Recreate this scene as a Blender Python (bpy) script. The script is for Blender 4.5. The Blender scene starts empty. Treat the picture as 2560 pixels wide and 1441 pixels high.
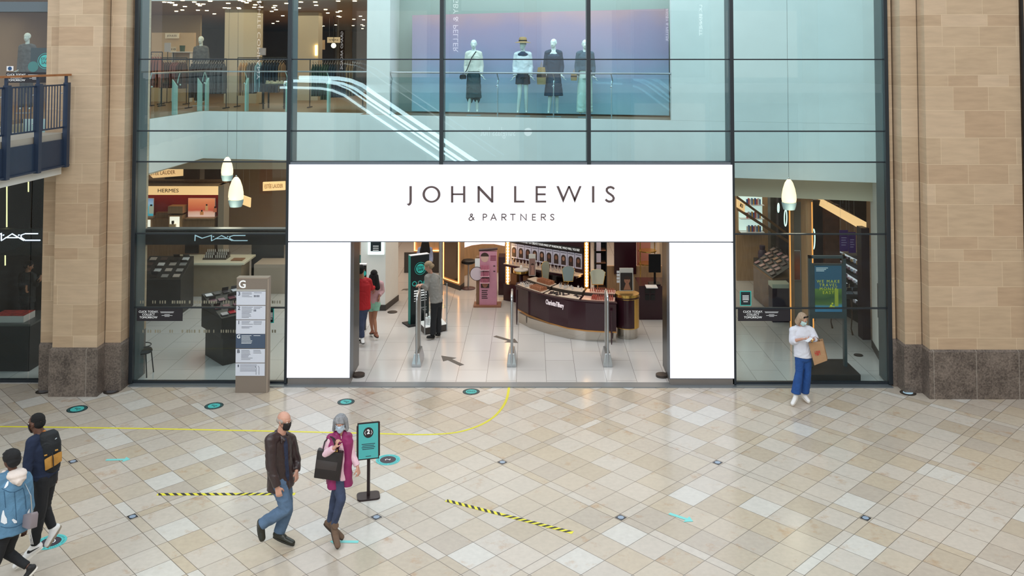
import bpy, bmesh, math, random
from mathutils import Vector, Matrix, Euler, noise
C = bpy.context.scene.collection
SC = bpy.context.scene
R = random.Random(7)

# ---------------------------------------------------------------- camera
CAMLOC = Vector((0.0, -18.5221, 6.6466)); F = 2237.87; CX, CY = 1319.17, 56.14
YAW, PITCH, ROLL = -0.0031, 0.0397, 0.0003
cp, sp_, cyw, syw = math.cos(PITCH), math.sin(PITCH), math.cos(YAW), math.sin(YAW)
FW = Vector((syw*cp, cyw*cp, sp_)); RT0 = Vector((cyw, -syw, 0)); UP0 = RT0.cross(FW)
RT = RT0*math.cos(ROLL)+UP0*math.sin(ROLL); UPV = -RT0*math.sin(ROLL)+UP0*math.cos(ROLL)
cd = bpy.data.cameras.new('camera'); cam = bpy.data.objects.new('camera', cd); C.objects.link(cam)
M3 = Matrix((RT, UPV, -FW)).transposed()
cam.matrix_world = Matrix.Translation(CAMLOC) @ M3.to_4x4()
cd.sensor_width = 36; cd.lens = F/2560*36
cd.shift_x = (1280-CX)/2560; cd.shift_y = (CY-720.5)/2560
cd.clip_end = 200
SC.camera = cam

# ---------------------------------------------------------------- world, sun, exposure
w = bpy.data.worlds.new('daylight'); SC.world = w; w.use_nodes = True
bg = w.node_tree.nodes['Background']; bg.inputs[0].default_value = (0.84, 0.93, 1.0, 1); bg.inputs[1].default_value = 1.0
SC.view_settings.view_transform = 'Standard'; SC.view_settings.look = 'None'
SC.view_settings.exposure = 0.12; SC.view_settings.gamma = 1.0; SC.view_settings.use_curve_mapping = False
SC.cycles.max_bounces = 8; SC.cycles.diffuse_bounces = 3; SC.cycles.glossy_bounces = 3
SC.cycles.transparent_max_bounces = 16; SC.cycles.transmission_bounces = 4
SC.cycles.caustics_reflective = False; SC.cycles.caustics_refractive = False
SC.cycles.sample_clamp_indirect = 4.0
def area_light(name, loc, rot, sx, sy, power, col):
    l = bpy.data.lights.new(name, 'AREA'); l.shape = 'RECTANGLE'; l.size = sx; l.size_y = sy
    l.energy = power; l.color = col
    o = bpy.data.objects.new(name, l); C.objects.link(o); o.location = loc; o.rotation_euler = rot
    return o
D2R = math.radians
# the glazed roof of the arcade: daylight from above and a little from the left
area_light('rooflight', (-3, -19, 14.5), (D2R(38), 0, 0), 30, 8, 2300, (1.0, 0.97, 0.93))
# the shop's own ceiling lighting, ground floor and first floor
area_light('shop_ceiling_light', (-1.5, 4.2, 3.75), (0, 0, 0), 12, 3.0, 125, (1.0, 0.87, 0.74))
area_light('shop_ceiling_light', (0.0, 9.5, 3.45), (0, 0, 0), 18, 7, 420, (1.0, 0.80, 0.62))
area_light('shop_ceiling_light', (-8, 14, 8.1), (0, 0, 0), 7, 15, 330, (1.0, 0.75, 0.52))
area_light('shop_ceiling_light', (-14.4, 7, 8.1), (0, 0, 0), 4, 9, 110, (1.0, 0.84, 0.66))
area_light('atrium_fill_light', (1.5, 2.0, 11.0), (0, 0, 0), 11, 3.0, 480, (0.93, 0.97, 1.0))  # unseen cool fill lamp, added to brighten the white atrium walls
area_light('atrium_fill_light', (-6.5, 2.6, 11.0), (0, 0, 0), 4.5, 4.0, 170, (0.95, 0.97, 1.0))  # second added fill lamp, over the left part of the void

# ---------------------------------------------------------------- helpers
def ray(px, py):
    return (FW + RT*((px-CX)/F) + UPV*((CY-py)/F))
def P(px, py, Y):                       # the world point of the plane y = Y seen at a photograph pixel
    d = ray(px, py); t = (Y-CAMLOC.y)/d.y
    return CAMLOC + d*t
def G(px, py, z=0.0):                   # the same on a horizontal plane
    d = ray(px, py); t = (z-CAMLOC.z)/d.z
    return CAMLOC + d*t
def X(px, Y, z=1.0):
    v = P(px, 500, Y); return v.x
def Zz(py, Y, px=1319):
    return P(px, py, Y).z
def lin(c):
    if isinstance(c, str):
        c = tuple(int(c[i:i+2], 16)/255 for i in (0, 2, 4))
    return tuple((v/12.92 if v <= 0.04045 else ((v+0.055)/1.055)**2.4) for v in c[:3])
MATS = {}
def mat(name, col='808080', rough=0.5, metal=0.0, emis=0.0, ecol=None, var=0.0, vscale=8.0, bump=0.0, bscale=60.0, spec=0.5, stretch=None, alpha=None):
    if name in MATS: return MATS[name]
    m = bpy.data.materials.new(name); m.use_nodes = True; MATS[name] = m
    nt = m.node_tree; b = nt.nodes['Principled BSDF']
    c = lin(col); b.inputs['Base Color'].default_value = (*c, 1)
    b.inputs['Roughness'].default_value = rough; b.inputs['Metallic'].default_value = metal
    b.inputs['Specular IOR Level'].default_value = spec
    if emis:
        b.inputs['Emission Color'].default_value = (*lin(ecol or col), 1); b.inputs['Emission Strength'].default_value = emis
    if var or bump:
        tc = nt.nodes.new('ShaderNodeTexCoord'); src = tc.outputs['Object']
        if stretch:
            mp = nt.nodes.new('ShaderNodeMapping'); mp.inputs['Scale'].default_value = stretch
            nt.links.new(src, mp.inputs[0]); src = mp.outputs[0]
    if var:
        n = nt.nodes.new('ShaderNodeTexNoise'); n.inputs['Scale'].default_value = vscale; n.inputs['Detail'].default_value = 4
        nt.links.new(src, n.inputs['Vector'])
        mx = nt.nodes.new('ShaderNodeMixRGB'); mx.inputs[1].default_value = (*[v*(1-var) for v in c], 1)
        mx.inputs[2].default_value = (*[min(1, v*(1+var)) for v in c], 1)
        cr = nt.nodes.new('ShaderNodeMapRange'); cr.inputs[1].default_value = 0.3; cr.inputs[2].default_value = 0.7
        nt.links.new(n.outputs[0], cr.inputs[0]); nt.links.new(cr.outputs[0], mx.inputs[0]); nt.links.new(mx.outputs[0], b.inputs['Base Color'])
    if bump:
        n2 = nt.nodes.new('ShaderNodeTexNoise'); n2.inputs['Scale'].default_value = bscale; n2.inputs['Detail'].default_value = 3
        nt.links.new(src, n2.inputs['Vector'])
        bp = nt.nodes.new('ShaderNodeBump'); bp.inputs['Strength'].default_value = bump; bp.inputs['Distance'].default_value = 0.01
        nt.links.new(n2.outputs[0], bp.inputs['Height']); nt.links.new(bp.outputs[0], b.inputs['Normal'])
    return m
def glass(name, tint, refl, rough=0.0, rcol=(1, 1, 1)):
    if name in MATS: return MATS[name]
    m = bpy.data.materials.new(name); m.use_nodes = True; MATS[name] = m; nt = m.node_tree
    for n in list(nt.nodes): nt.nodes.remove(n)
    o = nt.nodes.new('ShaderNodeOutputMaterial'); t = nt.nodes.new('ShaderNodeBsdfTransparent'); g = nt.nodes.new('ShaderNodeBsdfGlossy')
    mx = nt.nodes.new('ShaderNodeMixShader'); lw = nt.nodes.new('ShaderNodeLayerWeight'); lw.inputs[0].default_value = refl
    t.inputs[0].default_value = (*tint, 1); g.inputs[0].default_value = (*rcol, 1); g.inputs['Roughness'].default_value = rough
    ge = nt.nodes.new('ShaderNodeNewGeometry'); iv = nt.nodes.new('ShaderNodeMath'); iv.operation = 'SUBTRACT'; iv.inputs[0].default_value = 1; nt.links.new(ge.outputs['Backfacing'], iv.inputs[1])
    fm = nt.nodes.new('ShaderNodeMath'); fm.operation = 'MULTIPLY'; nt.links.new(lw.outputs['Fresnel'], fm.inputs[0]); nt.links.new(iv.outputs[0], fm.inputs[1])
    nt.links.new(fm.outputs[0], mx.inputs[0]); nt.links.new(t.outputs[0], mx.inputs[1]); nt.links.new(g.outputs[0], mx.inputs[2])
    nt.links.new(mx.outputs[0], o.inputs[0]); return m

class MB:
    def __init__(s): s.v = []; s.f = []; s.m = []; s.mi = 0
    def add(s, vs, fs):
        k = len(s.v); s.v += [Vector(v) for v in vs]; s.f += [tuple(i+k for i in f) for f in fs]; s.m += [s.mi]*len(fs); return s
    def box(s, x0, x1, y0, y1, z0, z1, M=None):
        vs = [Vector((x, y, z)) for z in (z0, z1) for y in (y0, y1) for x in (x0, x1)]
        if M is not None: vs = [M @ v for v in vs]
        return s.add(vs, [(0, 2, 3, 1), (4, 5, 7, 6), (0, 1, 5, 4), (2, 6, 7, 3), (0, 4, 6, 2), (1, 3, 7, 5)])
    def prism(s, pts, d, M=None):      # pts: 3D polygon, d: offset vector
        n = len(pts); a = [Vector(p) for p in pts]; b = [p+Vector(d) for p in a]
        if M is not None: a = [M @ v for v in a]; b = [M @ v for v in b]
        return s.add(a+b, [tuple(range(n))[::-1], tuple(range(n, 2*n))]+[(i, (i+1) % n, (i+1) % n+n, i+n) for i in range(n)])
    def poly(s, pts): return s.add(pts, [tuple(range(len(pts)))])
    def tube(s, pts, r, n=10, cap=True, closed=False):
        pts = [Vector(p) for p in pts]; rs = r if isinstance(r, (list, tuple)) else [r]*len(pts)
        k = len(s.v); N = len(pts); fs = []; vs = []
        prev = None
        for i, p in enumerate(pts):
            a = pts[i-1] if (i > 0 or closed) else p; b = pts[(i+1) % N] if (i < N-1 or closed) else p
            d = (b-a).normalized() if (b-a).length > 1e-9 else Vector((0, 0, 1))
            if prev is None: u = d.orthogonal().normalized()
            else:
                u = prev-d*prev.dot(d); u = u.normalized() if u.length > 1e-6 else d.orthogonal().normalized()
            prev = u; w_ = d.cross(u)
            for j in range(n):
                t = 2*math.pi*j/n; vs.append(p+(u*math.cos(t)+w_*math.sin(t))*rs[i])
        for i in range(N if closed else N-1):
            for j in range(n):
                a = i*n+j; b = i*n+(j+1) % n; c = ((i+1) % N)*n+(j+1) % n; d_ = ((i+1) % N)*n+j
                fs.append((a, b, c, d_))
        if cap and not closed:
            fs.append(tuple(range(n))[::-1]); fs.append(tuple(range((N-1)*n, N*n)))
        return s.add(vs, fs)
    def cyl(s, x, y, z0, z1, r, n=20, r2=None): return s.tube([(x, y, z0), (x, y, z1)], [r, r if r2 is None else r2], n)
    def lathe(s, prof, c=(0, 0, 0), n=24, sx=1, sy=1):   # prof: (r, z)
        vs = []; fs = []
        for r, z in prof:
            for j in range(n):
                t = 2*math.pi*j/n; vs.append(Vector((c[0]+r*math.cos(t)*sx, c[1]+r*math.sin(t)*sy, c[2]+z)))
        for i in range(len(prof)-1):
            for j in range(n): fs.append((i*n+j, i*n+(j+1) % n, (i+1)*n+(j+1) % n, (i+1)*n+j))
        fs.append(tuple(range(n))[::-1]); fs.append(tuple(range((len(prof)-1)*n, len(prof)*n)))
        return s.add(vs, fs)
    def ball(s, c, r, n=12, M=None):
        rr = r if isinstance(r, (tuple, list)) else (r, r, r); vs = []; fs = []; h = n//2
        for i in range(1, h):
            a = math.pi*i/h
            for j in range(n):
                t = 2*math.pi*j/n; v = Vector((math.sin(a)*math.cos(t)*rr[0], math.sin(a)*math.sin(t)*rr[1], math.cos(a)*rr[2]))
                vs.append(v)
        vs += [Vector((0, 0, rr[2])), Vector((0, 0, -rr[2]))]; T = len(vs)-2; B = T+1
        if M is not None: vs = [M @ v for v in vs]
        vs = [v+Vector(c) for v in vs]
        for i in range(h-2):
            for j in range(n): fs.append((i*n+j, i*n+(j+1) % n, (i+1)*n+(j+1) % n, (i+1)*n+j)[::-1])
        for j in range(n):
            fs.append((T, j, (j+1) % n)); fs.append((B, (h-2)*n+(j+1) % n, (h-2)*n+j))
        return s.add(vs, fs)
    def build(s, name, mats, parent=None, smooth=False, origin=None, bev=0, keep=False):
        me = bpy.data.meshes.new(name)
        if parent is not None: off = wloc(parent)
        elif origin is not None: off = Vector(origin)
        elif keep: off = Vector((0, 0, 0))
        else:
            xs = [v.x for v in s.v]; ys = [v.y for v in s.v]; off = Vector(((min(xs)+max(xs))/2, (min(ys)+max(ys))/2, min(v.z for v in s.v)))
        me.from_pydata([v-off for v in s.v], [], s.f)
        for m in (mats if isinstance(mats, (list, tuple)) else [mats]): me.materials.append(m)
        me.polygons.foreach_set('material_index', s.m)
        bm = bmesh.new(); bm.from_mesh(me)
        bmesh.ops.recalc_face_normals(bm, faces=bm.faces)
        if bev: bmesh.ops.bevel(bm, geom=[e for e in bm.edges if len(e.link_faces) == 2 and e.calc_face_angle(0) > 0.6], offset=bev, segments=2, profile=0.6, affect='EDGES')
        bm.to_mesh(me); bm.free()
        if smooth:
            me.polygons.foreach_set('use_smooth', [True]*len(me.polygons))
            try: me.set_sharp_from_angle(angle=D2R(40))
            except Exception: pass
        me.update()
        o = bpy.data.objects.new(name, me); C.objects.link(o)
        if parent is not None: o.parent = parent
        else: o.location = off
        return o
def wloc(o):
    v = Vector((0, 0, 0))
    while o is not None: v = v+o.location; o = o.parent
    return v
def tag(o, label=None, cat=None, group=None, kind=None):
    if label: o['label'] = label
    if cat: o['category'] = cat
    if group: o['group'] = group
    if kind: o['kind'] = kind
    return o
def empty(name, loc=(0, 0, 0), label=None, cat=None, group=None, rz=0):
    o = bpy.data.objects.new(name, None); C.objects.link(o); o.location = loc; o.rotation_euler = (0, 0, rz); o.empty_display_size = 0.1
    return tag(o, label, cat, group)
def struct(o): o['kind'] = 'structure'; return o
KIDS = {}
def copy_tree(o, loc=None, rz=None, label=None, group=None, parent=None, scale=None, ob_mat=None):
    c = o.copy(); C.objects.link(c); c.parent = parent
    if loc is not None: c.location = loc
    if rz is not None: c.rotation_euler = (0, 0, rz)
    if scale: c.scale = scale
    if label: c['label'] = label
    if group: c['group'] = group
    for ch in list(o.children): copy_tree(ch, parent=c)
    return c
def box(name, m, x0, x1, y0, y1, z0, z1, parent=None, bev=0, M=None):
    return MB().box(x0, x1, y0, y1, z0, z1, M).build(name, m, parent, bev=bev)
def text(s, size, mt, parent, at, face='-Y', align='CENTER', name='lettering', ext=0.004, space=1.0, wid=None, lines=0.9, M=None, bold=0.0):
    """built-in lettering turned to a mesh; face: the way the text looks"""
    cu = bpy.data.curves.new('t', 'FONT'); cu.body = s; cu.size = size; cu.align_x = align; cu.align_y = 'CENTER'
    cu.extrude = ext; cu.space_character = space; cu.space_line = lines; cu.resolution_u = 3; cu.offset = bold
    to = bpy.data.objects.new('t', cu); C.objects.link(to)
    dg = bpy.context.evaluated_depsgraph_get(); me = bpy.data.meshes.new_from_object(to.evaluated_get(dg))
    bpy.data.objects.remove(to); bpy.data.curves.remove(cu)
    if wid:
        xs = [v.co.x for v in me.vertices]; k = wid/max(1e-6, max(xs)-min(xs))
        for v in me.vertices: v.co.x *= k
    rot = {'-Y': Matrix.Rotation(math.pi/2, 4, 'X'), '+Y': Matrix.Rotation(math.pi, 4, 'Z') @ Matrix.Rotation(math.pi/2, 4, 'X'), 'UP': Matrix.Identity(4)}
    T = M if M is not None else rot[face]
    me.transform(T); me.materials.clear(); me.materials.append(mt)
    o = bpy.data.objects.new(name, me); C.objects.link(o)
    if parent is not None: o.parent = parent; o.location = Vector(at)-wloc(parent)
    else: o.location = at
    return o
def frameM(o, xa, ya):                  # matrix with x axis xa, y axis ya, origin o
    xa = Vector(xa).normalized(); ya = Vector(ya); ya = (ya-xa*ya.dot(xa)).normalized(); za = xa.cross(ya)
    return Matrix.Translation(Vector(o)) @ Matrix((xa, ya, za)).transposed().to_4x4()
# ---------------------------------------------------------------- shared materials
M_frame = mat('dark_frame_metal', '2A3138', 0.4, 0.3)
M_fin = mat('fin_grey_metal', '5E6668', 0.5, 0.2)
M_glass = glass('shopfront_glass', (0.855, 0.965, 0.985), 0.43)
M_rail_glass = glass('rail_glass', (0.90, 0.97, 0.97), 0.2)
M_glass_low = glass('shopfront_glass_lower', (0.83, 0.90, 0.905), 0.30)
M_white_wall = mat('white_wall', 'E4E6E3', 0.6, var=0.02, vscale=3)
M_beige_wall = mat('beige_bulkhead', 'DACDB6', 0.7)
M_black = mat('black_gloss', '121114', 0.35, spec=.25)
M_blackm = mat('black_matt', '1A1A1C', 0.6)
M_steel = mat('brushed_steel', 'B9BEC2', 0.28, 0.9)
M_white = mat('white_plastic', 'ECECEE', 0.4)
M_whitetxt = mat('white_lettering', 'E9EEF0', 0.5, emis=0.25, ecol='FFFFFF')
M_teal = mat('teal_print', '35B8B0', 0.45)
M_lit = mat('lightbox_white', '8C8C92', 0.5, emis=.80, ecol='FAF9FF')

# ---------------------------------------------------------------- stone with irregular courses
def nodes_sum(nt, outs):
    a = outs[0]
    for b in outs[1:]:
        n = nt.nodes.new('ShaderNodeMath'); n.operation = 'ADD'; nt.links.new(a, n.inputs[0]); nt.links.new(b, n.inputs[1]); a = n.outputs[0]
    return a
def mth(nt, op, a, b=None, c=None):
    n = nt.nodes.new('ShaderNodeMath'); n.operation = op
    for i, v in enumerate((a, b, c)):
        if v is None: continue
        if isinstance(v, (int, float)): n.inputs[i].default_value = v
        else: nt.links.new(v, n.inputs[i])
    return n.outputs[0]
def stone_mat():
    m = bpy.data.materials.new('sandstone_ashlar'); m.use_nodes = True; nt = m.node_tree; b = nt.nodes['Principled BSDF']
    tc = nt.nodes.new('ShaderNodeTexCoord'); sx = nt.nodes.new('ShaderNodeSeparateXYZ')
    geo = nt.nodes.new('ShaderNodeNewGeometry'); nt.links.new(geo.outputs['Position'], sx.inputs[0])
    z = sx.outputs[2]; u = mth(nt, 'ADD', sx.outputs[0], mth(nt, 'MULTIPLY', sx.outputs[1], 0.93))
    zs = [Zz(y, -0.6) for y in (-140, -85, -30, 37, 66, 116, 187, 216, 275, 343, 409, 458, 508, 587, 619, 649, 712, 761, 839)]
    idx = nodes_sum(nt, [mth(nt, 'GREATER_THAN', z, q) for q in zs])
    hl = nodes_sum(nt, [mth(nt, 'COMPARE', z, q, 0.006) for q in zs])
    wn = nt.nodes.new('ShaderNodeTexWhiteNoise'); wn.noise_dimensions = '1D'; nt.links.new(idx, wn.inputs['W'])
    wid = mth(nt, 'ADD', 0.56, mth(nt, 'MULTIPLY', wn.outputs['Value'], 0.36))
    uu = mth(nt, 'DIVIDE', mth(nt, 'ADD', u, mth(nt, 'MULTIPLY', wn.outputs['Value'], 7.3)), wid)
    fr = mth(nt, 'FRACT', uu); bi = mth(nt, 'FLOOR', uu)
    vl = mth(nt, 'LESS_THAN', fr, 0.014)
    line = mth(nt, 'MAXIMUM', hl, vl)
    cb = nt.nodes.new('ShaderNodeCombineXYZ'); nt.links.new(bi, cb.inputs[0]); nt.links.new(idx, cb.inputs[1])
    w2 = nt.nodes.new('ShaderNodeTexWhiteNoise'); w2.noise_dimensions = '3D'; nt.links.new(cb.outputs[0], w2.inputs['Vector'])
    rp = nt.nodes.new('ShaderNodeValToRGB'); e = rp.color_ramp.elements
    e[0].position = 0; e[0].color = (*lin('B59B80'), 1); e[1].position = 1; e[1].color = (*lin('C5AE94'), 1)
    q = rp.color_ramp.elements.new(0.5); q.color = (*lin('BBA489'), 1)
    nt.links.new(w2.outputs['Value'], rp.inputs[0])
    # veining, long and slanting
    mp = nt.nodes.new('ShaderNodeMapping'); mp.inputs['Scale'].default_value = (1.2, 1.2, 7); mp.inputs['Rotation'].default_value = (0, 0.25, 0)
    nt.links.new(geo.outputs['Position'], mp.inputs[0]); ns = nt.nodes.new('ShaderNodeTexNoise'); ns.inputs['Scale'].default_value = 2.0; ns.inputs['Detail'].default_value = 6
    nt.links.new(mp.outputs[0], ns.inputs['Vector'])
    mr = nt.nodes.new('ShaderNodeMapRange'); mr.inputs[1].default_value = 0.3; mr.inputs[2].default_value = 0.7; mr.inputs[3].default_value = 0.91; mr.inputs[4].default_value = 1.06
    nt.links.new(ns.outputs[0], mr.inputs[0])
    mu = nt.nodes.new('ShaderNodeVectorMath'); mu.operation = 'SCALE'; nt.links.new(rp.outputs[0], mu.inputs[0]); nt.links.new(mr.outputs[0], mu.inputs['Scale'])
    mx = nt.nodes.new('ShaderNodeMixRGB'); nt.links.new(mth(nt, 'MULTIPLY', line, 0.6), mx.inputs[0]); nt.links.new(mu.outputs[0], mx.inputs[1]); mx.inputs[2].default_value = (*lin('D6C2A4'), 1)
    nt.links.new(mx.outputs[0], b.inputs['Base Color']); b.inputs['Roughness'].default_value = 0.75
    n3 = nt.nodes.new('ShaderNodeTexNoise'); n3.inputs['Scale'].default_value = 90; nt.links.new(geo.outputs['Position'], n3.inputs['Vector'])
    bp = nt.nodes.new('ShaderNodeBump'); bp.inputs['Strength'].default_value = 0.12; bp.inputs['Distance'].default_value = 0.005
    nt.links.new(n3.outputs[0], bp.inputs['Height']); nt.links.new(bp.outputs[0], b.inputs['Normal'])
    return m
M_stone = stone_mat()
def granite_mat():
    m = bpy.data.materials.new('dark_granite'); m.use_nodes = True; nt = m.node_tree; b = nt.nodes['Principled BSDF']
    geo = nt.nodes.new('ShaderNodeNewGeometry'); sx = nt.nodes.new('ShaderNodeSeparateXYZ'); nt.links.new(geo.outputs['Position'], sx.inputs[0])
    u = mth(nt, 'ADD', sx.outputs[0], mth(nt, 'MULTIPLY', sx.outputs[1], 0.0))
    line = mth(nt, 'LESS_THAN', mth(nt, 'FRACT', mth(nt, 'DIVIDE', mth(nt, 'ADD', u, 0.43), 0.83)), 0.010)
    n1 = nt.nodes.new('ShaderNodeTexNoise'); n1.inputs['Scale'].default_value = 34; n1.inputs['Detail'].default_value = 8; nt.links.new(geo.outputs['Position'], n1.inputs['Vector'])
    n2 = nt.nodes.new('ShaderNodeTexNoise'); n2.inputs['Scale'].default_value = 3.0; n2.inputs['Detail'].default_value = 3; nt.links.new(geo.outputs['Position'], n2.inputs['Vector'])
    rp = nt.nodes.new('ShaderNodeValToRGB'); rp.color_ramp.elements[0].position = 0.35; rp.color_ramp.elements[0].color = (*lin('463E3A'), 1); rp.color_ramp.elements[1].position = 0.68; rp.color_ramp.elements[1].color = (*lin('887C73'), 1)
    nt.links.new(mth(nt, 'ADD', mth(nt, 'MULTIPLY', n1.outputs[0], 0.6), mth(nt, 'MULTIPLY', n2.outputs[0], 0.4)), rp.inputs[0])
    mx = nt.nodes.new('ShaderNodeMixRGB'); nt.links.new(mth(nt, 'MULTIPLY', line, 0.8), mx.inputs[0]); nt.links.new(rp.outputs[0], mx.inputs[1]); mx.inputs[2].default_value = (*lin('A9A39B'), 1)
    nt.links.new(mx.outputs[0], b.inputs['Base Color']); b.inputs['Roughness'].default_value = 0.38
    return m
M_granite = granite_mat()

# ---------------------------------------------------------------- floors
LOX, LOY = -7.5304, -3.531
def mall_floor_mat():
    m = bpy.data.materials.new('limestone_paving'); m.use_nodes = True; nt = m.node_tree; b = nt.nodes['Principled BSDF']
    geo = nt.nodes.new('ShaderNodeNewGeometry'); sx = nt.nodes.new('ShaderNodeSeparateXYZ'); nt.links.new(geo.outputs['Position'], sx.inputs[0])
    x = mth(nt, 'SUBTRACT', sx.outputs[0], LOX); y = mth(nt, 'SUBTRACT', sx.outputs[1], LOY)
    c = math.sqrt(0.5); S = 2.5; bnd = 0.156; t = (S-bnd)/5
    u = mth(nt, 'MULTIPLY', mth(nt, 'ADD', x, y), c); v = mth(nt, 'MULTIPLY', mth(nt, 'SUBTRACT', x, y), c)
    lines = []; ids = []
    for q in (u, v):
        p = mth(nt, 'DIVIDE', mth(nt, 'ADD', q, bnd/2), S); cell = mth(nt, 'FLOOR', p); fr = mth(nt, 'MULTIPLY', mth(nt, 'FRACT', p), S)
        inb = mth(nt, 'LESS_THAN', fr, bnd)
        tt = mth(nt, 'DIVIDE', mth(nt, 'SUBTRACT', fr, bnd), t); ti = mth(nt, 'FLOOR', tt)
        tf = mth(nt, 'MULTIPLY', mth(nt, 'FRACT', tt), t)
        l1 = mth(nt, 'LESS_THAN', tf, 0.008)
        l2 = mth(nt, 'LESS_THAN', fr, 0.009)
        lines.append(mth(nt, 'MAXIMUM', mth(nt, 'MULTIPLY', l1, mth(nt, 'SUBTRACT', 1.0, inb)), l2))
        ids.append(mth(nt, 'ADD', mth(nt, 'MULTIPLY', cell, 7.0), mth(nt, 'MULTIPLY', mth(nt, 'ADD', ti, 1.0), mth(nt, 'SUBTRACT', 1.0, inb))))
    cb = nt.nodes.new('ShaderNodeCombineXYZ'); nt.links.new(ids[0], cb.inputs[0]); nt.links.new(ids[1], cb.inputs[1])
    wn = nt.nodes.new('ShaderNodeTexWhiteNoise'); wn.noise_dimensions = '3D'; nt.links.new(cb.outputs[0], wn.inputs['Vector'])
    rp = nt.nodes.new('ShaderNodeValToRGB'); rp.color_ramp.interpolation = 'CONSTANT'
    cols = ['C0B4A4', 'C5BCB1', 'BFB4A7', 'C6BEB4', 'B8AB99', 'C2B9AE', 'C7BDB1', 'B7AC9F', 'C1B5A4', 'CDC9C2', 'C2B9AE', 'BEB09C']
    e = rp.color_ramp.elements; e[0].color = (*lin(cols[0]), 1); e[1].position = 1/12; e[1].color = (*lin(cols[1]), 1)
    for i in range(2, 12): q = e.new(i/12); q.color = (*lin(cols[i]), 1)
    nt.links.new(wn.outputs['Value'], rp.inputs[0])
    # rust veins within tiles
    off = nt.nodes.new('ShaderNodeVectorMath'); off.operation = 'MULTIPLY_ADD'; nt.links.new(wn.outputs['Color'], off.inputs[0]); off.inputs[1].default_value = (9, 9, 9); nt.links.new(geo.outputs['Position'], off.inputs[2])
    n1 = nt.nodes.new('ShaderNodeTexNoise'); n1.inputs['Scale'].default_value = 2.2; n1.inputs['Detail'].default_value = 7; n1.inputs['Roughness'].default_value = 0.7; nt.links.new(off.outputs[0], n1.inputs['Vector'])
    v1 = nt.nodes.new('ShaderNodeMapRange'); v1.inputs[1].default_value = 0.58; v1.inputs[2].default_value = 0.76; nt.links.new(n1.outputs[0], v1.inputs[0])
    mx1 = nt.nodes.new('ShaderNodeMixRGB'); nt.links.new(mth(nt, 'MULTIPLY', v1.outputs[0], 0.7), mx1.inputs[0]); nt.links.new(rp.outputs[0], mx1.inputs[1]); mx1.inputs[2].default_value = (*lin('AA7E50'), 1)
    n2 = nt.nodes.new('ShaderNodeTexNoise'); n2.inputs['Scale'].default_value = 14; n2.inputs['Detail'].default_value = 5; nt.links.new(off.outputs[0], n2.inputs['Vector'])
    mr = nt.nodes.new('ShaderNodeMapRange'); mr.inputs[1].default_value = 0.3; mr.inputs[2].default_value = 0.7; mr.inputs[3].default_value = 0.94; mr.inputs[4].default_value = 1.04; nt.links.new(n2.outputs[0], mr.inputs[0])
    mu = nt.nodes.new('ShaderNodeVectorMath'); mu.operation = 'SCALE'; nt.links.new(mx1.outputs[0], mu.inputs[0]); nt.links.new(mr.outputs[0], mu.inputs['Scale'])
    ln = mth(nt, 'MAXIMUM', lines[0], lines[1])
    mx = nt.nodes.new('ShaderNodeMixRGB'); nt.links.new(mth(nt, 'MULTIPLY', ln, 0.88), mx.inputs[0]); nt.links.new(mu.outputs[0], mx.inputs[1]); mx.inputs[2].default_value = (*lin('5C544C'), 1)
    nt.links.new(mx.outputs[0], b.inputs['Base Color'])
    rr = nt.nodes.new('ShaderNodeMapRange'); rr.inputs[3].default_value = 0.13; rr.inputs[4].default_value = 0.24; nt.links.new(n2.outputs[0], rr.inputs[0]); nt.links.new(rr.outputs[0], b.inputs['Roughness'])
    b.inputs['Specular IOR Level'].default_value = 0.5
    return m
M_floor = mall_floor_mat()
def shop_floor_mat(name, c1, c2, cm, bw=1.24, bh=0.62, rough=0.16):
    m = bpy.data.materials.new(name); m.use_nodes = True; nt = m.node_tree; b = nt.nodes['Principled BSDF']
    geo = nt.nodes.new('ShaderNodeNewGeometry'); mp = nt.nodes.new('ShaderNodeMapping'); mp.inputs['Rotation'].default_value = (0, 0, math.pi/2); mp.inputs['Location'].default_value = (0.2, 0.29, 0)
    nt.links.new(geo.outputs['Position'], mp.inputs[0])
    br = nt.nodes.new('ShaderNodeTexBrick'); nt.links.new(mp.outputs[0], br.inputs['Vector'])
    br.inputs['Scale'].default_value = 1; br.inputs['Brick Width'].default_value = bw; br.inputs['Row Height'].default_value = bh; br.inputs['Mortar Size'].default_value = 0.004
    br.inputs['Color1'].default_value = (*lin(c1), 1); br.inputs['Color2'].default_value = (*lin(c2), 1); br.inputs['Mortar'].default_value = (*lin(cm), 1)
    br.offset = 0.5; nt.links.new(br.outputs[0], b.inputs['Base Color']); b.inputs['Roughness'].default_value = rough
    return m
M_shopfloor = shop_floor_mat('white_porcelain_floor', 'C2BEBB', 'C8C5C3', '7C7773')
M_upfloor = mat('brown_oak_floor', '8A6446', 0.35, var=0.12, vscale=3, stretch=(0.3, 6, 1))
f = MB(); f.box(-18, 18, -30, -0.02, -0.2, 0.0); struct(f.build('floor', M_floor))
f = MB(); f.box(-12.0, 12.0, 0.0, 34, -0.2, 0.0); struct(f.build('floor_shop', M_shopfloor))

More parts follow.
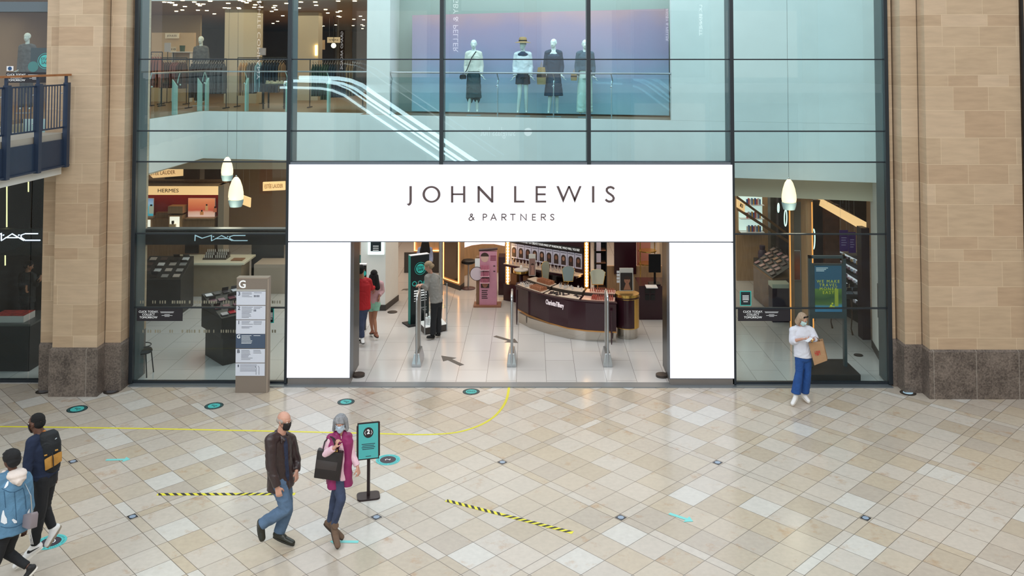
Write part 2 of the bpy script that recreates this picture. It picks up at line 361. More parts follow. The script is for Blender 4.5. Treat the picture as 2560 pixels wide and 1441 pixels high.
# ---------------------------------------------------------------- stone piers
def pier(name, segs, ztop=11.5, zp=0.905, into=0.6):
    # segs: (x0, x1, yfront) ; stone is set 4 cm behind the granite plinth
    a = MB(); g = MB()
    for x0, x1, yf, s0, s1 in segs:
        a.box(x0+s0, x1-s1, yf+0.05, into, zp+0.035, ztop)
        g.box(x0, x1, yf, into, 0, zp)
        # weathered top of the plinth
        v = [(x0, yf, zp), (x1, yf, zp), (x1-s1, yf+0.05, zp+0.035), (x0+s0, yf+0.05, zp+0.035), (x0, into, zp), (x1, into, zp), (x1-s1, into, zp+0.035), (x0+s0, into, zp+0.035)]
        g.add(v, [(0, 1, 2, 3), (4, 7, 6, 5), (1, 5, 6, 2), (0, 3, 7, 4), (0, 4, 5, 1), (3, 2, 6, 7)])
    a.m = [0]*len(a.f)
    o = struct(a.build(name, M_stone)); g.build('plinth', M_granite, o)
    return o
pier('wall_left', [(-9.82, -9.44, -0.42, 0, 0), (-9.46, -8.50, -0.72, 0.04, 0.04), (-8.52, -8.17, -0.42, 0, 0.04), (-8.30, -8.12, -0.06, 0, 0.0)])
pier('wall_right', [(7.35, 7.43, -0.10, 0, 0), (7.43, 7.80, -0.46, 0.04, 0), (7.78, 9.72, -0.78, 0.04, 0.02), (9.76, 12.5, -0.78, 0.02, 0)])
box('drainpipe', mat('black_pipe', '1B1D22', 0.4), 9.722, 9.758, -0.80, -0.74, 0, 11.5).location
tag(bpy.data.objects['drainpipe'], 'thin black vertical joint strip running down the sandstone wall at right', 'strip')

# ---------------------------------------------------------------- curtain wall: mullions, transoms, panes
XM = [-8.13, -4.965, -1.83, 1.20, 4.14, 7.31]       # mullion centres
ZR = [1.539, 3.04, 4.508, 5.14, 6.617]              # transoms
TOP = 9.4
cw = struct(empty('window_1', (0, 0, 0)))
def mullion(x, z0, z1):
    MB().box(x-0.04, x+0.04, -0.09, 0.02, z0, z1).build('mullion', M_frame, cw, bev=0.006)
    MB().box(x-0.03, x+0.03, 0.02, 0.46, z0, z1).build('mullion_fin', M_fin, cw)
for i, x in enumerate(XM): mullion(x, 4.45 if i in (2, 3) else 0.03, TOP)
def transom(z, xa, xb, h=0.026): MB().box(xa, xb, -0.03, 0.03, z-h/2, z+h/2).build('transom', M_frame, cw)
for z in ZR[2:]:
    transom(z, XM[0], XM[5])
for xa, xb in ((XM[0], XM[1]), (XM[4], XM[5])):
    for z in ZR[:2]: transom(z, xa, xb)
def pane(xa, xb, za, zb): MB().box(xa, xb, -0.004, 0.004, za, zb).build('pane', M_glass if za > 3.9 else M_glass_low, cw)
zz = [0.05]+ZR+[TOP]
for i in range(5):
    for j in range(len(zz)-1):
        if i in (1, 2, 3) and j < 3: continue
        pane(XM[i]+0.04, XM[i+1]-0.04, zz[j]+0.013, zz[j+1]-0.013)
MB().box(XM[0], XM[5], -0.2, 0.06, 0.0, 0.02).build('sill', mat('sill_metal', '8F979E', 0.35, 0.7), cw)
MB().box(XM[0], XM[1], -0.03, 0.05, 0.02, 0.06).build('bottom_rail', M_frame, cw)
MB().box(XM[4], XM[5], -0.03, 0.05, 0.02, 0.06).build('bottom_rail', M_frame, cw)
tr = struct(MB().box(XM[1], XM[4], -0.16, 0.0, 0, 0.012).build('threshold_trim', M_steel))
# the left-hand neighbouring shop window, behind the stone pier
cw2 = struct(empty('window_2', (-11.4, 0.1, 0)))
for zc in (4.36,):
    MB().box(-13, -9.82, 0.08, 0.12, zc-0.02, zc+0.02).build('transom', M_frame, cw2)
MB().box(-13, -9.82, 0.05, 0.13, 0, 0.06).build('bottom_rail', M_frame, cw2)
for xa, xb in ((-13, -10.32), (-10.30, -9.82)):
    MB().box(xa, xb, 0.09, 0.10, 0.06, 4.34).build('pane', M_glass_low, cw2)
MB().box(-13, -9.80, 0.09, 0.10, 4.38, 9.4).build('pane', M_glass, cw2)
# stone above the left window + white soffit is built with the gallery

# ---------------------------------------------------------------- lit sign over the entrance
sg = empty('shop_sign', (-0.41, -0.05, 3.0), 'long white backlit fascia sign with brown lettering above the store entrance', 'sign')
zt, zb = Zz(412, -0.1), Zz(604, -0.1); xl, xr = -4.945, 4.13
MB().box(xl-0.02, xr+0.02, -0.08, 0.2, zb-0.02, zt+0.05).build('sign_box', mat('sign_frame', '6D7680', 0.4, 0.5), sg)
MB().box(xl, xr, -0.10, -0.075, zb, zt).build('lit_face', M_lit, sg)
M_brown = mat('brown_lettering', '5A4B4C', 0.5)
SY = -0.112
def SP(x, y): return P(1000+x/4.5714, 440+y/4.5714, SY)
def sletter(polys, nm='letter', dep=0.02):
    m = MB()
    for p in polys: m.prism([SP(*q) for q in p], (0, dep, 0))
    return m.build(nm, M_brown, sg)
def rct(x0, x1, y0, y1): return [(x0, y0), (x1, y0), (x1, y1), (x0, y1)]
def ribbon(pts, w_, closed=False):
    """outline quads of a stroked polyline in 2D (mitred)"""
    n = len(pts); L = []; Rr = []
    for i, p in enumerate(pts):
        a = pts[i-1] if (i > 0 or closed) else None; b = pts[(i+1) % n] if (i < n-1 or closed) else None
        def nrm(p, q):
            dx, dy = q[0]-p[0], q[1]-p[1]; l = math.hypot(dx, dy) or 1; return (-dy/l, dx/l)
        if a and b:
            n1, n2 = nrm(a, p), nrm(p, b); k = 1+n1[0]*n2[0]+n1[1]*n2[1]; k = max(k, 0.35)
            nn = ((n1[0]+n2[0])/k, (n1[1]+n2[1])/k)
        else: nn = nrm(p, b) if b else nrm(a, p)
        L.append((p[0]+nn[0]*w_/2, p[1]+nn[1]*w_/2)); Rr.append((p[0]-nn[0]*w_/2, p[1]-nn[1]*w_/2))
    out = []
    for i in range(n if closed else n-1):
        j = (i+1) % n; out.append([L[i], L[j], Rr[j], Rr[i]])
    return out
def arc(cx, cy, rx, ry, a0, a1, n=12): return [(cx+rx*math.cos(D2R(a0+(a1-a0)*i/n)), cy+ry*math.sin(D2R(a0+(a1-a0)*i/n))) for i in range(n+1)]
sletter([rct(108, 134, 118, 285), [(108, 285), (134, 285), (131, 312), (120, 331), (100, 343), (76, 322), (97, 317), (106, 305)]])
o_ = []; N_ = 40
for i in range(N_):
    a, b_ = 2*math.pi*i/N_, 2*math.pi*(i+1)/N_
    o_.append([(359+102*math.cos(a), 212+95*math.sin(a)), (359+102*math.cos(b_), 212+95*math.sin(b_)), (359+75*math.cos(b_), 212+75*math.sin(b_)), (359+75*math.cos(a), 212+75*math.sin(a))])
sletter(o_)
sletter([rct(583, 608, 118, 305), rct(721, 746, 118, 305), rct(600, 730, 201, 220)])
sletter([rct(886, 911, 118, 305), rct(1041, 1066, 118, 305), [(886, 118), (905, 118), (1066, 288), (1066, 305), (1045, 305), (886, 140)]])
sletter([rct(1304, 1329, 118, 305), rct(1320, 1420, 284, 305)])
sletter([rct(1550, 1574, 118, 305), rct(1560, 1668, 118, 140), rct(1560, 1664, 201, 222), rct(1560, 1670, 284, 305)])
sletter([[(1788, 118), (1815, 118), (1877, 262), (1865, 308)], [(1865, 308), (1860, 262), (1922, 118), (1943, 118)], [(1922, 118), (1943, 118), (2005, 262), (1997, 308)], [(1997, 308), (1990, 262), (2050, 118), (2074, 118)]])
sletter([rct(2195, 2221, 118, 305)])
S_ = [(2447, 150), (2432, 136), (2408, 128), (2382, 133), (2364, 150), (2363, 172), (2378, 193), (2408, 213), (2432, 232), (2443, 255), (2436, 279), (2414, 293), (2388, 295), (2366, 286), (2350, 270)]
sletter(ribbon(S_, 24))
def small(x0, x1, strokes):
    qs = []
    for st in strokes: qs += ribbon([(x0+(x1-x0)*a, 436+74*b) for a, b in st], 10)
    sletter(qs, 'small_letter')
AR = lambda cx, cy, rx, ry, a0, a1, n=8: arc(cx, cy, rx, ry, a0, a1, n)
small(785, 848, [[(1, .95), (.55, .45), (.3, .22), (.35, .05), (.55, .0), (.7, .12), (.62, .3), (.2, .55), (.03, .78), (.15, .95), (.4, 1), (.65, .9), (.95, .5)]])
P_ = [[(.08, 1), (.08, 0)], [(.08, .03), (.5, .03)]+AR(.5, .27, .45, .24, -80, 90)+[(.08, .51)]]
R_ = P_+[[(.4, .51), (.98, .98)]]
small(947, 993, P_); small(1035, 1103, [[(.03, 1), (.5, .02), (.97, 1)], [(.2, .66), (.8, .66)]]); small(1160, 1215, R_)
small(1259, 1320, [[(.5, 1), (.5, 0)], [(0, .05), (1, .05)]]); small(1377, 1446, [[(.05, 1), (.05, .04), (.95, .96), (.95, 0)]])
small(1510, 1552, [[(.1, 0), (.1, 1)], [(.1, .06), (1, .06)], [(.1, .5), (.95, .5)], [(.1, .94), (1, .94)]]); small(1611, 1666, R_)
small(1718, 1760, [[((a-2350)/97, (b-118)/187) for a, b in S_]])
def lit_leg(x0, x1, lab):
    e = empty('lightbox', ((x0+x1)/2, -0.05, 0), lab, 'light panel', 'lit panels beside the entrance')
    za, zb2 = Zz(946, -0.1), Zz(607, -0.1)
    MB().box(x0-0.01, x1+0.01, -0.08, 0.24, za-0.02, zb2+0.005).build('panel_box', mat('sign_frame'), e)
    MB().box(x0, x1, -0.10, -0.075, za, zb2).build('lit_face', M_lit, e)
    MB().box(x0, x1, -0.09, 0.24, 0.012, za-0.02).build('base_plate', mat('panel_base_metal', '86817E', 0.35, 0.6), e)
lit_leg(-4.945, X(877, -0.1), 'tall white lit panel on the left side of the entrance')
lit_leg(X(1673, -0.1), 4.13, 'tall white lit panel on the right side of the entrance')
# door jambs with sliding door leaves parked behind the panels
for xa, xb, s, lab in ((X(878, 0), X(895, 0.8), 1, 'grey sliding door leaf parked at the left of the entrance'), (X(1659, 0.8), X(1672, 0), -1, 'grey sliding door leaf parked at the right of the entrance')):
    e = empty('sliding_door', ((xa+xb)/2, 0.3, 0), lab, 'door', 'sliding doors of the entrance')
    MB().box(xa, xb, 0.05, 0.12, 0.01, 2.93).build('front_post', mat('door_post_grey', '74787A', 0.35, 0.6), e)
    MB().box((xa+xb)/2-0.012, (xa+xb)/2+0.012, 0.12, 0.95, 0.06, 2.9).build('door_leaf', mat('door_leaf_dark', '26282B', 0.3, 0.3), e)
    MB().cyl((xa+xb)/2+s*0.10, 0.45, 0.0, 0.05, 0.13).build('floor_guide', mat('floor_guide_brown', '4A433F', 0.4, 0.5), e)
# ---------------------------------------------------------------- shop shell: slab, fascias, walls
SLP = -0.267
def yl(x, off=0.0): return 4.35+off+SLP*(x+4.2)
def PL(px, py, off=0.0):                # point on the slanting fascia line's vertical plane
    d = ray(px, py); t = (4.35+off+SLP*(CAMLOC.x+4.2)-CAMLOC.y)/(d.y-SLP*d.x)
    return CAMLOC+d*t
FZ = 5.2
edge = [(-12, 2.7), (-9.0, 2.7), (-8.9, 5.9), (-4.35, 5.0), (-4.35, yl(-4.35)), (7.62, yl(7.62)), (12, yl(7.62)), (12, 34), (-12, 34)]
struct(MB().prism([(x, y, 3.92) for x, y in edge], (0, 0, FZ-0.002-3.92)).build('ceiling_ground_floor', M_white_wall))
struct(MB().prism([(x-(.05 if x < -8 else 0), y+.05, FZ-0.004) for x, y in edge], (0, 0, 0.004)).build('floor_upper', M_upfloor))
struct(MB().box(-12, -4.2, 6.9, 7.1, 3.5, 3.92).build('trim_1', M_beige_wall))
struct(MB().box(-12, -9.02, 2.75, 6.9, 3.88, 4.42).build('trim_2', M_beige_wall))
struct(MB().prism([(x, yl(x, .9), 3.38) for x in (3.6, 7.9)]+[(x, yl(x, 1.1), 3.38) for x in (7.9, 3.6)], (0, 0, .54)).build('trim_3', M_beige_wall))
# atrium walls above the slab on the right, and the side wall returning to the glass
xr0 = PL(1678, 100).x; xl1 = PL(912, 100).x; xl2 = PL(975, 100).x
struct(MB().prism([(xr0, yl(xr0), FZ), (7.62, yl(7.62), FZ), (7.62, yl(7.62, .2), FZ), (xr0, yl(xr0, .2), FZ)], (0, 0, 6.3)).build('wall_atrium_right', M_white_wall))
struct(MB().prism([(xl1, yl(xl1)+.3, FZ), (xl2, yl(xl2), FZ), (xl2, yl(xl2, 1.6), FZ), (xl1, yl(xl1, 1.6), FZ)], (0, 0, 6.3)).build('wall_atrium_pillar', M_white_wall))
sw = struct(MB().prism([(7.42, 0.1, 0), (7.86, 2.35, 0), (8.6, 2.35, 0), (8.6, 0.1, 0)], (0, 0, 3.92)).build('wall_side_right', M_white_wall))
struct(MB().prism([(7.42, 0.1, 3.92), (7.62, yl(7.62), 3.92), (8.6, 1.2, 3.92), (8.6, 0.1, 3.92)], (0, 0, 7.5)).build('wall_side_upper_right', M_white_wall))
struct(MB().prism([(7.40, 0.12, 0), (7.845, 2.37, 0), (7.87, 2.37, 0), (7.43, 0.12, 0)], (0, 0, 0.16)).build('baseboard_right', mat('skirting_dark', '3A3634', 0.5)))
struct(MB().box(-9.9, -8.2, 0.5, 2.7, 3.92, 11.5).build('wall_atrium_left', M_fin)) if False else None
struct(MB().prism([(xl2, yl(xl2, 1.6), FZ), (8.0, yl(8.0, 1.6), FZ), (8.0, yl(8.0, 1.8), FZ), (xl2, yl(xl2, 1.8), FZ)], (0, 0, 6.3)).build('wall_display_back', mat('display_back_wall', 'A9B3AC', 0.7)))
M_upceil = mat('upper_ceiling', '9C8673', 0.8)
M_upwall = mat('warm_plaster', 'B59A80', 0.7, var=0.05, vscale=1.2)
struct(MB().box(-12.1, -12, 0.3, 34, 0, 5.1).build('wall_shop_left', M_upwall))
struct(MB().box(-17.1, -17, 0.3, 34, 5.1, 11.5).build('wall_upper_left', M_upwall))
struct(MB().box(-17, -12.05, 0.3, 34, 5.1, 5.198).build('floor_upper_left', M_upfloor))
struct(MB().box(-17, -12.0, 0.3, 34, 8.2, 8.4).build('ceiling_upper_left', M_upceil))
struct(MB().box(-17, -12, 14.0, 14.1, 5.2, 8.2).build('wall_upper_screen', mat('cream_screen', 'CDB793', .6)))
struct(MB().box(12, 12.1, 0.3, 34, 0, 11.5).build('wall_shop_right', M_upwall))
struct(MB().box(-17, 12, 33.9, 34, 0, 9).build('wall_shop_back', M_upwall))
struct(MB().box(xl1, xl1+.15, yl(xl1)+1.6, 33.9, FZ, 8.2).build('wall_upper_partition', M_upwall))
struct(MB().prism([(-12, 6.2, 8.2), (xl1, 5.3, 8.2), (xl1, 34, 8.2), (-12, 34, 8.2)], (0, 0, .2)).build('ceiling_upper', mat('upper_ceiling', '9C8673', 0.8)))
struct(MB().prism([(-12, 6.0, 8.2), (xl1, 5.1, 8.2), (xl1, 5.3, 8.2), (-12, 6.2, 8.2)], (0, 0, 3.3)).build('wall_upper_header', M_white_wall))
struct(MB().box(-12.1, 12.1, -0.0, 34, 11.5, 11.6).build('ceiling_atrium', M_white_wall))

# ---------------------------------------------------------------- first floor display with printed backdrop and glass balustrade
def grad_mat(name, stops, z0, z1, noise_a=0.0):
    m = bpy.data.materials.new(name); m.use_nodes = True; nt = m.node_tree; b = nt.nodes['Principled BSDF']
    geo = nt.nodes.new('ShaderNodeNewGeometry'); sx = nt.nodes.new('ShaderNodeSeparateXYZ'); nt.links.new(geo.outputs['Position'], sx.inputs[0])
    t = mth(nt, 'DIVIDE', mth(nt, 'SUBTRACT', sx.outputs[2], z0), z1-z0)
    if noise_a:
        ns = nt.nodes.new('ShaderNodeTexNoise'); ns.inputs['Scale'].default_value = 1.3; nt.links.new(geo.outputs['Position'], ns.inputs['Vector'])
        t = mth(nt, 'ADD', t, mth(nt, 'MULTIPLY', mth(nt, 'SUBTRACT', ns.outputs[0], .5), noise_a))
    rp = nt.nodes.new('ShaderNodeValToRGB'); nt.links.new(t, rp.inputs[0]); e = rp.color_ramp.elements
    e[0].position, e[0].color = stops[0][0], (*lin(stops[0][1]), 1); e[1].position, e[1].color = stops[-1][0], (*lin(stops[-1][1]), 1)
    for p_, c_ in stops[1:-1]: q = e.new(p_); q.color = (*lin(c_), 1)
    nt.links.new(rp.outputs[0], b.inputs['Base Color']); b.inputs['Roughness'].default_value = 0.6
    return m
M_backdrop = grad_mat('printed_sunset_backdrop', [(0, '9CC0CE'), (.35, '94A6C0'), (.65, 'A096B4'), (.85, 'AA94AE'), (1, 'C09AA4')], 5.2, 7.8, .25)
bl, brt = PL(1030, 160, 1.15), PL(1672, 160, 1.15)
bd = MB().prism([(bl.x, yl(bl.x, 1.15), 5.24), (brt.x, yl(brt.x, 1.15), 5.24), (brt.x, yl(brt.x, 1.15), 7.86), (bl.x, yl(bl.x, 1.15), 7.78)], (0, 0.05, 0)).build('backdrop_panel', M_backdrop)
tag(bd, 'large printed purple to blue gradient backdrop behind the first floor mannequins', 'backdrop')
M_pale_post = mat('pale_green_post', 'A9C4B8', 0.4)
def balustrade(pts, nposts, label, posts='fin'):
    """pts: polyline on the slab edge; glass panels, rail and posts"""
    e = empty('glass_balustrade', (pts[0][0], pts[0][1], FZ), label, 'balustrade')
    MB().tube([(x, y, 6.28) for x, y in pts], 0.022, 8).build('handrail', M_steel, e, smooth=True)
    for (xa, ya), (xb, yb), n in zip(pts[:-1], pts[1:], nposts):
        d = Vector((xb-xa, yb-ya, 0)); L = d.length; d.normalize(); nrm = Vector((-d.y, d.x, 0))
        for i in range(n):
            a = Vector((xa, ya, 0))+d*(L*i/n+.012); b = Vector((xa, ya, 0))+d*(L*(i+1)/n-.012)
            MB().prism([(a.x, a.y, FZ-.05), (b.x, b.y, FZ-.05), (b.x, b.y, 6.16), (a.x, a.y, 6.16)], nrm*0.012).build('glass_panel', M_rail_glass, e)
        for i in range(n+1):
            c = Vector((xa, ya, 0))+d*(L*i/n)+nrm*.06
            w_, dp = (0.025, .13) if posts == 'fin' else (0.012, .03)
            m = MB().prism([c+d*-w_+Vector((0, 0, FZ)), c+nrm*dp+d*-w_+Vector((0, 0, FZ)), c+nrm*dp+d*-w_+Vector((0, 0, 6.1)), c+d*-w_+Vector((0, 0, 5.92))], d*(2*w_))
            m.tube([c+Vector((0, 0, 6.0)), c+d*.03+Vector((0, 0, 6.1)), c-nrm*.06+Vector((0, 0, 6.27))], 0.012, 6)
            m.ball(c-nrm*.07+Vector((0, 0, 5.96)), .022, 8)
            m.build('post', M_pale_post if posts == 'fin' else M_steel, e)
    return e
balustrade([(xl2, yl(xl2, .06)), (xr0, yl(xr0, .06))], [5], 'long glass balustrade in front of the first floor mannequins', 'rod')
balustrade([(-9.0, 2.75), (-8.9, 5.95), (xl1, 5.05)], [2, 4], 'glass balustrade with pale posts around the upper left void')

# ---------------------------------------------------------------- upper floor: downlights
M_dl = mat('downlight_glow', 'FFE2B8', 0.5, emis=14, ecol='FFD9A6')
dl = MB().cyl(0, 0, -.02, 0, .055, 12).build('downlight', M_dl, keep=True); dl.location = (-9, 9, 8.2)
tag(dl, 'small round warm downlight in the brown upper floor ceiling', 'downlight', 'downlights in the upper floor ceiling')
for i in range(95):
    py_ = R.uniform(2, 78); Zd = (8.2-6.65)*2238/(147-py_); yy_ = Zd-18.52; px_ = R.uniform(365, 905); xx = (px_-1319)/2238*Zd
    if xx < -11.8 or xx > -4.5 or yy_ > 33: continue
    c = dl.copy(); C.objects.link(c); c.location = (xx, yy_, 8.2)

for i in range(14):
    py_ = R.uniform(32, 75); Zd = (8.2-6.65)*2238/(147-py_); xx = (R.uniform(2, 118)-1319)/2238*Zd
    if Zd-18.5 > 13.5 or xx < -16.8: continue
    c = dl.copy(); C.objects.link(c); c.location = (xx, Zd-18.52, 8.2); c['label'] = 'small warm downlight above the far upper left shop window'; c['group'] = 'downlights behind the far upper left window'
# ---------------------------------------------------------------- upper floor clothes rails
def hanger_garment(colr, ln, wd, th, name):
    """a jacket seen on a hanger: shoulders, sleeves, hem; local z = 0 is the rail"""
    m = MB(); n = 10; rings = []
    prof = [(.04, .03), (.10, .35), (.16, .9), (.3, 1.0), (.6, .95), (1.0, 1.08)]
    vs = []; fs = []
    for q, (t, s) in enumerate(prof):
        z = -.06-ln*t
        for j in range(n):
            a = 2*math.pi*j/n; vs.append((math.cos(a)*th*(.6+.4*s)*(1+.15*math.sin(3*a)), math.sin(a)*wd*s, z))
    for q in range(len(prof)-1):
        for j in range(n): fs.append((q*n+j, q*n+(j+1) % n, (q+1)*n+(j+1) % n, (q+1)*n+j))
    fs += [tuple(range(n))[::-1], tuple(range((len(prof)-1)*n, len(prof)*n))]
    m.add(vs, fs)
    for s in (-1, 1): m.tube([(0, s*wd*.82, -.06-ln*.18), (0.01, s*wd*1.12, -.06-ln*.5), (0.02, s*wd*1.1, -.06-ln*.85)], [th*.7, th*.6, th*.5], 7)
    o = m.build(name, mat('cloth_'+colr, colr, 0.9), keep=True, smooth=True)
    h = MB().tube([(0, -wd*.7, -.1), (0, 0, -.02), (0, wd*.7, -.1)], .006, 5); h.tube([(0, 0, -.02), (0, 0, .0), (.015, 0, .025), (0, 0, .04)], .004, 5)
    h.build('hanger', M_steel, o)
    return o
def rack(px0, px1, Y, ztop, n, cols, label, gl, ln=.75, rz=0.0):
    a, b = X(px0, Y), X(px1, Y); L = b-a; cx = (a+b)/2
    e = empty('clothes_rail', (cx, Y, FZ), label, 'clothes rail', rz=rz)
    MB().tube([(cx-L/2, Y, FZ+ztop), (cx+L/2, Y, FZ+ztop)], .014, 8).build('hanging_bar', M_blackm, e)
    for s in (-1, 1):
        MB().tube([(cx+s*L/2, Y, FZ+ztop), (cx+s*L/2, Y, FZ+.03)], .014, 8).build('upright', M_blackm, e)
        MB().box(cx+s*L/2-.02, cx+s*L/2+.02, Y-.25, Y+.25, FZ, FZ+.03).build('foot', M_blackm, e)
    protos = {}
    for i in range(n):
        c_ = cols[i*len(cols)//n]; t = (i+.5)/n-.5
        lx, ly = t*L*.94*math.cos(rz), t*L*.94*math.sin(rz)
        loc = (cx+lx, Y+ly, FZ+ztop-.045+.004)
        if c_ not in protos:
            g = hanger_garment(c_, ln*R.uniform(.92, 1.08), .21, .035, 'hanging_jacket'); g.location = loc; g.rotation_euler = (0, 0, rz+R.uniform(-.12, .12))
            tag(g, gl[c_], 'jacket', gl[c_]); protos[c_] = g
        else: copy_tree(protos[c_], loc, rz+R.uniform(-.15, .15))
rack(468, 562, 7.2, 1.42, 14, ['3A3A3E', '4C4B4C'], 'black clothes rail of dark coats, left of the upper white column', {'3A3A3E': 'charcoal coat hanging on the rail left of the upper white column', '4C4B4C': 'mid grey coat hanging on the rail left of the upper white column'}, .95)
rack(398, 462, 9.4, 1.45, 10, ['6B5552', '8C5E5E', '5F4A46'], 'clothes rail of mauve and brown tops under the pale brand board', {'6B5552': 'dull mauve top on the rail under the brand board', '8C5E5E': 'rose pink top on the rail under the brand board', '5F4A46': 'dark brown top on the rail under the brand board'}, .8)
rack(590, 712, 8.0, 1.45, 16, ['C9A27C', '6E6F72', '8FB3BE', '273746', '1F2A38', '8A6B4A'], 'long clothes rail of mixed trousers and jackets right of the upper white column', {'C9A27C': 'tan jacket on the long mixed rail', '6E6F72': 'stone grey jacket on the long mixed rail', '8FB3BE': 'pale blue top on the long mixed rail', '273746': 'slate blue jacket on the long mixed rail', '1F2A38': 'deep navy jacket on the long mixed rail', '8A6B4A': 'brown jacket on the long mixed rail'}, .95)
rack(772, 905, 7.6, 1.40, 20, ['2F4A3E', '35503C', '1E3440', '1B2B3A', '8A7458', '32302F'], 'clothes rail of green and navy coats at the right of the upper floor', {'2F4A3E': 'bottle green coat on the rail at the right of the upper floor', '35503C': 'moss green coat on the rail at the right of the upper floor', '1E3440': 'petrol blue coat on the rail at the right of the upper floor', '1B2B3A': 'navy coat on the rail at the right of the upper floor', '8A7458': 'camel coat on the rail at the right of the upper floor', '32302F': 'black coat on the rail at the right of the upper floor'}, 1.0)
rack(372, 400, 8.3, 1.62, 4, ['9A5E4C'], 'short clothes rail of terracotta dresses at the far left', {'9A5E4C': 'terracotta dress on the short rail at the far left'}, 1.0)
# white columns of the upper floor
def column(px0, px1, Y, lab, z1=8.2):
    a, b = X(px0, Y), X(px1, Y)
    struct(MB().box(a, b, Y, Y+(b-a), FZ, z1).build('wall_column', M_white_wall)) if False else None
    c = MB().box(a, b, Y, Y+.6, FZ, z1).build('column', mat('warm_white_column', 'D8CBB6', 0.6)); tag(c, lab, 'column')
column(556, 638, 10.0, 'wide cream column in the upper floor left bay')
column(738, 792, 12.0, 'narrow cream column in the upper floor beside the dark mullion')
# brand boards
def board(name, px0, px1, py0, py1, Y, col, txt, lab, tcol='4A4440', em=.0, sz=.5, parent=None, frame='7A6A58'):
    a, b = P(px0, py0, Y), P(px1, py1, Y)
    e = empty(name, ((a.x+b.x)/2, Y, b.z), lab, 'sign')
    MB().box(a.x, b.x, Y, Y+.04, b.z, a.z).build('panel', mat('board_'+col, col, .5, emis=em), e)
    if txt:
        text(txt, (a.z-b.z)*sz, mat('ink_'+tcol, tcol, .6), e, ((a.x+b.x)/2, Y-.006, (a.z+b.z)/2), wid=(b.x-a.x)*.7)
    return e
bb = MB().box(X(372, 11.16), X(480, 11.16), 11.16, 11.3, FZ, Zz(82, 11.16)).build('wall_bay', mat('pale_wood', 'D8B893', .6)); tag(bb, 'pale wooden wall bay behind the clothes at the upper left', 'wall bay')
board('brand_board', 413, 447, 83, 96, 11.08, 'E8D2B4', 'JOULES', 'cream brand board with brown capitals on the upper left wall bay', '8A6F52', .15)
bb1 = board('brand_board', 738, 790, 88, 116, 15.0, 'EBD9BC', 'vlv', 'cream backlit board above a shelf right of the dark mullion', '8A7A62', .35, .25)
bb2 = board('brand_board', 818, 850, 93, 107, 15.0, 'DCC4A2', 'VEN', 'small cream board with dark letters above the round lamp', '6A5A48', .2, .4)
bb3 = board('poster', 797, 812, 100, 124, 15.2, 'C6A988', '', 'poster of a standing figure at the back of the upper floor')
bb4 = board('poster', 648, 664, 120, 138, 9.8, 'B6B0B8', '', 'small grey square card above the long mixed rail')
board('poster', 411, 426, 107, 130, 10.3, 'C9C4C8', '', 'pale framed poster under the cream brand board on the left wall')
board('poster', 426, 440, 117, 130, 10.9, 'E0CDB0', '10', 'small cream framed card with dark figures under the cream brand board on the left wall')
pt = MB().cyl(X(450, 10.9), 10.9, Zz(129, 10.9), Zz(114, 10.9), .075, 12, .09).build('plant_pot', mat('dark_green_pot', '2F4A26', .6)); tag(pt, 'dark green round tub on the shelf under the cream brand board on the left wall', 'tub')
sh_ = MB().box(X(418, 10.8), X(470, 10.8), 10.75, 11.15, Zz(131.5, 10.8), Zz(129.5, 10.8)).build('shelf', M_white); tag(sh_, 'thin white shelf above the mauve tops', 'shelf')
lp = empty('globe_lamp', P(834, 114, 14), 'round glowing globe lamp at the back of the upper floor', 'lamp')
MB().ball(P(834, 114, 14), .09, 12).build('globe', mat('globe_glow', 'FFE9C8', .5, emis=8, ecol='FFDFAE'), lp, smooth=True)
MB().cyl(lp.location.x, 14, lp.location.z+.08, 8.2, .01, 6).build('cord', M_blackm, lp)
lp2 = MB().tube([P(790.5, 113, 11.96), P(790.5, 139, 11.96)], .045, 8).build('strip_lamp', mat('strip_glow', 'FFD08A', .5, emis=5, ecol='FFC878')); tag(lp2, 'vertical warm glowing strip lamp at the edge of the narrow cream column', 'lamp')
tb = MB(); a_, b_ = X(655, 7.0), X(716, 7.0)
tb.box(a_, b_, 6.8, 7.4, FZ+.66, FZ+.70)
e = empty('display_table', ((a_+b_)/2, 7.1, FZ), 'low dark display table with shoes near the upper balustrade', 'table'); tb.build('table_top', M_blackm, e)
for xx in (a_+.05, b_-.05):
    for yy_ in (6.85, 7.35): MB().box(xx-.02, xx+.02, yy_-.02, yy_+.02, FZ, FZ+.66).build('leg', M_blackm, e)
def shoe_obj(x, y, z, rz, col, lab, grp):
    m = MB(); m.lathe([(.002, 0), (.045, .005), (.05, .03), (.035, .06), (.01, .075)], (0, 0, 0), 12, sx=2.4, sy=.9)
    m.lathe([(.04, .03), (.045, .07), (.04, .1), (.01, .1)], (-.06, 0, 0), 10)
    o = m.build('shoe', mat('shoe_'+col, col, .4), keep=True, smooth=True); o.location = (x, y, z); o.rotation_euler = (0, 0, rz)
    return tag(o, lab, 'shoe', grp)
s0 = shoe_obj(a_+.15, 7.1, FZ+.70, .3, 'C9B08C', 'tan shoe displayed on the low dark table by the balustrade', 'shoes on the low dark table')
for k in range(3): copy_tree(s0, (a_+.30+k*.14, 7.0+.1*(k % 2), FZ+.70), .4*k)

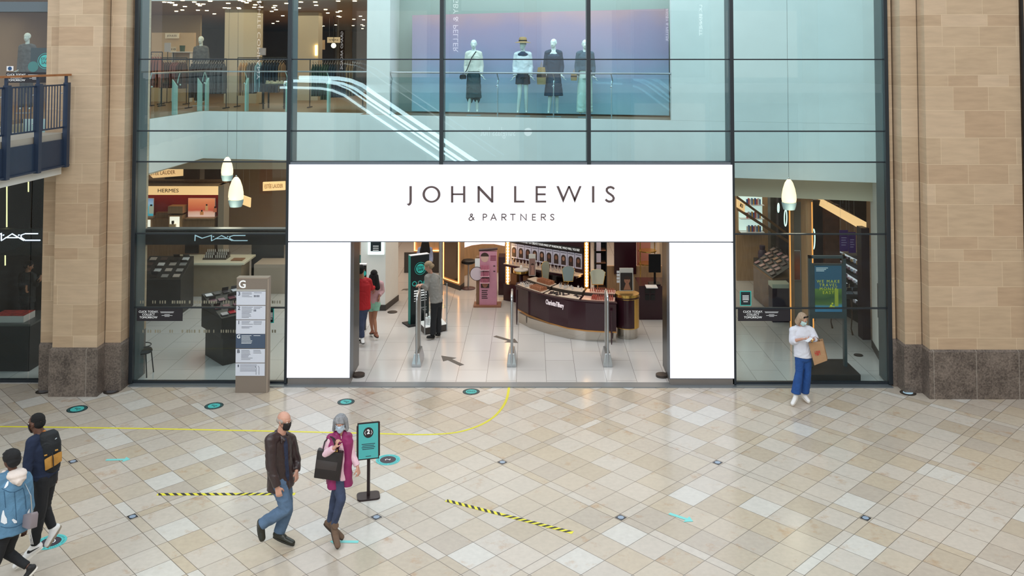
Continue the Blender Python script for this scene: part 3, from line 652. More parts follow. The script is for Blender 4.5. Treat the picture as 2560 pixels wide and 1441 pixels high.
def hang(o, ztop, dx=.12):
    b = wloc(o); xs = []; zs = []
    for q in [o]+list(o.children_recursive):
        if q.type == 'MESH':
            w_ = wloc(q)
            for v in q.data.vertices: xs.append(v.co.x+w_.x); zs.append(v.co.z+w_.z)
    for x in ((min(xs)*.85+max(xs)*.15), (min(xs)*.15+max(xs)*.85)): MB().cyl(x, b.y+.02, max(zs)-.01, ztop, .002, 6).build('hanging_rod', M_steel, o)
def footed(o, z0):
    b = wloc(o); zs = []
    for q in [o]+list(o.children_recursive):
        if q.type == 'MESH':
            for v in q.data.vertices: zs.append(v.co.z+wloc(q).z)
    MB().cyl(b.x, b.y+.03, z0, min(zs)+.02, .012, 8).build('stand_post', M_blackm, o); MB().cyl(b.x, b.y+.03, z0, z0+.012, .10, 14).build('stand_foot', M_blackm, o)
for q in (bb1, bb2): hang(q, 8.2)
for q in (bb3, bb4): footed(q, FZ)
for q in [o for o in C.objects if o.name.startswith('poster') and o.parent is None and o not in (bb3, bb4)]: footed(q, FZ)
for sx_ in (.08, .92): MB().box(sh_.location.x-.3, sh_.location.x-.28, 10.9, 11.16, FZ, sh_.location.z).build('shelf_bracket', M_white, sh_) if sx_ < .5 else MB().box(sh_.location.x+.28, sh_.location.x+.30, 10.9, 11.16, FZ, sh_.location.z).build('shelf_bracket', M_white, sh_)
# ---------------------------------------------------------------- figures: one skin surface per body, clothes as parts
def solid(name, shapes, m, parent, voxel=0.008, sm=3, noise_amp=0.0, nscale=9.0, origin=None):
    """union of tapered limbs and ellipsoids turned into one continuous surface.
       shapes: ('c', p0, r0, p1, r1[, flat_axis, flat]) tapered capsule | ('e', centre, (rx,ry,rz), M) ellipsoid | ('l', [(p, ra, rb)...], axis) loft"""
    mb = MB()
    for s in shapes:
        if s[0] == 'c':
            _, p0, r0, p1, r1 = s[:5]; p0 = Vector(p0); p1 = Vector(p1); d = p1-p0; L = d.length
            if L < 1e-5: mb.ball(p0, r0, 12); continue
            d.normalize(); fl = s[5] if len(s) > 5 else None
            u = (Vector(fl[0])-d*d.dot(Vector(fl[0]))).normalized() if fl else d.orthogonal().normalized(); v = d.cross(u); k = fl[1] if fl else 1.0
            n = 14; vs = []; fs = []; rings = [(-r0*.98, r0*.2), (-r0*.8, r0*.6), (-r0*.45, r0*.9), (0, r0), (L*.5, (r0+r1)/2), (L, r1), (L+r1*.45, r1*.9), (L+r1*.8, r1*.6), (L+r1*.98, r1*.2)]
            for t, r in rings:
                for j in range(n):
                    a = 2*math.pi*j/n; vs.append(p0+d*t+u*(math.cos(a)*r*k)+v*(math.sin(a)*r))
            for i in range(len(rings)-1):
                for j in range(n): fs.append((i*n+j, i*n+(j+1) % n, (i+1)*n+(j+1) % n, (i+1)*n+j))
            fs += [tuple(range(n))[::-1], tuple(range((len(rings)-1)*n, len(rings)*n))]
            mb.add(vs, fs)
        elif s[0] == 'f':
            _, p0, r0, p1, r1 = s[:5]; mb.tube([p0, p1], [r0, r1], 16)
        elif s[0] == 'e': mb.ball(s[1], s[2], 16, s[3] if len(s) > 3 else None)
        elif s[0] == 'l':      # loft of elliptical rings: (centre, ra, rb), ra along axis
            ax = Vector(s[2]); n = 20; vs = []; fs = []
            rg = s[1]
            for i, (p, ra, rb) in enumerate(rg):
                p = Vector(p); d = (Vector(rg[min(i+1, len(rg)-1)][0])-Vector(rg[max(i-1, 0)][0])).normalized()
                u = (ax-d*ax.dot(d)).normalized(); v = d.cross(u)
                for j in range(n):
                    a = 2*math.pi*j/n; vs.append(p+u*(math.cos(a)*ra)+v*(math.sin(a)*rb))
            for i in range(len(rg)-1):
                for j in range(n): fs.append((i*n+j, i*n+(j+1) % n, (i+1)*n+(j+1) % n, (i+1)*n+j))
            fs += [tuple(range(n))[::-1], tuple(range((len(rg)-1)*n, len(rg)*n))]
            mb.add(vs, fs)
        elif s[0] == 'm':      # ready mesh (verts, faces)
            mb.add(s[1], s[2])
    me = bpy.data.meshes.new('tmp'); me.from_pydata(mb.v, [], mb.f)
    bm = bmesh.new(); bm.from_mesh(me); bmesh.ops.recalc_face_normals(bm, faces=bm.faces); bm.to_mesh(me); bm.free()
    to = bpy.data.objects.new('tmp', me); C.objects.link(to)
    md = to.modifiers.new('r', 'REMESH'); md.mode = 'VOXEL'; md.voxel_size = voxel; md.use_smooth_shade = True
    dg = bpy.context.evaluated_depsgraph_get(); me2 = bpy.data.meshes.new_from_object(to.evaluated_get(dg))
    bpy.data.objects.remove(to); bpy.data.meshes.remove(me)
    bm = bmesh.new(); bm.from_mesh(me2)
    for _ in range(sm): bmesh.ops.smooth_vert(bm, verts=bm.verts, factor=0.5, use_axis_x=True, use_axis_y=True, use_axis_z=True)
    if noise_amp:
        bm.normal_update()
        for v in bm.verts:
            q = v.co*nscale; h = noise.noise(q+Vector((0, 0, noise.noise(q*.6)*1.6))); h = 1-abs(h)*2.2
            v.co += v.normal*(h*noise_amp-noise_amp*.4)
    bm.to_mesh(me2); bm.free()
    off = wloc(parent) if parent is not None else (Vector(origin) if origin is not None else Vector((0, 0, 0)))
    me2.transform(Matrix.Translation(-off)); me2.materials.clear()
    for q in (m if isinstance(m, (list, tuple)) else [m]): me2.materials.append(q)
    me2.polygons.foreach_set('use_smooth', [True]*len(me2.polygons)); me2.update()
    o = bpy.data.objects.new(name, me2); C.objects.link(o)
    if parent is not None: o.parent = parent
    else: o.location = off
    return o
def slerp_dir(a, b, t): return (Vector(a)*(1-t)+Vector(b)*t).normalized()
def hand(wr, d, nrm, thumb, k=1.0, curl=0.5, spread=0.12):
    """wr wrist, d pointing direction, nrm the palm's facing, thumb side vector; returns capsules"""
    wr = Vector(wr); d = Vector(d).normalized(); nrm = Vector(nrm); nrm = (nrm-d*nrm.dot(d)).normalized(); th = Vector(thumb); th = (th-d*th.dot(d)-nrm*th.dot(nrm)).normalized()
    S = []; k *= 1.0
    base = wr+d*.095*k
    for i in range(4):
        o = th*(.030-.020*i)*k
        S.append(('c', wr+d*.012*k+o*.6, .0145*k, base+o, .0115*k))
        fl = [.072, .080, .075, .058][i]*k; r = [.0092, .0095, .009, .008][i]*k
        p = base+o; dd = d; q = slerp_dir(d, th, spread*(.5-i/3)*.8)
        for sgm, (frac, bend) in enumerate(((.45, .55), (.32, .85), (.23, .7))):
            a = curl*bend*(1.0+.08*i); ax = dd
            nd = (dd*math.cos(a)+nrm*math.sin(a)).normalized() if sgm == 0 else (dd*math.cos(a)+pn*math.sin(a)).normalized()
            pn = (nrm-nd*nrm.dot(nd)); pn = pn.normalized() if pn.length > .2 else (d*-1-nd*(-d.dot(nd))).normalized()
            e_ = p+(nd if sgm else slerp_dir(nd, q, .3))*fl*frac
            S.append(('c', p, r*(1-.1*sgm), e_, r*(.93-.1*sgm))); p = e_; dd = nd
    t0 = wr+d*.025*k+th*.020*k; t1 = t0+(d*.55+th*.75+nrm*.25).normalized()*.042*k; t2 = t1+(d*.85+th*.2+nrm*(.25+curl*.4)).normalized()*.033*k; t3 = t2+(d*.85-th*.1+nrm*(.3+curl*.6)).normalized()*.026*k
    S += [('c', t0, .0155*k, t1, .0125*k), ('c', t1, .0115*k, t2, .010*k), ('c', t2, .010*k, t3, .0085*k)]
    return S
def head_shapes(c, fwd, k=1.0):
    """c: middle of the head (about the ears), fwd: where the face looks"""
    c = Vector(c); f_ = Vector(fwd).normalized(); up = Vector((0, 0, 1)); up = (up-f_*up.dot(f_)).normalized(); r = f_.cross(up)
    M = Matrix((f_, r*-1, up)).transposed().to_4x4()       # local x forward, z up
    def L(x, y, z): return c+(f_*x-r*y+up*z)*k
    S = [('e', L(-.012, 0, .035), (.098*k, .076*k, .088*k), M), ('e', L(.03, 0, -.02), (.062*k, .060*k, .085*k), M), ('e', L(.048, 0, -.072), (.034*k, .036*k, .032*k), M),
         ('c', L(.082, 0, .012), .008*k, L(.102, 0, -.022), .0135*k), ('c', L(.078, .03, .032), .010*k, L(.078, -.03, .032), .010*k),
         ('c', L(.083, .018, -.055), .007*k, L(.083, -.018, -.055), .007*k), ('e', L(.06, .032, -.01), (.02*k, .018*k, .016*k), M), ('e', L(.06, -.032, -.01), (.02*k, .018*k, .016*k), M)]
    for s in (-1, 1): S.append(('c', L(-.006, s*.075, .018), .013*k, L(-.002, s*.072, -.018), .010*k, (f_, 1.25)))
    return S, L, M, (f_, r, up)
M_eye = mat('eye_dark', '2B211C', 0.2)
M_eyew = mat('eye_white', 'E8E2DC', 0.3)
def skin(name, c): return mat(name, c, 0.5, var=0.04, vscale=30)
def person(Y, J, spec=None):
    """J: joints as (px, py, dy) on the plane Y+dy"""
    j = {k: P(v[0], v[1], Y+(v[2] if len(v) > 2 else 0)) for k, v in J.items() if isinstance(v, tuple)}
    return j
def tri(a, b, t): return Vector(a)*(1-t)+Vector(b)*t
def body_shapes(j, hd, k=1.0, w=1.0, hands=True, hspec=None):
    """skin surface: torso, limbs, neck, head, hands, feet. j has neck, chest, pelvis, sh_l.. etc"""
    S, L, M, ax = head_shapes(j['head'], hd, k)
    ac = (j['sh_r']-j['sh_l']).normalized()
    S += [('c', j['head']+Vector((0, 0, -.05))-ax[0]*.015, .056*k*w, j['neck'], .062*k*w),
          ('l', [(j['neck']+Vector((0, 0, .0)), .07*k, .06*k), (tri(j['neck'], j['chest'], .35), .15*k*w, .09*k*w), (j['chest'], .155*k*w, .105*k*w), (tri(j['chest'], j['pelvis'], .55), .13*k*w, .095*k*w), (j['pelvis'], .155*k*w, .11*k*w), (j['pelvis']+Vector((0, 0, -.08)), .13*k*w, .1*k*w)], ac)]
    for s in 'lr':
        S += [('c', j['sh_'+s], .052*k*w, j['el_'+s], .040*k*w), ('c', j['el_'+s], .040*k*w, j['wr_'+s], .027*k*w), ('c', tri(j['neck'], j['sh_'+s], .35), .055*k*w, j['sh_'+s], .054*k*w)]
        S += [('c', j['hip_'+s], .085*k*w, j['kn_'+s], .056*k*w), ('c', j['kn_'+s], .055*k*w, tri(j['kn_'+s], j['an_'+s], .3), .056*k*w), ('c', tri(j['kn_'+s], j['an_'+s], .3), .055*k*w, j['an_'+s], .036*k*w)]
        f_ = (j['toe_'+s]-j['an_'+s]); S += [('c', j['an_'+s], .032*k, j['an_'+s]+f_*.25, .022*k)]
        if hspec and s in hspec:
            hs = hspec[s]; S += hand(j['wr_'+s], hs[0], hs[1], hs[2], k*hs[4] if len(hs) > 4 else k, hs[3])
    return S, L, M, ax
def eyes(L, ax, parent, k=1.0, closed=False):
    for s in (-1, 1):
        MB().ball(L(.080, s*.030, .013), .0095*k, 10).build('eye', M_eyew, parent, smooth=True)
        MB().ball(L(.0865, s*.030, .012), .0060*k, 8).build('iris', M_eye, parent, smooth=True)
def ear_loop(L, s): return [L(.066, s*.040, -.02), L(.03, s*.068, -.005), L(-.004, s*.083, .012)]
def face_mask(L, ax, parent, m, k=1.0, pleats=False):
    f_, r, up = ax
    vs = []; fs = []; nu, nv = 12, 9
    for i in range(nv):
        v = i/(nv-1)
        for q in range(nu+1):
            u = q/nu*2-1; z = .014-.112*v; wd = .066 if v < .6 else .066-.028*(v-.6)/.4
            y = u*wd; bulge = .047*(1-abs(u)**2.2); nose = .020*max(0, 1-abs(u)*3)*max(0, 1-abs(v-.28)*3)
            x = .060+bulge+nose-.020*v*v*(1)-.012*(abs(u)**3)
            if pleats: x += .0025*math.sin(v*22)
            vs.append(L(x, y, z))
    for i in range(nv-1):
        for q in range(nu): a = i*(nu+1)+q; fs.append((a, a+1, a+nu+2, a+nu+1))
    mb = MB(); mb.add(vs, fs); o = mb.build('face_mask', m, parent, smooth=True)
    sl = o.modifiers.new('t', 'SOLIDIFY'); sl.thickness = .003
    st = MB()
    for s in (-1, 1):
        st.tube(ear_loop(L, s), .0022, 5); st.tube([L(.052, s*.036, -.085), L(.02, s*.066, -.05), L(-.006, s*.082, -.012)], .0022, 5)
    st.build('ear_loop', m, o)
    return o
def glasses(L, parent, m, k=1.0, up_on_head=False):
    mb = MB()
    for s in (-1, 1):
        pts = [L(.103, s*.031+.021*math.cos(a), .010+.016*math.sin(a)) for a in [2*math.pi*i/14 for i in range(14)]]
        mb.tube(pts, .0016, 5, closed=True); mb.tube([L(.10, s*.053, .014), L(.04, s*.074, .014), L(-.008, s*.082, .015)], .0016, 5)
    mb.tube([L(.104, -.01, .014), L(.106, 0, .017), L(.104, .01, .014)], .0016, 5)
    return mb.build('spectacles', m, parent)
def shoe(an, toe, m, msole, parent, k=1.0, name='shoe', high=0.0, w=1.0):
    an = Vector(an); toe = Vector(toe); d = (toe-an); dn = d.normalized()
    up = Vector((0, 0, 1)); side = dn.cross(up)
    if side.length < .1: side = Vector((0, 1, 0))
    side.normalize(); upn = side.cross(dn)
    # foot line: heel below the ankle, sole along heel-toe
    flat = Vector((dn.x, dn.y, 0)); 
    heel = spec_heel(an, toe, k)
    fd = (toe-heel).normalized(); sd = fd.cross(Vector((0, 0, 1))); sd = sd.normalized() if sd.length > .05 else side; un = sd.cross(fd)
    Lf = (toe-heel).length
    def pt(x, z): return heel+fd*x+un*z
    S = [('c', pt(.034, .046*k), .040*k*w, pt(Lf*.45, .044*k), .043*k*w, (un, .95)), ('c', pt(Lf*.45, .042*k), .043*k*w, pt(Lf-.040*k, .032*k), .040*k*w, (un, .70)), ('c', pt(.045, .05*k), .040*k*w, tri(pt(.05, .06*k), an, .8), .043*k), ('c', pt(Lf*.42, .055*k), .034*k, an, .040*k), ('c', pt(Lf*.25, .055*k), .036*k, an, .040*k)]
    if high: S.append(('f', an, .042*k, an+(an-heel).normalized()*high, .045*k))
    o = solid(name, S, m, parent, .006, 3)
    so = MB(); n = 18; ring = []
    for i in range(n):
        a = 2*math.pi*i/n; x = (math.cos(a)*.5+.5)*Lf; wd = .039*k*w*(1.0+.08*(x/Lf))*abs(math.sin(a))**.75*(1 if math.sin(a) >= 0 else -1)
        ring.append(heel+fd*x+sd*wd+un*.0)
    so.prism(ring, un*.022*k).build('sole', msole, o)
    return o
def spec_heel(an, toe, k):
    d = toe-an; h = math.sqrt(max(0, d.length_squared)); 
    # ankle sits .085 above the sole and .05 in front of the heel end
    dn = d.normalized(); up = Vector((0, 0, 1)); s = dn.cross(up)
    s = s.normalized() if s.length > .08 else Vector((0, 1, 0)); un = s.cross(dn)
    hh = min(.078*k, d.length*.8); ph = math.asin(hh/d.length)
    fd = dn*math.cos(ph)+un*math.sin(ph); n = un*math.cos(ph)-dn*math.sin(ph)
    return an-n*hh-fd*.058*k
# ---------------------------------------------------------------- the people in the arcade
def V3(*a): return Vector(a)
M_skin_l = skin('skin_fair', 'C69682'); M_skin_p = skin('skin_pink', 'DDAE9C'); M_skin_d = skin('skin_dark', '5A3A2C'); M_skin_t = skin('skin_tan', 'A87458')
M_jean = mat('blue_denim', '566F8C', 0.85, var=0.16, vscale=9, bump=.35, bscale=120)
M_navyjean = mat('indigo_denim', '3A4560', 0.85, var=0.2, vscale=7, bump=.3, bscale=120)
M_leather = mat('brown_leather', '372A2A', 0.38, var=.15, vscale=12, bump=.5, bscale=18)
M_navy = mat('navy_cloth', '26355A', 0.9, var=.1, vscale=20)
M_rubber = mat('rubber_sole', '2A2A26', 0.7)

# --- man in the brown leather jacket
Y = -6.15
j = person(Y, dict(head=(711, 1054, -.02), neck=(702, 1088, 0), chest=(697, 1122, 0), pelvis=(702, 1204, 0), sh_r=(676, 1101, -.17), sh_l=(726, 1097, .17), el_r=(677, 1166, -.24), wr_r=(693, 1218, -.26), el_l=(741, 1152, .22), wr_l=(741, 1178, .10),
     hip_r=(697, 1208, -.09), hip_l=(711, 1206, .09), kn_r=(716, 1272, -.10), kn_l=(717, 1278, .10), an_r=(654, 1311, -.10), an_l=(697, 1332, .09), toe_r=(655, 1356, -.12), toe_l=(736, 1346, .05)), 0)
j['toe_l'].z = .02; j['toe_r'].z = max(.012, j['toe_r'].z); hdv = V3(.86, -.50, -.10)
S, L, M, ax = body_shapes(j, hdv, 1.03, 1.02, hspec={'r': ((.25, -.05, -.95), (-.2, .9, 0), (.9, .1, .1), 1.0, 1.02), 'l': ((.1, -.25, -1), (-.8, .3, 0), (.3, -.9, .1), .9, 1.0)})
man = solid('person', S, M_skin_l, None, .0065, 3, origin=(j['pelvis'].x, Y, 0))
tag(man, 'bald older man in dark brown leather jacket, blue jeans and black face mask walking right', 'person')
eyes(L, ax, man, 1.03)
mk = face_mask(L, ax, man, mat('black_mask', '1D191C', .8)); glasses(L, man, mat('spectacle_metal', '8A7A66', .3, .8))
hair = solid('hair', [('e', L(-.042, 0, .012), (.078, .084, .058), M), ('e', L(-.0, .062, .022), (.042, .022, .034), M), ('e', L(-.0, -.062, .022), (.042, .022, .034), M)], mat('grey_hair', 'A79C95', .9, bump=.5, bscale=200), man, .006, 2)
AC = (j['sh_r']-j['sh_l']).normalized(); FR = V3(.85, -.5, 0).normalized(); ACX = V3(-.5, -.85, 0)
nk, ch, pv = j['neck'], j['chest'], j['pelvis']
def torso(nk, ch, pv, ac, s=1.0, low=-.06, flare=1.0, dep=1.0, top=.075):
    dn = (pv-ch); return ('l', [(nk+V3(0, 0, .02), top*s, top*.9*s*dep), (tri(nk, ch, .3), .165*s, .105*s*dep), (tri(nk, ch, .8), .205*s, .130*s*dep), (tri(ch, pv, .3), .20*s, .135*s*dep), (tri(ch, pv, .7), .185*s*flare, .135*s*dep*flare), (pv, .195*s*flare, .145*s*dep*flare), (pv+V3(0, 0, low), .20*s*flare, .15*s*dep*flare), (pv+V3(0, 0, low-.012), .195*s*flare, .145*s*dep*flare)], ac)
def sleeve(j, s, r0=.072, r1=.058, r2=.048, upto=.93):
    e = tri(j['el_'+s], j['wr_'+s], upto)
    return [('c', j['sh_'+s], r0, j['el_'+s], r1), ('f', j['el_'+s], r1, e, r2), ('c', tri(j['neck'], j['sh_'+s], .5), r0*.95, j['sh_'+s], r0*1.02)]
jk = solid('leather_jacket', [torso(nk, ch, pv, ACX, 1.0, -.07, 1.03)]+sleeve(j, 'r', .078, .066, .058, .97)+sleeve(j, 'l', .075, .062, .052, .97), M_leather, man, .009, 3, .007, 8)
# collar: two folded leaves
def strip(pts_a, pts_b, th, n): 
    m = MB()
    for i in range(len(pts_a)-1): m.prism([pts_a[i], pts_a[i+1], pts_b[i+1], pts_b[i]], Vector(n)*th)
    return m
cl = solid('collar', [('c', nk+V3(-.06, -.03, .055), .022, nk+V3(.03, -.085, .01), .020), ('c', nk+V3(.03, -.085, .01), .02, nk+V3(.075, -.10, -.03), .018), ('c', nk+V3(-.06, -.03, .055), .022, nk+V3(-.03, .06, .06), .022), ('c', nk+V3(-.03, .06, .06), .02, nk+V3(.085, .02, .0), .018), ('c', nk+V3(.035, -.095, -.01), .02, nk+V3(.045, -.12, -.06), .012)], M_leather, man, .007, 2)
# shirt shown in the jacket's open front, and the jeans
fw = FR
sh1 = solid('shirt', [('l', [(nk+fw*.055+V3(0, 0, -.02), .035, .03), (tri(nk, ch, .6)+fw*.075, .048, .065), (tri(ch, pv, .3)+fw*.085, .045, .07), (tri(ch, pv, .8)+fw*.09, .045, .07), (pv+fw*.085+V3(0, 0, .02), .04, .06)], ACX)], mat('check_navy_shirt', '262D44', .9, var=.3, vscale=40), man, .008, 2)
def leg(j, s, a=.100, b=.078, c=.070, t=.96, knee=0.0):
    e = tri(j['kn_'+s], j['an_'+s], t)
    return [('c', j['hip_'+s], a, j['kn_'+s], b), ('c', j['kn_'+s], b, tri(j['kn_'+s], e, .4), (b+c)/2), ('f', tri(j['kn_'+s], e, .4), (b+c)/2, e, c)]
jn = solid('jeans', leg(j, 'r', .108, .084, .078, 1.0)+leg(j, 'l', .105, .084, .08, .97)+[('l', [(pv+V3(0, 0, .06), .165, .115), (pv, .175, .125), (pv+V3(0, 0, -.09), .165, .12), (pv+V3(0, 0, -.14), .12, .09)], ACX)], M_jean, man, .009, 3, .006, 11)
M_shoe_bk = mat('black_shoe_leather', '26271F', .35)
shoe(j['an_r'], j['toe_r'], M_shoe_bk, M_rubber, man, 1.12); shoe(j['an_l'], j['toe_l'], M_shoe_bk, M_rubber, man, 1.12)

# --- woman in the magenta gilet
Y = -6.02
j = person(Y, dict(head=(851, 1060, -.06), neck=(850, 1090, 0), chest=(849, 1118, 0), pelvis=(848, 1190, 0), sh_r=(826, 1101, -.06), sh_l=(871, 1097, .04), el_r=(802, 1142, -.12), wr_r=(837, 1120, -.26), el_l=(880, 1140, .02), wr_l=(894, 1168, -.03),
     hip_r=(842, 1194, -.05), hip_l=(853, 1192, .07), kn_r=(853, 1248, -.10), kn_l=(836, 1248, .10), an_r=(835, 1313, -.02), an_l=(825, 1306, .10), toe_r=(845, 1345, -.16), toe_l=(857, 1325, .06)), 0)
j['toe_r'].z = .015; j['toe_l'].z = .02; hdv = V3(.05, -.98, -.12)
S, L, M, ax = body_shapes(j, hdv, .96, .86, hspec={'r': ((.35, .05, .93), (.75, .5, -.3), (.3, -.6, .5), 1.55, .95), 'l': ((.25, -.2, -.95), (-.8, .3, 0), (.3, -.9, 0), 1.35, .95)})
wm = solid('person', S, M_skin_l, None, .006, 3, origin=(j['pelvis'].x, Y, 0))
tag(wm, 'grey haired woman in magenta gilet and pale pink jumper, walking beside the bald man', 'person')
eyes(L, ax, wm, .96); M_surg = mat('surgical_mask_blue', 'BFD3E6', .8)
face_mask(L, ax, wm, M_surg, pleats=True); glasses(L, wm, mat('spectacle_metal'))
def bob_hair(L, M, mt, parent, length=.11, fringe=True, back=.0, w=1.0):
    S = [('e', L(-.022, 0, .045), (.098, .088*w, .082), M)]
    for a in range(-100, 101, 20):
        if abs(a) < 61: continue
    for i in range(11):
        a = D2R(75+21*i); x, y = math.cos(a)*.088-.012, math.sin(a)*.088*w
        S.append(('c', L(x*.9, y*.9, .045), .026, L(x*1.02, y*1.10, -length), .021))
    if fringe:
        for y in (-.055, -.028, 0, .028, .055): S.append(('c', L(.045, y*.8, .108), .02, L(.083, y, .050), .012))
    return solid('hair', S, mt, parent, .006, 2, .003, 45)
bob_hair(L, M, mat('silver_hair', '85868A', .7, var=.3, vscale=60, bump=.6, bscale=90, stretch=(1, 1, .15)), wm, .085)
nk, ch, pv = j['neck'], j['chest'], j['pelvis']; ACX = (j['sh_l']-j['sh_r']); ACX.z = 0; ACX.normalize()
FR = V3(ACX.y, -ACX.x, 0); M_pink = mat('pink_knit', 'E4C0CC', .9, var=.05, vscale=30, bump=.3, bscale=100)
jp = solid('jumper', [torso(nk, ch, pv, ACX, .84, -.02, 1.0)]+sleeve(j, 'r', .064, .055, .044, .9)+sleeve(j, 'l', .062, .052, .042, .92), M_pink, wm, .008, 3, .005, 10)
M_mag = mat('magenta_quilt', '8E2460', .55, var=.1, vscale=10, bump=.3, bscale=30)
gl_ = []
for s in (-1, 1):
    o1 = ACX*(s*.075)
    gl_.append(('l', [(nk+o1*.9+FR*.045+V3(0, 0, .03), .05, .05), (tri(nk, ch, .55)+o1*1.15+FR*.05, .088, .085), (tri(ch, pv, .3)+o1*1.2+FR*.055, .072, .08), (tri(ch, pv, .8)+o1*1.25+FR*.055, .070, .08), (pv+o1*1.35+FR*.05+V3(0, 0, -.12), .075, .085)], ACX))
    gl_.append(('c', nk+ACX*(s*.05)+V3(0, 0, .0), .05, tri(nk, j['sh_l' if s > 0 else 'sh_r'], .95)+V3(0, 0, .02), .062))
gl_.append(('l', [(nk-FR*.04+V3(0, 0, .02), .08, .05), (ch-FR*.05, .175, .085), (tri(ch, pv, .5)-FR*.05, .165, .085), (pv-FR*.05+V3(0, 0, -.11), .17, .09)], ACX))
gl_.append(('c', nk+ACX*-.055+FR*.06+V3(0, 0, .045), .034, nk+ACX*-.02+FR*.085+V3(0, 0, -.045), .026)); gl_.append(('c', nk+ACX*.055+FR*.05+V3(0, 0, .045), .034, nk+ACX*.035+FR*.08+V3(0, 0, -.05), .026))
gl_.append(('c', nk+ACX*-.06+V3(0, 0, .045), .03, nk+ACX*.06+V3(0, 0, .045), .03))
g = solid('gilet', gl_, M_mag, wm, .008, 2, .008, 7)
jn = solid('jeans', leg(j, 'r', .090, .066, .046, .98)+leg(j, 'l', .088, .062, .045, .98)+[('l', [(pv+V3(0, 0, .06), .15, .105), (pv, .155, .11), (pv+V3(0, 0, -.09), .15, .105), (pv+V3(0, 0, -.13), .11, .08)], ACX)], M_navyjean, wm, .008, 3, .004, 14)
M_suede = mat('brown_suede', '6B5647', .95, var=.08, vscale=12)
for s in 'rl': shoe(j['an_'+s], j['toe_'+s], M_suede, mat('brown_sole', '3B302A', .7), wm, 1.05, 'ankle_boot', high=.07)
# her bag
M_bag = mat('dark_brown_bag_leather', '1E1616', .42, var=.12, vscale=8, bump=.2, bscale=25)
def PB(px, py, dy=0): return P(px, py, Y-.20+dy)
bgq = [PB(793, 1126), PB(857, 1134), PB(848, 1205, -.03), PB(784, 1196, -.03)]
bag = empty('handbag', (bgq[3].x, Y-.2, bgq[3].z), 'large dark brown leather handbag with front flap on the arm of the grey haired woman', 'handbag')
MB().prism(bgq, (0, .09, 0)).build('bag_body', M_bag, bag, bev=.012, smooth=True)
fl_ = [PB(792, 1150, -.012), PB(844, 1157, -.012), PB(840, 1179, -.02), PB(788, 1172, -.02)]
MB().prism(fl_, (0, .012, 0)).build('front_flap', mat('grey_brown_flap', '3A3333', .3), bag, bev=.004, smooth=True)
MB().tube([PB(806, 1130), PB(812, 1105, .06), PB(824, 1092, .13), PB(831, 1094, .02), PB(836, 1108, -.07), PB(841, 1129, -.01)], .010, 8).build('strap', M_bag, bag, smooth=True)
MB().tube([PB(844, 1134, .09), PB(846, 1112, .0), PB(836, 1098, .0), PB(826, 1091, .15), PB(815, 1102, .16), PB(810, 1132, .09)], .009, 8).build('strap', M_bag, bag, smooth=True)
for q in (838, 843): MB().cyl(PB(q, 1127).x, Y-.215, PB(q, 1129).z, PB(q, 1123).z, .009, 10).build('gold_ring', mat('gold', 'D8B060', .25, .9), bag)

# --- woman with the phone by the right-hand window
Y = -1.02
j = person(Y, dict(head=(2006, 799, -.06), neck=(2004, 817, 0), chest=(2006, 838, 0), pelvis=(2009, 882, 0), sh_r=(1983, 827, 0), sh_l=(2027, 827, 0), el_r=(1982, 853, -.03), wr_r=(2006, 848, -.28), el_l=(2037, 847, -.06), wr_l=(2029, 851, -.26),
     hip_r=(2000, 886, 0), hip_l=(2017, 886, 0), kn_r=(1998, 930, -.03), kn_l=(2019, 928, 0), an_r=(1989, 988, -.04), an_l=(2011, 985, .10), toe_r=(1980, 1005, -.15), toe_l=(2023, 996, -.02)), 0)
j['toe_r'].z = .015; j['toe_l'].z = .015; hdv = V3(.42, -.78, -.46)
S, L, M, ax = body_shapes(j, hdv, .96, .93, hspec={'r': ((.85, -.35, .12), (.0, .1, 1), (.1, -1, .3), .85, .95), 'l': ((-.75, -.45, .1), (.1, .1, .95), (-.1, -1, .3), .9, .95)})
w2 = solid('person', S, M_skin_l, None, .0065, 3, origin=(j['pelvis'].x, Y, 0))
tag(w2, 'woman in white jumper and cropped blue jeans looking at her phone by the right window', 'person')
eyes(L, ax, w2, .96); face_mask(L, ax, w2, mat('surgical_mask_green', 'BFE0E2', .8), pleats=True)
bob_hair(L, M, mat('ash_blond_hair', 'A38D78', .7, var=.3, vscale=60, bump=.6, bscale=90, stretch=(1, 1, .15)), w2, .10, False)
sgl = MB()
for s in (-1, 1): sgl.ball(L(.055, s*.034, .105), (.012, .030, .022), 10, M)
sgl.tube([L(.06, -.01, .107), L(.06, .01, .107)], .004, 6)
sgl.build('sunglasses', M_black, w2, smooth=True)
nk, ch, pv = j['neck'], j['chest'], j['pelvis']; ACX = V3(1, 0, 0); M_wj = mat('white_jumper', 'D5D8E4', .9, var=.03, vscale=12, bump=.35, bscale=60)
jp = solid('jumper', [torso(nk, ch, pv, ACX, .95, -.06, 1.02, 1.05, .085)]+sleeve(j, 'r', .076, .072, .066, .35)+sleeve(j, 'l', .076, .072, .066, .35), M_wj, w2, .008, 3, .007, 8)
jn = solid('jeans', leg(j, 'r', .100, .074, .092, .93)+leg(j, 'l', .100, .074, .090, .93)+[('l', [(pv+V3(0, 0, .04), .165, .125), (pv+V3(0, 0, -.04), .175, .13), (pv+V3(0, 0, -.13), .16, .12), (pv+V3(0, 0, -.17), .12, .09)], ACX)], mat('royal_blue_denim', '1C4A8C', .8, var=.12, vscale=10, bump=.3, bscale=90), w2, .008, 3, .004, 12)
M_wshoe = mat('white_trainer', 'E8E8E8', .5)
for s in 'rl': shoe(j['an_'+s], j['toe_'+s], M_wshoe, mat('trainer_sole', 'E2DDD5', .6), w2, 1.0, 'trainer')
hc = tri(j['wr_r'], j['wr_l'], .5)+V3(0, -.12, .035)
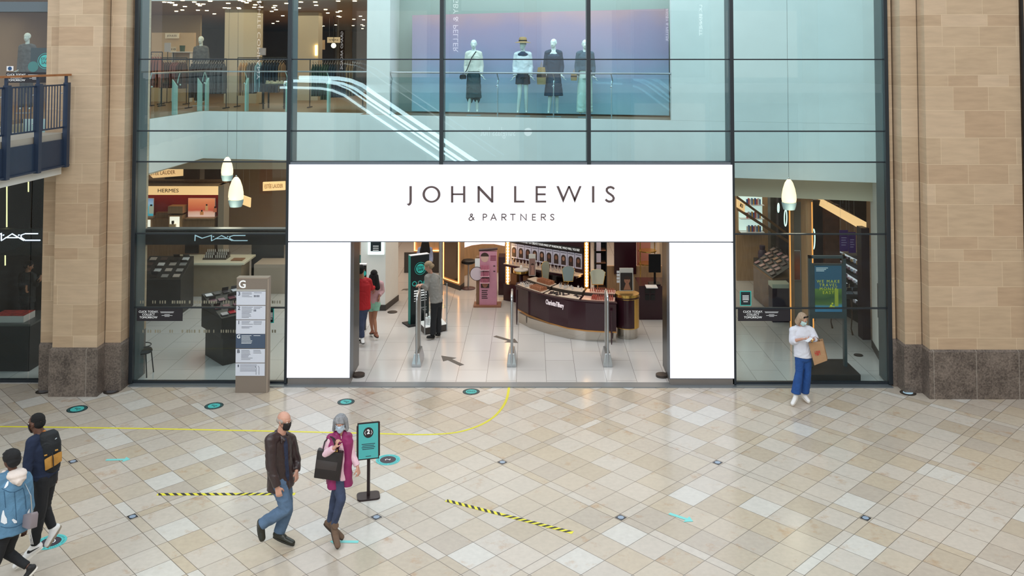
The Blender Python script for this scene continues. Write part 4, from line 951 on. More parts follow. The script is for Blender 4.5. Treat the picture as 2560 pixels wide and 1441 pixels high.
ph = MB().box(-.036, .036, -.075, .075, -.004, .004, Matrix.Translation(hc) @ Euler((.30, .1, -.9)).to_matrix().to_4x4()).build('mobile_phone', mat('phone_white', 'D9DEE6', .2), bev=.003)
tag(ph, 'pale mobile phone held by the woman in the white jumper', 'phone')
def PQ(px, py, dy=-.2): return P(px, py, Y+dy)
pb = empty('paper_bag', (PQ(2045, 912).x, Y-.2, PQ(2045, 912).z), 'brown paper carrier bag with red lettering hanging from her forearm', 'carrier bag')
q = [PQ(2021, 858), PQ(2056, 853), PQ(2068, 902), PQ(2036, 914)]; qb = [v+V3(.045, .11, .01) for v in q]
m = MB(); m.add(q+qb, [(0, 3, 2, 1), (4, 5, 6, 7), (3, 7, 6, 2), (0, 4, 7, 3), (1, 2, 6, 5)])
pg = m.build('bag_body', mat('brown_kraft_paper', 'A98664', .85, var=.1, vscale=7, bump=.8, bscale=14), pb)
sl = pg.modifiers.new('t', 'SOLIDIFY'); sl.thickness = .004
MB().tube([PQ(2030, 857), PQ(2032, 846), PQ(2038, 842), PQ(2043, 846), PQ(2047, 855)], .005, 6).build('handle', mat('twisted_paper_handle', '8A6A4A', .9), pb)
MB().tube([PQ(2035, 857, -.09), PQ(2036, 847, -.12), PQ(2040, 843, -.14), PQ(2045, 846, -.12), PQ(2050, 855, -.09)], .005, 6).build('handle', mat('twisted_paper_handle'), pb)
text('H&M', .13, mat('red_print', 'C8202A', .6), pb, PQ(2044, 884, -.207), ext=.001, M=Matrix.Rotation(-.22, 4, 'Y') @ Matrix.Rotation(math.pi/2, 4, 'X') @ Matrix.Shear('XZ', 4, (.0, .0)), wid=.10)
lb = MB().tube([j['wr_l']+V3(.02, -.0, .0), j['wr_l']+V3(-.01, .0, .0)], .034, 12).build('bracelet', mat('gold'), w2)

# --- man with the backpack
Y = -6.55
j = person(Y, dict(head=(91, 1060, 0), neck=(102, 1092, .0), chest=(107, 1120, 0), pelvis=(111, 1192, 0), sh_l=(80, 1108, -.15), sh_r=(134, 1102, .16), el_l=(70, 1160, -.22), wr_l=(66, 1200, -.30), el_r=(141, 1150, .22), wr_r=(137, 1180, .20),
     hip_l=(104, 1198, -.08), hip_r=(120, 1196, .08), kn_l=(100, 1278, -.10), kn_r=(110, 1268, .10), an_l=(86, 1365, -.08), an_r=(132, 1322, .10), toe_l=(38, 1391, -.12), toe_r=(118, 1371, .06)), 0)
j['toe_l'].z = .015; j['toe_r'].z = max(.02, j['toe_r'].z); hdv = V3(-.96, .18, -.12)
S, L, M, ax = body_shapes(j, hdv, 1.08, 1.03, hspec={'l': ((0, -.1, -1), (.9, .3, 0), (-.3, -.9, 0), .8, 1.05), 'r': ((-.05, 0, -1), (.3, -.8, 0), (-.9, 0, 0), .8, 1.05)})
bm_ = solid('person', S, M_skin_d, None, .0065, 3, origin=(j['pelvis'].x, Y, 0))
tag(bm_, 'young man in navy jumper and black track trousers with a backpack, walking left', 'person')
eyes(L, ax, bm_, 1.08); face_mask(L, ax, bm_, mat('black_mask'))
hair = solid('hair', [('e', L(-.022, 0, .05), (.098, .084, .084), M), ('e', L(-.045, 0, .01), (.072, .080, .072), M)], mat('black_hair', '100F10', .9, bump=.8, bscale=160), bm_, .007, 2, .003, 60)
nk, ch, pv = j['neck'], j['chest'], j['pelvis']; ACX = (j['sh_l']-j['sh_r']); ACX.z = 0; ACX.normalize(); BK = V3(.62, -.6, 0).normalized()
M_nv = mat('navy_jumper', '18243D', .9, var=.12, vscale=8, bump=.3, bscale=60)
solid('jumper', [torso(nk, ch, pv, ACX, 1.04, .07, .98)]+sleeve(j, 'l', .078, .064, .05)+sleeve(j, 'r', .076, .062, .048), M_nv, bm_, .009, 3, .006, 9)
M_bt = mat('black_track_cloth', '15171C', .8, bump=.3, bscale=40)
solid('trousers', leg(j, 'l', .108, .078, .058, .95)+leg(j, 'r', .108, .08, .055, .95)+[('l', [(pv+V3(0, 0, .09), .165, .12), (pv, .18, .135), (pv+V3(0, 0, -.09), .17, .13), (pv+V3(0, 0, -.14), .12, .09)], ACX)], M_bt, bm_, .009, 3, .006, 9)
sw_ = MB()
for k in (-.016, 0, .016):
    a = P(72, 1322, Y-.19); b = P(80, 1362, Y-.165); sw_.tube([a+V3(k, 0, 0), b+V3(k, 0, 0)], .004, 5)
sw_.build('side_stripe', M_white, bm_)
shoe(j['an_l'], j['toe_l'], M_wshoe, mat('trainer_sole'), bm_, 1.18, 'trainer', w=1.1); shoe(j['an_r'], j['toe_r'], M_wshoe, mat('tan_sole', '8F8474', .7), bm_, 1.12, 'trainer')
swoosh = MB().prism([P(68, 1379, Y-.20), P(74, 1380, Y-.20), P(97, 1370, Y-.20), P(73, 1385, Y-.20), P(67, 1385, Y-.20)], (0, .02, 0)).build('side_mark', M_blackm, bm_)
# backpack
def PK(px, py, dy=-.22): return P(px, py, Y+dy)
pk = empty('backpack', (PK(120, 1185).x, Y-.15, PK(120, 1185).z), 'black backpack with mustard front pockets worn by the young man', 'backpack')
M_pk = mat('black_nylon', '14181D', .75, bump=.3, bscale=50); M_must = mat('mustard_canvas', 'B5843C', .8, var=.12, vscale=12, bump=.4, bscale=25)
solid('bag_body', [('l', [(PK(118, 1078, .0), .08, .05), (PK(119, 1086, -.01), .125, .085), (PK(121, 1110, -.02), .150, .105), (PK(121, 1140, -.02), .150, .11), (PK(120, 1170, -.02), .145, .105), (PK(119, 1181, -.01), .10, .07)], (.92, .38, 0))], M_pk, pk, .008, 3, .004, 9)
def quadp(pts, off, name, m, par, bev=.012): return MB().prism(pts, off).build(name, m, par, bev=bev, smooth=True)
quadp([PK(110, 1150, -.15), PK(128, 1140, -.13), PK(128, 1170, -.13), PK(112, 1179, -.15)], (.02, .05, 0), 'front_pocket', M_must, pk)
quadp([PK(131, 1139, -.13), PK(147, 1131, -.06), PK(147, 1157, -.06), PK(131, 1169, -.13)], (.02, .05, 0), 'front_pocket', M_must, pk)
MB().tube([PK(130, 1132, -.15), PK(133, 1145, -.155), PK(134, 1172, -.14)], .006, 6).build('strap', M_pk, pk)
for (x, y) in ((114, 1140), (141, 1127)): MB().tube([PK(x-3, y, -.14), PK(x+4, y-2, -.13)], .010, 8).build('buckle', M_must, pk)
MB().tube([PK(97, 1088, .04), PK(100, 1082, .0), PK(112, 1078, -.02), PK(116, 1083, -.04)], .012, 8).build('grab_handle', mat('orange_webbing', 'B8743C', .8), pk)
MB().tube([PK(138, 1099, -.12), PK(142, 1096, -.09)], .006, 6).build('zip_tag', M_steel, pk)
MB().tube([PK(100, 1086, .02), PK(84, 1097, -.02), PK(76, 1112, .02), PK(78, 1150, .0), PK(98, 1176, .05)], .018, 8).build('shoulder_strap', M_pk, pk, smooth=True)

# --- woman in the denim jacket, cut by the left edge of the frame
Y = -7.2
j = person(Y, dict(head=(27, 1150, 0), neck=(33, 1185, 0), chest=(33, 1215, 0), pelvis=(26, 1310, 0), sh_l=(-2, 1208, -.12), sh_r=(62, 1200, .12), el_l=(-18, 1270, -.2), wr_l=(-30, 1320, -.25), el_r=(68, 1265, .16), wr_r=(62, 1312, .10),
     hip_l=(14, 1318, -.07), hip_r=(34, 1316, .07), kn_l=(-8, 1390, -.1), kn_r=(18, 1382, .10), an_l=(-36, 1425, -.1), an_r=(74, 1420, .08), toe_l=(-80, 1440, -.1), toe_r=(62, 1452, .05)), 0)
j['toe_r'].z = max(.02, j['toe_r'].z); j['an_r'].z = max(.12, j['an_r'].z); j['toe_l'].z = .02; j['an_l'].z = .1; j['kn_l'].z = .50
hdv = V3(-.93, .32, -.1)
S, L, M, ax = body_shapes(j, hdv, .96, .9, hspec={'l': ((0, -.1, -1), (.9, .3, 0), (-.3, -.9, 0), .8, .95), 'r': ((-.05, 0, -1), (.3, -.8, 0), (-.9, 0, 0), .8, .95)})
w3 = solid('person', S, M_skin_d, None, .007, 3, origin=(j['pelvis'].x, Y, 0))
tag(w3, 'woman in blue ripped denim jacket with pale hood and black headwrap at the left edge', 'person')
eyes(L, ax, w3); 
solid('headwrap', [('e', L(-.02, 0, .045), (.112, .094, .092), M), ('e', L(-.055, 0, -.005), (.075, .088, .085), M), ('c', L(.06, 0, .09), .035, L(.085, .02, .075), .02)], mat('black_headwrap', '141417', .85, bump=.4, bscale=20), w3, .007, 2, .004, 14)
nk, ch, pv = j['neck'], j['chest'], j['pelvis']; ACX = (j['sh_l']-j['sh_r']); ACX.z = 0; ACX.normalize(); BK = V3(.8, -.45, 0).normalized()
M_dj = mat('light_blue_denim', '57809F', .85, var=.22, vscale=5, bump=.5, bscale=60)
solid('denim_jacket', [torso(nk, ch, pv, ACX, 1.10, -.06, 1.12, 1.15)]+sleeve(j, 'l', .095, .085, .07)+sleeve(j, 'r', .092, .085, .07), M_dj, w3, .009, 3, .010, 6)
solid('hood', [('e', nk+BK*.06+V3(0, 0, .01), (.13, .12, .055)), ('e', nk+BK*.09+V3(.0, 0, -.03), (.105, .10, .07)), ('c', nk+V3(-.08, -.05, .02), .045, nk+BK*.12+V3(.02, -.05, -.045), .04), ('c', nk+V3(.10, .0, .02), .045, nk+BK*.12+V3(.02, -.03, -.07), .04)], mat('cream_hood', 'D9CCC4', .9, var=.04, vscale=10, bump=.4, bscale=30), w3, .008, 3, .006, 12)
M_rip = mat('frayed_white_denim', 'DDE3EA', .9)
rips = MB()
def ripq(pts, dy=-.30):
    # a frayed patch pressed onto the jacket's surface
    jk_ = w3.children
    rips.prism([P(x, y, Y+dy) for x, y in pts], (0, .02, 0))
tgt = [c for c in w3.children if c.name.startswith('denim_jacket')][0]
def rip_on(pts):
    m = MB(); dep = bpy.context.evaluated_depsgraph_get(); o_ = wloc(w3)
    cx = sum(p[0] for p in pts)/len(pts); cy = sum(p[1] for p in pts)/len(pts)
    vs = []
    for (x, y) in [(cx, cy)]+pts:
        d = ray(x, y).normalized(); ok, hit, nn, _ = tgt.ray_cast(CAMLOC-o_, d)
        vs.append((hit+o_+nn*.006) if ok else P(x, y, Y-.25))
    n = len(pts); m.add(vs, [(0, i, i % n+1) for i in range(1, n+1)])
    r = m.build('frayed_patch', M_rip, w3)
bpy.context.view_layer.update()
rip_on([(10, 1221), (16, 1208), (20, 1203), (22, 1206), (20, 1214), (14, 1221)])
rip_on([(2, 1306), (4, 1290), (7, 1277), (10, 1276), (12, 1288), (17, 1297), (18, 1308), (12, 1311)])
rip_on([(29, 1300), (33, 1297), (42, 1303), (42, 1308), (35, 1309)])
def seam(pts, wpx=.7):
    for a, b in zip(pts[:-1], pts[1:]):
        dx, dy = b[0]-a[0], b[1]-a[1]; l_ = math.hypot(dx, dy); nx, ny = -dy/l_*wpx, dx/l_*wpx
        m = MB(); o_ = wloc(w3); vs = []
        for x, y in ((a[0]+nx, a[1]+ny), (b[0]+nx, b[1]+ny), (b[0]-nx, b[1]-ny), (a[0]-nx, a[1]-ny)):
            ok, hit, nn, _ = tgt.ray_cast(CAMLOC-o_, ray(x, y).normalized())
            if not ok: break
            vs.append(hit+o_+nn*.004)
        if len(vs) == 4: m.add(vs, [(0, 1, 2, 3)]); m.build('seam', mat('dark_denim_seam', '2E5270', .9), w3)
seam([(4, 1222), (14, 1227), (24, 1231), (36, 1231), (48, 1226), (58, 1220)]); seam([(36, 1232), (37, 1244), (38, 1258), (39, 1272), (40, 1286), (41, 1300), (42, 1312)]); seam([(10, 1228), (12, 1242), (13, 1256), (14, 1270)])
seam([(2, 1317), (14, 1320), (26, 1320), (38, 1318), (50, 1313), (60, 1306)]); seam([(58, 1222), (62, 1240), (64, 1258), (65, 1274)])
rip_on([(65, 1290), (68, 1280), (73, 1272), (73, 1280), (70, 1290)])
solid('trousers', leg(j, 'l', .10, .068, .05, .95)+leg(j, 'r', .10, .068, .05, .90)+[('l', [(pv+V3(0, 0, .05), .16, .115), (pv, .17, .125), (pv+V3(0, 0, -.09), .165, .12), (pv+V3(0, 0, -.14), .12, .09)], ACX)], M_bt, w3, .009, 3, .004, 9)
for s in 'rl': shoe(j['an_'+s], j['toe_'+s], M_blackm, mat('trainer_sole'), w3, .98, 'trainer')
def PD(px, py, dy=-.2): return P(px, py, Y+dy)
gb = empty('crossbody_bag', (PD(72, 1322).x, Y-.1, PD(72, 1322).z), 'small grey boxy shoulder bag hanging below the denim jacket', 'bag')
q = [PD(56, 1288, -.05), PD(77, 1284, -.2), PD(80, 1290, -.2), PD(76, 1324, -.2), PD(70, 1325, -.2), PD(50, 1317, -.05)]
MB().prism(q, (.055, .05, 0)).build('bag_body', mat('grey_bag_leather', '837A80', .45), gb, bev=.008, smooth=True)
MB().tube([PD(80, 1286, -.18), PD(79, 1262, -.18), PD(77, 1240, -.16), PD(60, 1205, .0)], .006, 6).build('strap', M_steel, gb)
# ---------------------------------------------------------------- ground floor of the shop
M_wood = mat('light_oak', 'B08E6A', .5, var=.12, vscale=4, stretch=(6, 6, .6))
M_woodd = mat('mid_oak', '8F6F50', .5, var=.12, vscale=4, stretch=(6, 6, .6))
M_warm = mat('warm_lightbox', 'E8C090', .5, emis=.95, ecol='FFC88A')
M_led = mat('warm_led', 'FFC880', .5, emis=3.5, ecol='FFB768')
M_plum = mat('plum_gloss', '33161F', .18, var=.05, vscale=2); M_gold = mat('gold'); M_rose = mat('rose_gold', 'C98F6E', .3, .6)
M_brownwall = mat('dark_brown_wall', '4B3A2F', .6, var=.1, vscale=2)
def BX(name, m, px0, px1, py0, py1, Y, dep, parent=None, bev=0):
    a, b = P(px0, py1, Y), P(px1, py0, Y)
    return MB().box(a.x, b.x, Y, Y+dep, a.z, b.z).build(name, m, parent, bev=bev)
def BG(name, m, px0, px1, yg, Y1, h, parent=None, bev=0, z0=0.0):
    """box standing on the ground: front bottom edge at pixel row yg"""
    a, b = G(px0, yg, z0), G(px1, yg, z0); yy = (a.y+b.y)/2
    return MB().box(a.x, b.x, yy, yy+Y1, z0, z0+h).build(name, m, parent, bev=bev)
# back walls, seen between the fittings
struct(MB().box(-12, 12, 15.0, 15.2, 0, 3.92).build('wall_ground_back', mat('tan_wall', 'A98E74', .6, var=.06, vscale=1)))
o = MB().box(-12, X(560, 11), 11.0, 11.1, 0, 3.9).build('partition', M_brownwall); tag(o, 'dark brown partition behind the perfume counters at the left', 'partition')

# --- perfume bay with cream sign, left window
Yh = 8.0
e = empty('perfume_bay', (X(455, Yh), Yh, 0), 'wooden perfume bay with long cream lit sign in the left window', 'display bay')
ax0, ax1 = X(340, Yh), X(546, Yh)
def hz(y): return Zz(y, Yh)
MB().box(ax0, ax1, Yh+.35, Yh+.45, 0, hz(463)).build('back_panel', mat('burgundy_panel', '9A1C22', .5), e)
MB().box(ax0, ax1, Yh-.02, Yh+.4, hz(488), hz(466)).build('sign_light', M_warm, e)
MB().box(ax0, ax1+.1, Yh-.03, Yh+.45, hz(466), hz(463)).build('cornice', M_wood, e)
MB().box(ax1, ax1+.17, Yh-.02, Yh+.45, 0, hz(463)).build('pilaster', mat('taupe_panel', '958879', .5), e)
text('HERMES', .15, mat('dark_bronze', '4A3322', .5), e, (X(421, Yh), Yh-.035, hz(477.5)), wid=X(447, Yh)-X(395, Yh))
MB().box(ax0, ax1-.12, Yh+.05, Yh+.4, 0, hz(549)).build('lower_cabinet', M_woodd, e)
MB().box(X(384, Yh), X(425, Yh), Yh+.15, Yh+.4, hz(560), hz(535)).build('riser', M_woodd, e)
pq = MB().box(X(420, Yh), X(457, Yh), Yh, Yh+.35, hz(535), hz(517)).build('riser', M_wood, e)
MB().box(X(421, Yh), X(456, Yh), Yh+.02, Yh+.35, hz(600), hz(540)).build('niche_frame', M_wood, e)
MB().box(X(425, Yh), X(449, Yh), Yh, Yh+.03, hz(578), hz(543)).build('lit_niche', mat('niche_glow', 'FFF3E0', .5, emis=.9), e)
MB().box(X(465, Yh), X(537, Yh), Yh-.03, Yh+.4, hz(549), hz(546)).build('shelf', M_wood, e)
MB().box(X(362, Yh), X(382, Yh), Yh-.03, Yh+.4, hz(548), hz(544)).build('shelf', M_wood, e)
MB().box(X(360, Yh), X(376, Yh), Yh, Yh+.03, hz(572), hz(551)).build('lit_niche', mat('niche_glow'), e)
def bottle(h, r, col, cap, name='perfume_bottle', sq=True, emis=0):
    m = MB()
    if sq: m.box(-r, r, -r*.5, r*.5, 0, h*.68)
    else: m.lathe([(r, 0), (r, h*.6), (r*.4, h*.7)], n=10)
    o = m.build(name, mat('bottle_'+col, col, .15, emis=emis), keep=True, bev=.0)
    MB().lathe([(r*.3, h*.66), (r*.3, h*.74), (r*.45, h*.75), (r*.45, h), (0.001, h)], n=10).build('cap', mat('cap_'+cap, cap, .3, .3), o)
    return o
MB().box(X(421, Yh), X(456, Yh), Yh-.22, Yh, hz(577)-.02, hz(577)).build('niche_shelf', M_wood, e)
b0 = bottle(.30, .085, 'E6C99A', '3A2A1C'); b0.location = (X(437, Yh), Yh-.12, hz(577)); tag(b0, 'large square amber perfume bottle in the lit niche under the cream sign', 'bottle')
# illuminated pictures in the bay
def picture(name, px0, px1, py0, py1, Y, stops, lab, em=.7, cat='picture'):
    a, b = P(px0, py1, Y), P(px1, py0, Y)
    m = grad_mat('print_'+lab[:24], stops, a.z, b.z, .3); bs = m.node_tree.nodes['Principled BSDF']
    if em:
        rp = [n for n in m.node_tree.nodes if n.type == 'VALTORGB'][0]; m.node_tree.links.new(rp.outputs[0], bs.inputs['Emission Color']); bs.inputs['Emission Strength'].default_value = em
    e_ = empty(name, ((a.x+b.x)/2, Y, a.z), lab, cat)
    MB().box(a.x, b.x, Y, Y+.02, a.z, b.z).build('print', m, e_); MB().box(a.x-.01, b.x+.01, Y+.012, Y+.045, a.z-.01, b.z+.01).build('frame', M_white, e_)
    return e_
p1 = picture('lit_picture', 470, 537, 497, 543, Yh+.2, [(0, 'E8C4B8'), (.3, 'E0A890'), (.4, 'C8563E'), (.8, 'DC7A50'), (1, 'E08A60')], 'orange lit picture of perfume bottles in the bay under the cream sign')
for (x, y0, y1, w_, c_) in ((499, 529, 541, .05, 'C8844E'), (511, 514, 530, .04, 'D89A66'), (532, 520, 534, .05, 'C06848')):
    MB().box(X(x, Yh)-w_, X(x, Yh)+w_, Yh+.185, Yh+.20, hz(y1), hz(y0+4)).build('printed_bottle', mat('pb_'+c_, c_, .5, emis=.5), p1); MB().box(X(x, Yh)-.02, X(x, Yh)+.02, Yh+.185, Yh+.20, hz(y0+4), hz(y0)).build('printed_cap', M_black, p1)
p2 = picture('lit_picture', 355, 383, 497, 543, Yh+.2, [(0, '3FA0B4'), (.5, '56B4C6'), (.75, '9AB4D0'), (1, '6E8CB8')], 'turquoise lit picture with a pale bottle at the left end of the bay')
MB().box(X(366, Yh), X(377, Yh), Yh+.185, Yh+.20, hz(538), hz(519)).build('printed_bottle', mat('pale_print', 'D8DCC8', .5, emis=.3), p2); MB().box(X(369, Yh), X(374, Yh), Yh+.185, Yh+.20, hz(519), hz(515)).build('printed_cap', M_black, p2)
# slanting lit sign high behind, and boxes
def slant(name, pts, Y, m, lab, txt=None, tsize=.16, tw=None, cat='sign', tcol='B08A58'):
    q = [P(x, y, Y+(d if isinstance(d, (int, float)) else 0)) for x, y, d in pts]
    e_ = empty(name, (sum((v for v in q), Vector())/len(q)), lab, cat)
    MB().prism(q, (0, .08, 0)).build('lit_face' if 'lit' in lab else 'panel', m, e_)
    if txt:
        xa = (q[1]-q[0]).normalized(); c = sum((v for v in q), Vector())/len(q); up_ = Vector((0, 0, 1)); 
        M_ = frameM((0, 0, 0), xa, up_); text(txt, tsize, mat('ink_'+tcol, tcol, .6), e_, c+M_.to_3x3() @ Vector((0, 0, .015)), M=M_, wid=tw)
    return e_
slant('sign_board', [(365, 427, 0), (457, 421.5, 0), (457, 440, 0), (382.5, 445.5, 0), (365, 429.5, 0)], 9.6, M_warm, 'slanting amber lit sign with pale lettering above the perfume bay', 'ESTÉE LAUDER', .17, .82)
slant('sign_board', [(657, 456, 0), (712, 454, 0), (712, 475.5, 0), (657, 478, 0)], 9.0, M_warm, 'level amber lit sign right of the pendant lamps, beside the dark mullion', 'ESTÉE LAUDER', .17, .56)
slant('sign_board', [(604, 488, 0), (626, 496, 0), (625, 519, 0), (604, 511, 0)], 8.6, M_warm, 'small blank amber lit square right of the lower pendant lamp')
o = BX('wall_unit', mat('taupe_unit', '6E5F52', .6), 458, 500, 421, 452, 9.5, .4); tag(o, 'plain taupe box unit beside the slanting amber sign', 'unit')
o = BX('canopy_beam', M_woodd, 362, 560, 452, 463, 8.6, .3); tag(o, 'long dark wooden canopy beam over the perfume bay', 'beam')

o = BX('reflection_screen', mat('slate_dark', '2C3034', .5), 628, 709, 598, 698, 7.9, .1); tag(o, 'dark slate screen added in place of a reflection right of the cream counter in the left window', 'screen')  # added solid screen, stands in for dark reflections and the escalator side
o = BG('pale_counter', mat('warm_beige', 'A8988A', .5), 634, 712, 735, .8, .82); tag(o, 'plain beige block counter behind the directory sign, beside the dark mullion', 'counter')
# --- black make-up header with silver logo, and what stands below it
e = empty('makeup_header', (X(525, .55), .55, 2.85), 'long black header board with silver angular logo behind the left window', 'sign')
MB().box(XM[0]-.03, XM[1]+.03, .461, .66, Zz(611, .55), Zz(575, .55)).build('header_board', M_black, e)
MB().box(XM[0]-.03, XM[1]+.03, .461, .68, Zz(577, .55), Zz(571.5, .55)).build('top_trim', mat('grey_trim', '4A4848', .4), e)
M_mac = mat('silver_logo', 'BFD4DE', .3, emis=.35, ecol='CDE4F0')
def maclogo(par, fx, Yl, wd, sc, m, nm='logo_letter'):
    """fx: maps logo coordinates (0..640, 0..70) to a pixel"""
    def st(paths, w=9):
        mm = MB()
        for p in paths:
            for q in ribbon(p, w): mm.prism([P(*fx(x, y), Yl) for x, y in q], (0, .02, 0))
        mm.build(nm, m, par)
    st([[(6, 70), (10, 3), (92, 38), (205, 3), (205, 70)]]); st([[(205, 70), (325, 6), (455, 68)], [(250, 42), (390, 42)]], 8)
    st([[(612, 5), (470, 5), (425, 18), (425, 42), (470, 66), (638, 66)]])
    dm = MB()
    for x in (228, 400): dm.prism([P(*fx(x+8*math.cos(a), 18+6*math.sin(a)), Yl) for a in [i*math.pi/4 for i in range(8)]], (0, .02, 0))
    dm.build('logo_dot', m, par)
maclogo(e, lambda x, y: (320+(795+x)/4.8, 380+(1000+y)/4.8), .438, 1, 1, M_mac)
# pendants
def pendant(px, pt, pb_, Y, lab, wpx):
    c = P(px, (pt+pb_)/2, Y); s = 2238/(Y+18.52); H = (pb_-pt)/s; r = wpx/s/2; z0 = P(px, pb_, Y).z
    e_ = empty('pendant_lamp', (c.x, Y, z0), lab, 'pendant lamp', 'glowing glass pendants')
    prof = [(.60*r, .215*H), (.93*r, .25*H), (1.0*r, .34*H), (.97*r, .48*H), (.82*r, .68*H), (.55*r, .88*H), (.30*r, .97*H), (.12*r, 1.0*H)]
    MB().lathe(prof, (c.x, Y, z0), 24).build('lamp_shade', mat('glowing_glass', 'FFE9C4', .4, emis=1.6, ecol='FFD2A4'), e_, smooth=True)
    MB().lathe([(.78*r, 0), (.93*r, .12*H), (1.0*r, .235*H), (.9*r, .235*H), (.7*r, 0.01)], (c.x, Y, z0), 24).build('lower_shade', mat('frosted_grey_glass', 'A9C0C6', .4), e_, smooth=True)
    MB().lathe([(.12*r, H), (.14*r, H*1.03), (.05*r, H*1.05)], (c.x, Y, z0), 10).build('cap', M_steel, e_)
    MB().cyl(c.x, Y, z0+H, 11.5, .003, 6).build('cord', M_blackm, e_)
    l = bpy.data.lights.new('bulb', 'POINT'); l.energy = 10; l.color = (1, .85, .65); l.shadow_soft_size = .25
    lo = bpy.data.objects.new('bulb', l); C.objects.link(lo); lo.location = (c.x, Y-.35, z0-.1)
pendant(568, 393, 452, 2.9, 'upper and farther of the two glowing pendant lamps in the left window', 29)
pendant(590, 443, 517, 1.9, 'lower and nearer of the two glowing pendant lamps in the left window', 37)
pendant(1972.5, 449, 524, 1.0, 'single glowing pendant lamp in the right window', 36)
# long white-topped counter
gy = G(515, 742).y; M_ctop = mat('cream_worktop', 'D9D3BE', .3); M_ctr = mat('taupe_counter', '8B7B66', .55, var=.06, vscale=5)
e = empty('makeup_counter', (X(515, gy), gy+.4, 0), 'taupe make-up counter with long cream top in the left window', 'counter')
a0, a1 = G(425, 742).x, G(602, 742).x
MB().box(a0, a1, gy, gy+.75, 0, .88).build('counter_body', M_ctr, e)
MB().box(a0-.1, a1+.12, gy-.12, gy+.95, .90, .96).build('worktop', M_ctop, e, bev=.01)
MB().box(a0+.05, a1+.02, gy-.05, gy+.8, .86, .90).build('worktop_step', M_ctop, e)
lip = MB().lathe([(.013, 0), (.013, .05), (.010, .052), (.010, .075), (.001, .078)], n=8).build('lipstick', mat('lip_white', 'D8D4CF', .3), keep=True)
tag(lip, 'pale capped lipstick standing in the stepped tray on the cream counter', 'lipstick', 'pale lipsticks on the cream counter')
t_ = MB(); cxx = X(530, gy)
for r_ in range(3): t_.box(cxx-.33, cxx+.33, gy+.25+.12*r_, gy+.37+.12*r_, .96, 1.0+.06*r_)
tg = t_.build('stepped_tray', mat('dark_tray', '3B332E', .4)); tag(tg, 'dark stepped tray of pale lipsticks on the cream counter', 'tray')
k = 0
for r_ in range(3):
    for i in range(12):
        if i == 5: continue
        loc = (cxx-.29+i*.052, gy+.31+.12*r_, 1.0+.06*r_)
        if k == 0: lip.location = loc
        else: c = lip.copy(); C.objects.link(c); c.location = loc
        k += 1
for (x, lab) in ((440, 'flat brown palette at the left end of the cream counter'), (590, 'flat brown palette at the right end of the cream counter')):
    o = MB().box(X(x, gy)-.16, X(x, gy)+.16, gy+.1, gy+.4, .96, .985).build('palette', mat('brown_palette', '8A6248', .4)); tag(o, lab, 'palette')
o = BX('black_screen', M_black, 462, 496, 600, 634, gy+.9, .06); tag(o, 'black upright panel behind the cream counter', 'panel')
# dark tester units
M_unit = mat('charcoal_unit', '252322', .45, var=.15, vscale=3)
def palettes(n, org, ux, uy, uz_off, cols, lab, grp, sx=.11, sy=.08, jit=.02, tilt=.0):
    pr = None
    for i in range(n[0]):
        for q in range(n[1]):
            u = (i+.5)/n[0]; v = (q+.5)/n[1]
            loc = Vector(org)+Vector(ux)*u+Vector(uy)*v+Vector((R.uniform(-jit, jit), R.uniform(-jit, jit), uz_off))
            nx = Vector(ux).normalized(); ny = Vector(uy).normalized()
            M_ = frameM((0, 0, 0), nx, ny)
            c_ = R.choice(cols)
            m = MB().box(-sx/2, sx/2, -sy/2, sy/2, 0, .014, M_)
            o_ = m.build('palette', mat('pal_'+c_, c_, .35), keep=True)
            tag(o_, lab, 'palette', grp)
            if R.random() < .5:
                MB().box(-sx/2, sx/2, sy/2, sy/2+.006, 0, sy*.8, M_).build('open_lid', mat('pal_lid', '2B2525', .2), o_)
            o_.location = loc
# left unit
gyl = G(400, 788).y; a0, a1 = X(340, gyl), X(455, gyl)
e = empty('tester_unit', ((a0+a1)/2, gyl+.4, 0), 'charcoal tester unit with sloping top at the left end of the left window', 'display unit')
MB().prism([(a0, gyl, 0), (a0, gyl, .90), (a0, gyl+.9, 1.32), (a0, gyl+.9, 0)], (a1-a0, 0, 0)).build('unit_body', M_unit, e, bev=.01)
palettes((4, 4), (a0, gyl+.03, .905), (a1-a0, 0, 0), (0, .85, .40), .012, ['8C8784', '4A3A36', '2E2826', 'A89A90', 'C9C5C2'], 'small open make-up palette on the sloping top of the left charcoal unit', 'palettes on the left charcoal unit', .17, .12)
# centre unit, corner towards the window
c0 = G(553, 921); cl_, cr_ = G(502, 887), G(640, 900)
e = empty('tester_unit', (c0.x, c0.y+.6, 0), 'charcoal corner tester unit beside the directory sign in the left window', 'display unit')
back = cl_+cr_-c0
MB().prism([c0*.9+back*.1, cr_*.92+cl_*.08, back, cl_*.92+cr_*.08], (0, 0, .62)).build('unit_base', M_unit, e)
MB().prism([v+Vector((0, 0, .62)) for v in (c0, cr_, back, cl_)], (0, 0, .42)).build('unit_top', M_unit, e, bev=.01)
sl_ = [c0+Vector((0, 0, 1.04)), cr_+Vector((0, 0, 1.04)), back+Vector((0, 0, 1.35)), cl_+Vector((0, 0, 1.35))]
MB().prism([v+Vector((0, 0, 0)) for v in (c0+Vector((0, 0, 1.04)), cr_+Vector((0, 0, 1.04)), back+Vector((0, 0, 1.04)), cl_+Vector((0, 0, 1.04)))], (0, 0, .01)).build('deck', M_unit, e)
MB().add(sl_+[back+Vector((0, 0, 1.04)), cl_+Vector((0, 0, 1.04))], [(0, 1, 2, 3), (3, 2, 4, 5), (0, 3, 5), (1, 4, 2)]).build('sloping_tray', M_unit, e)
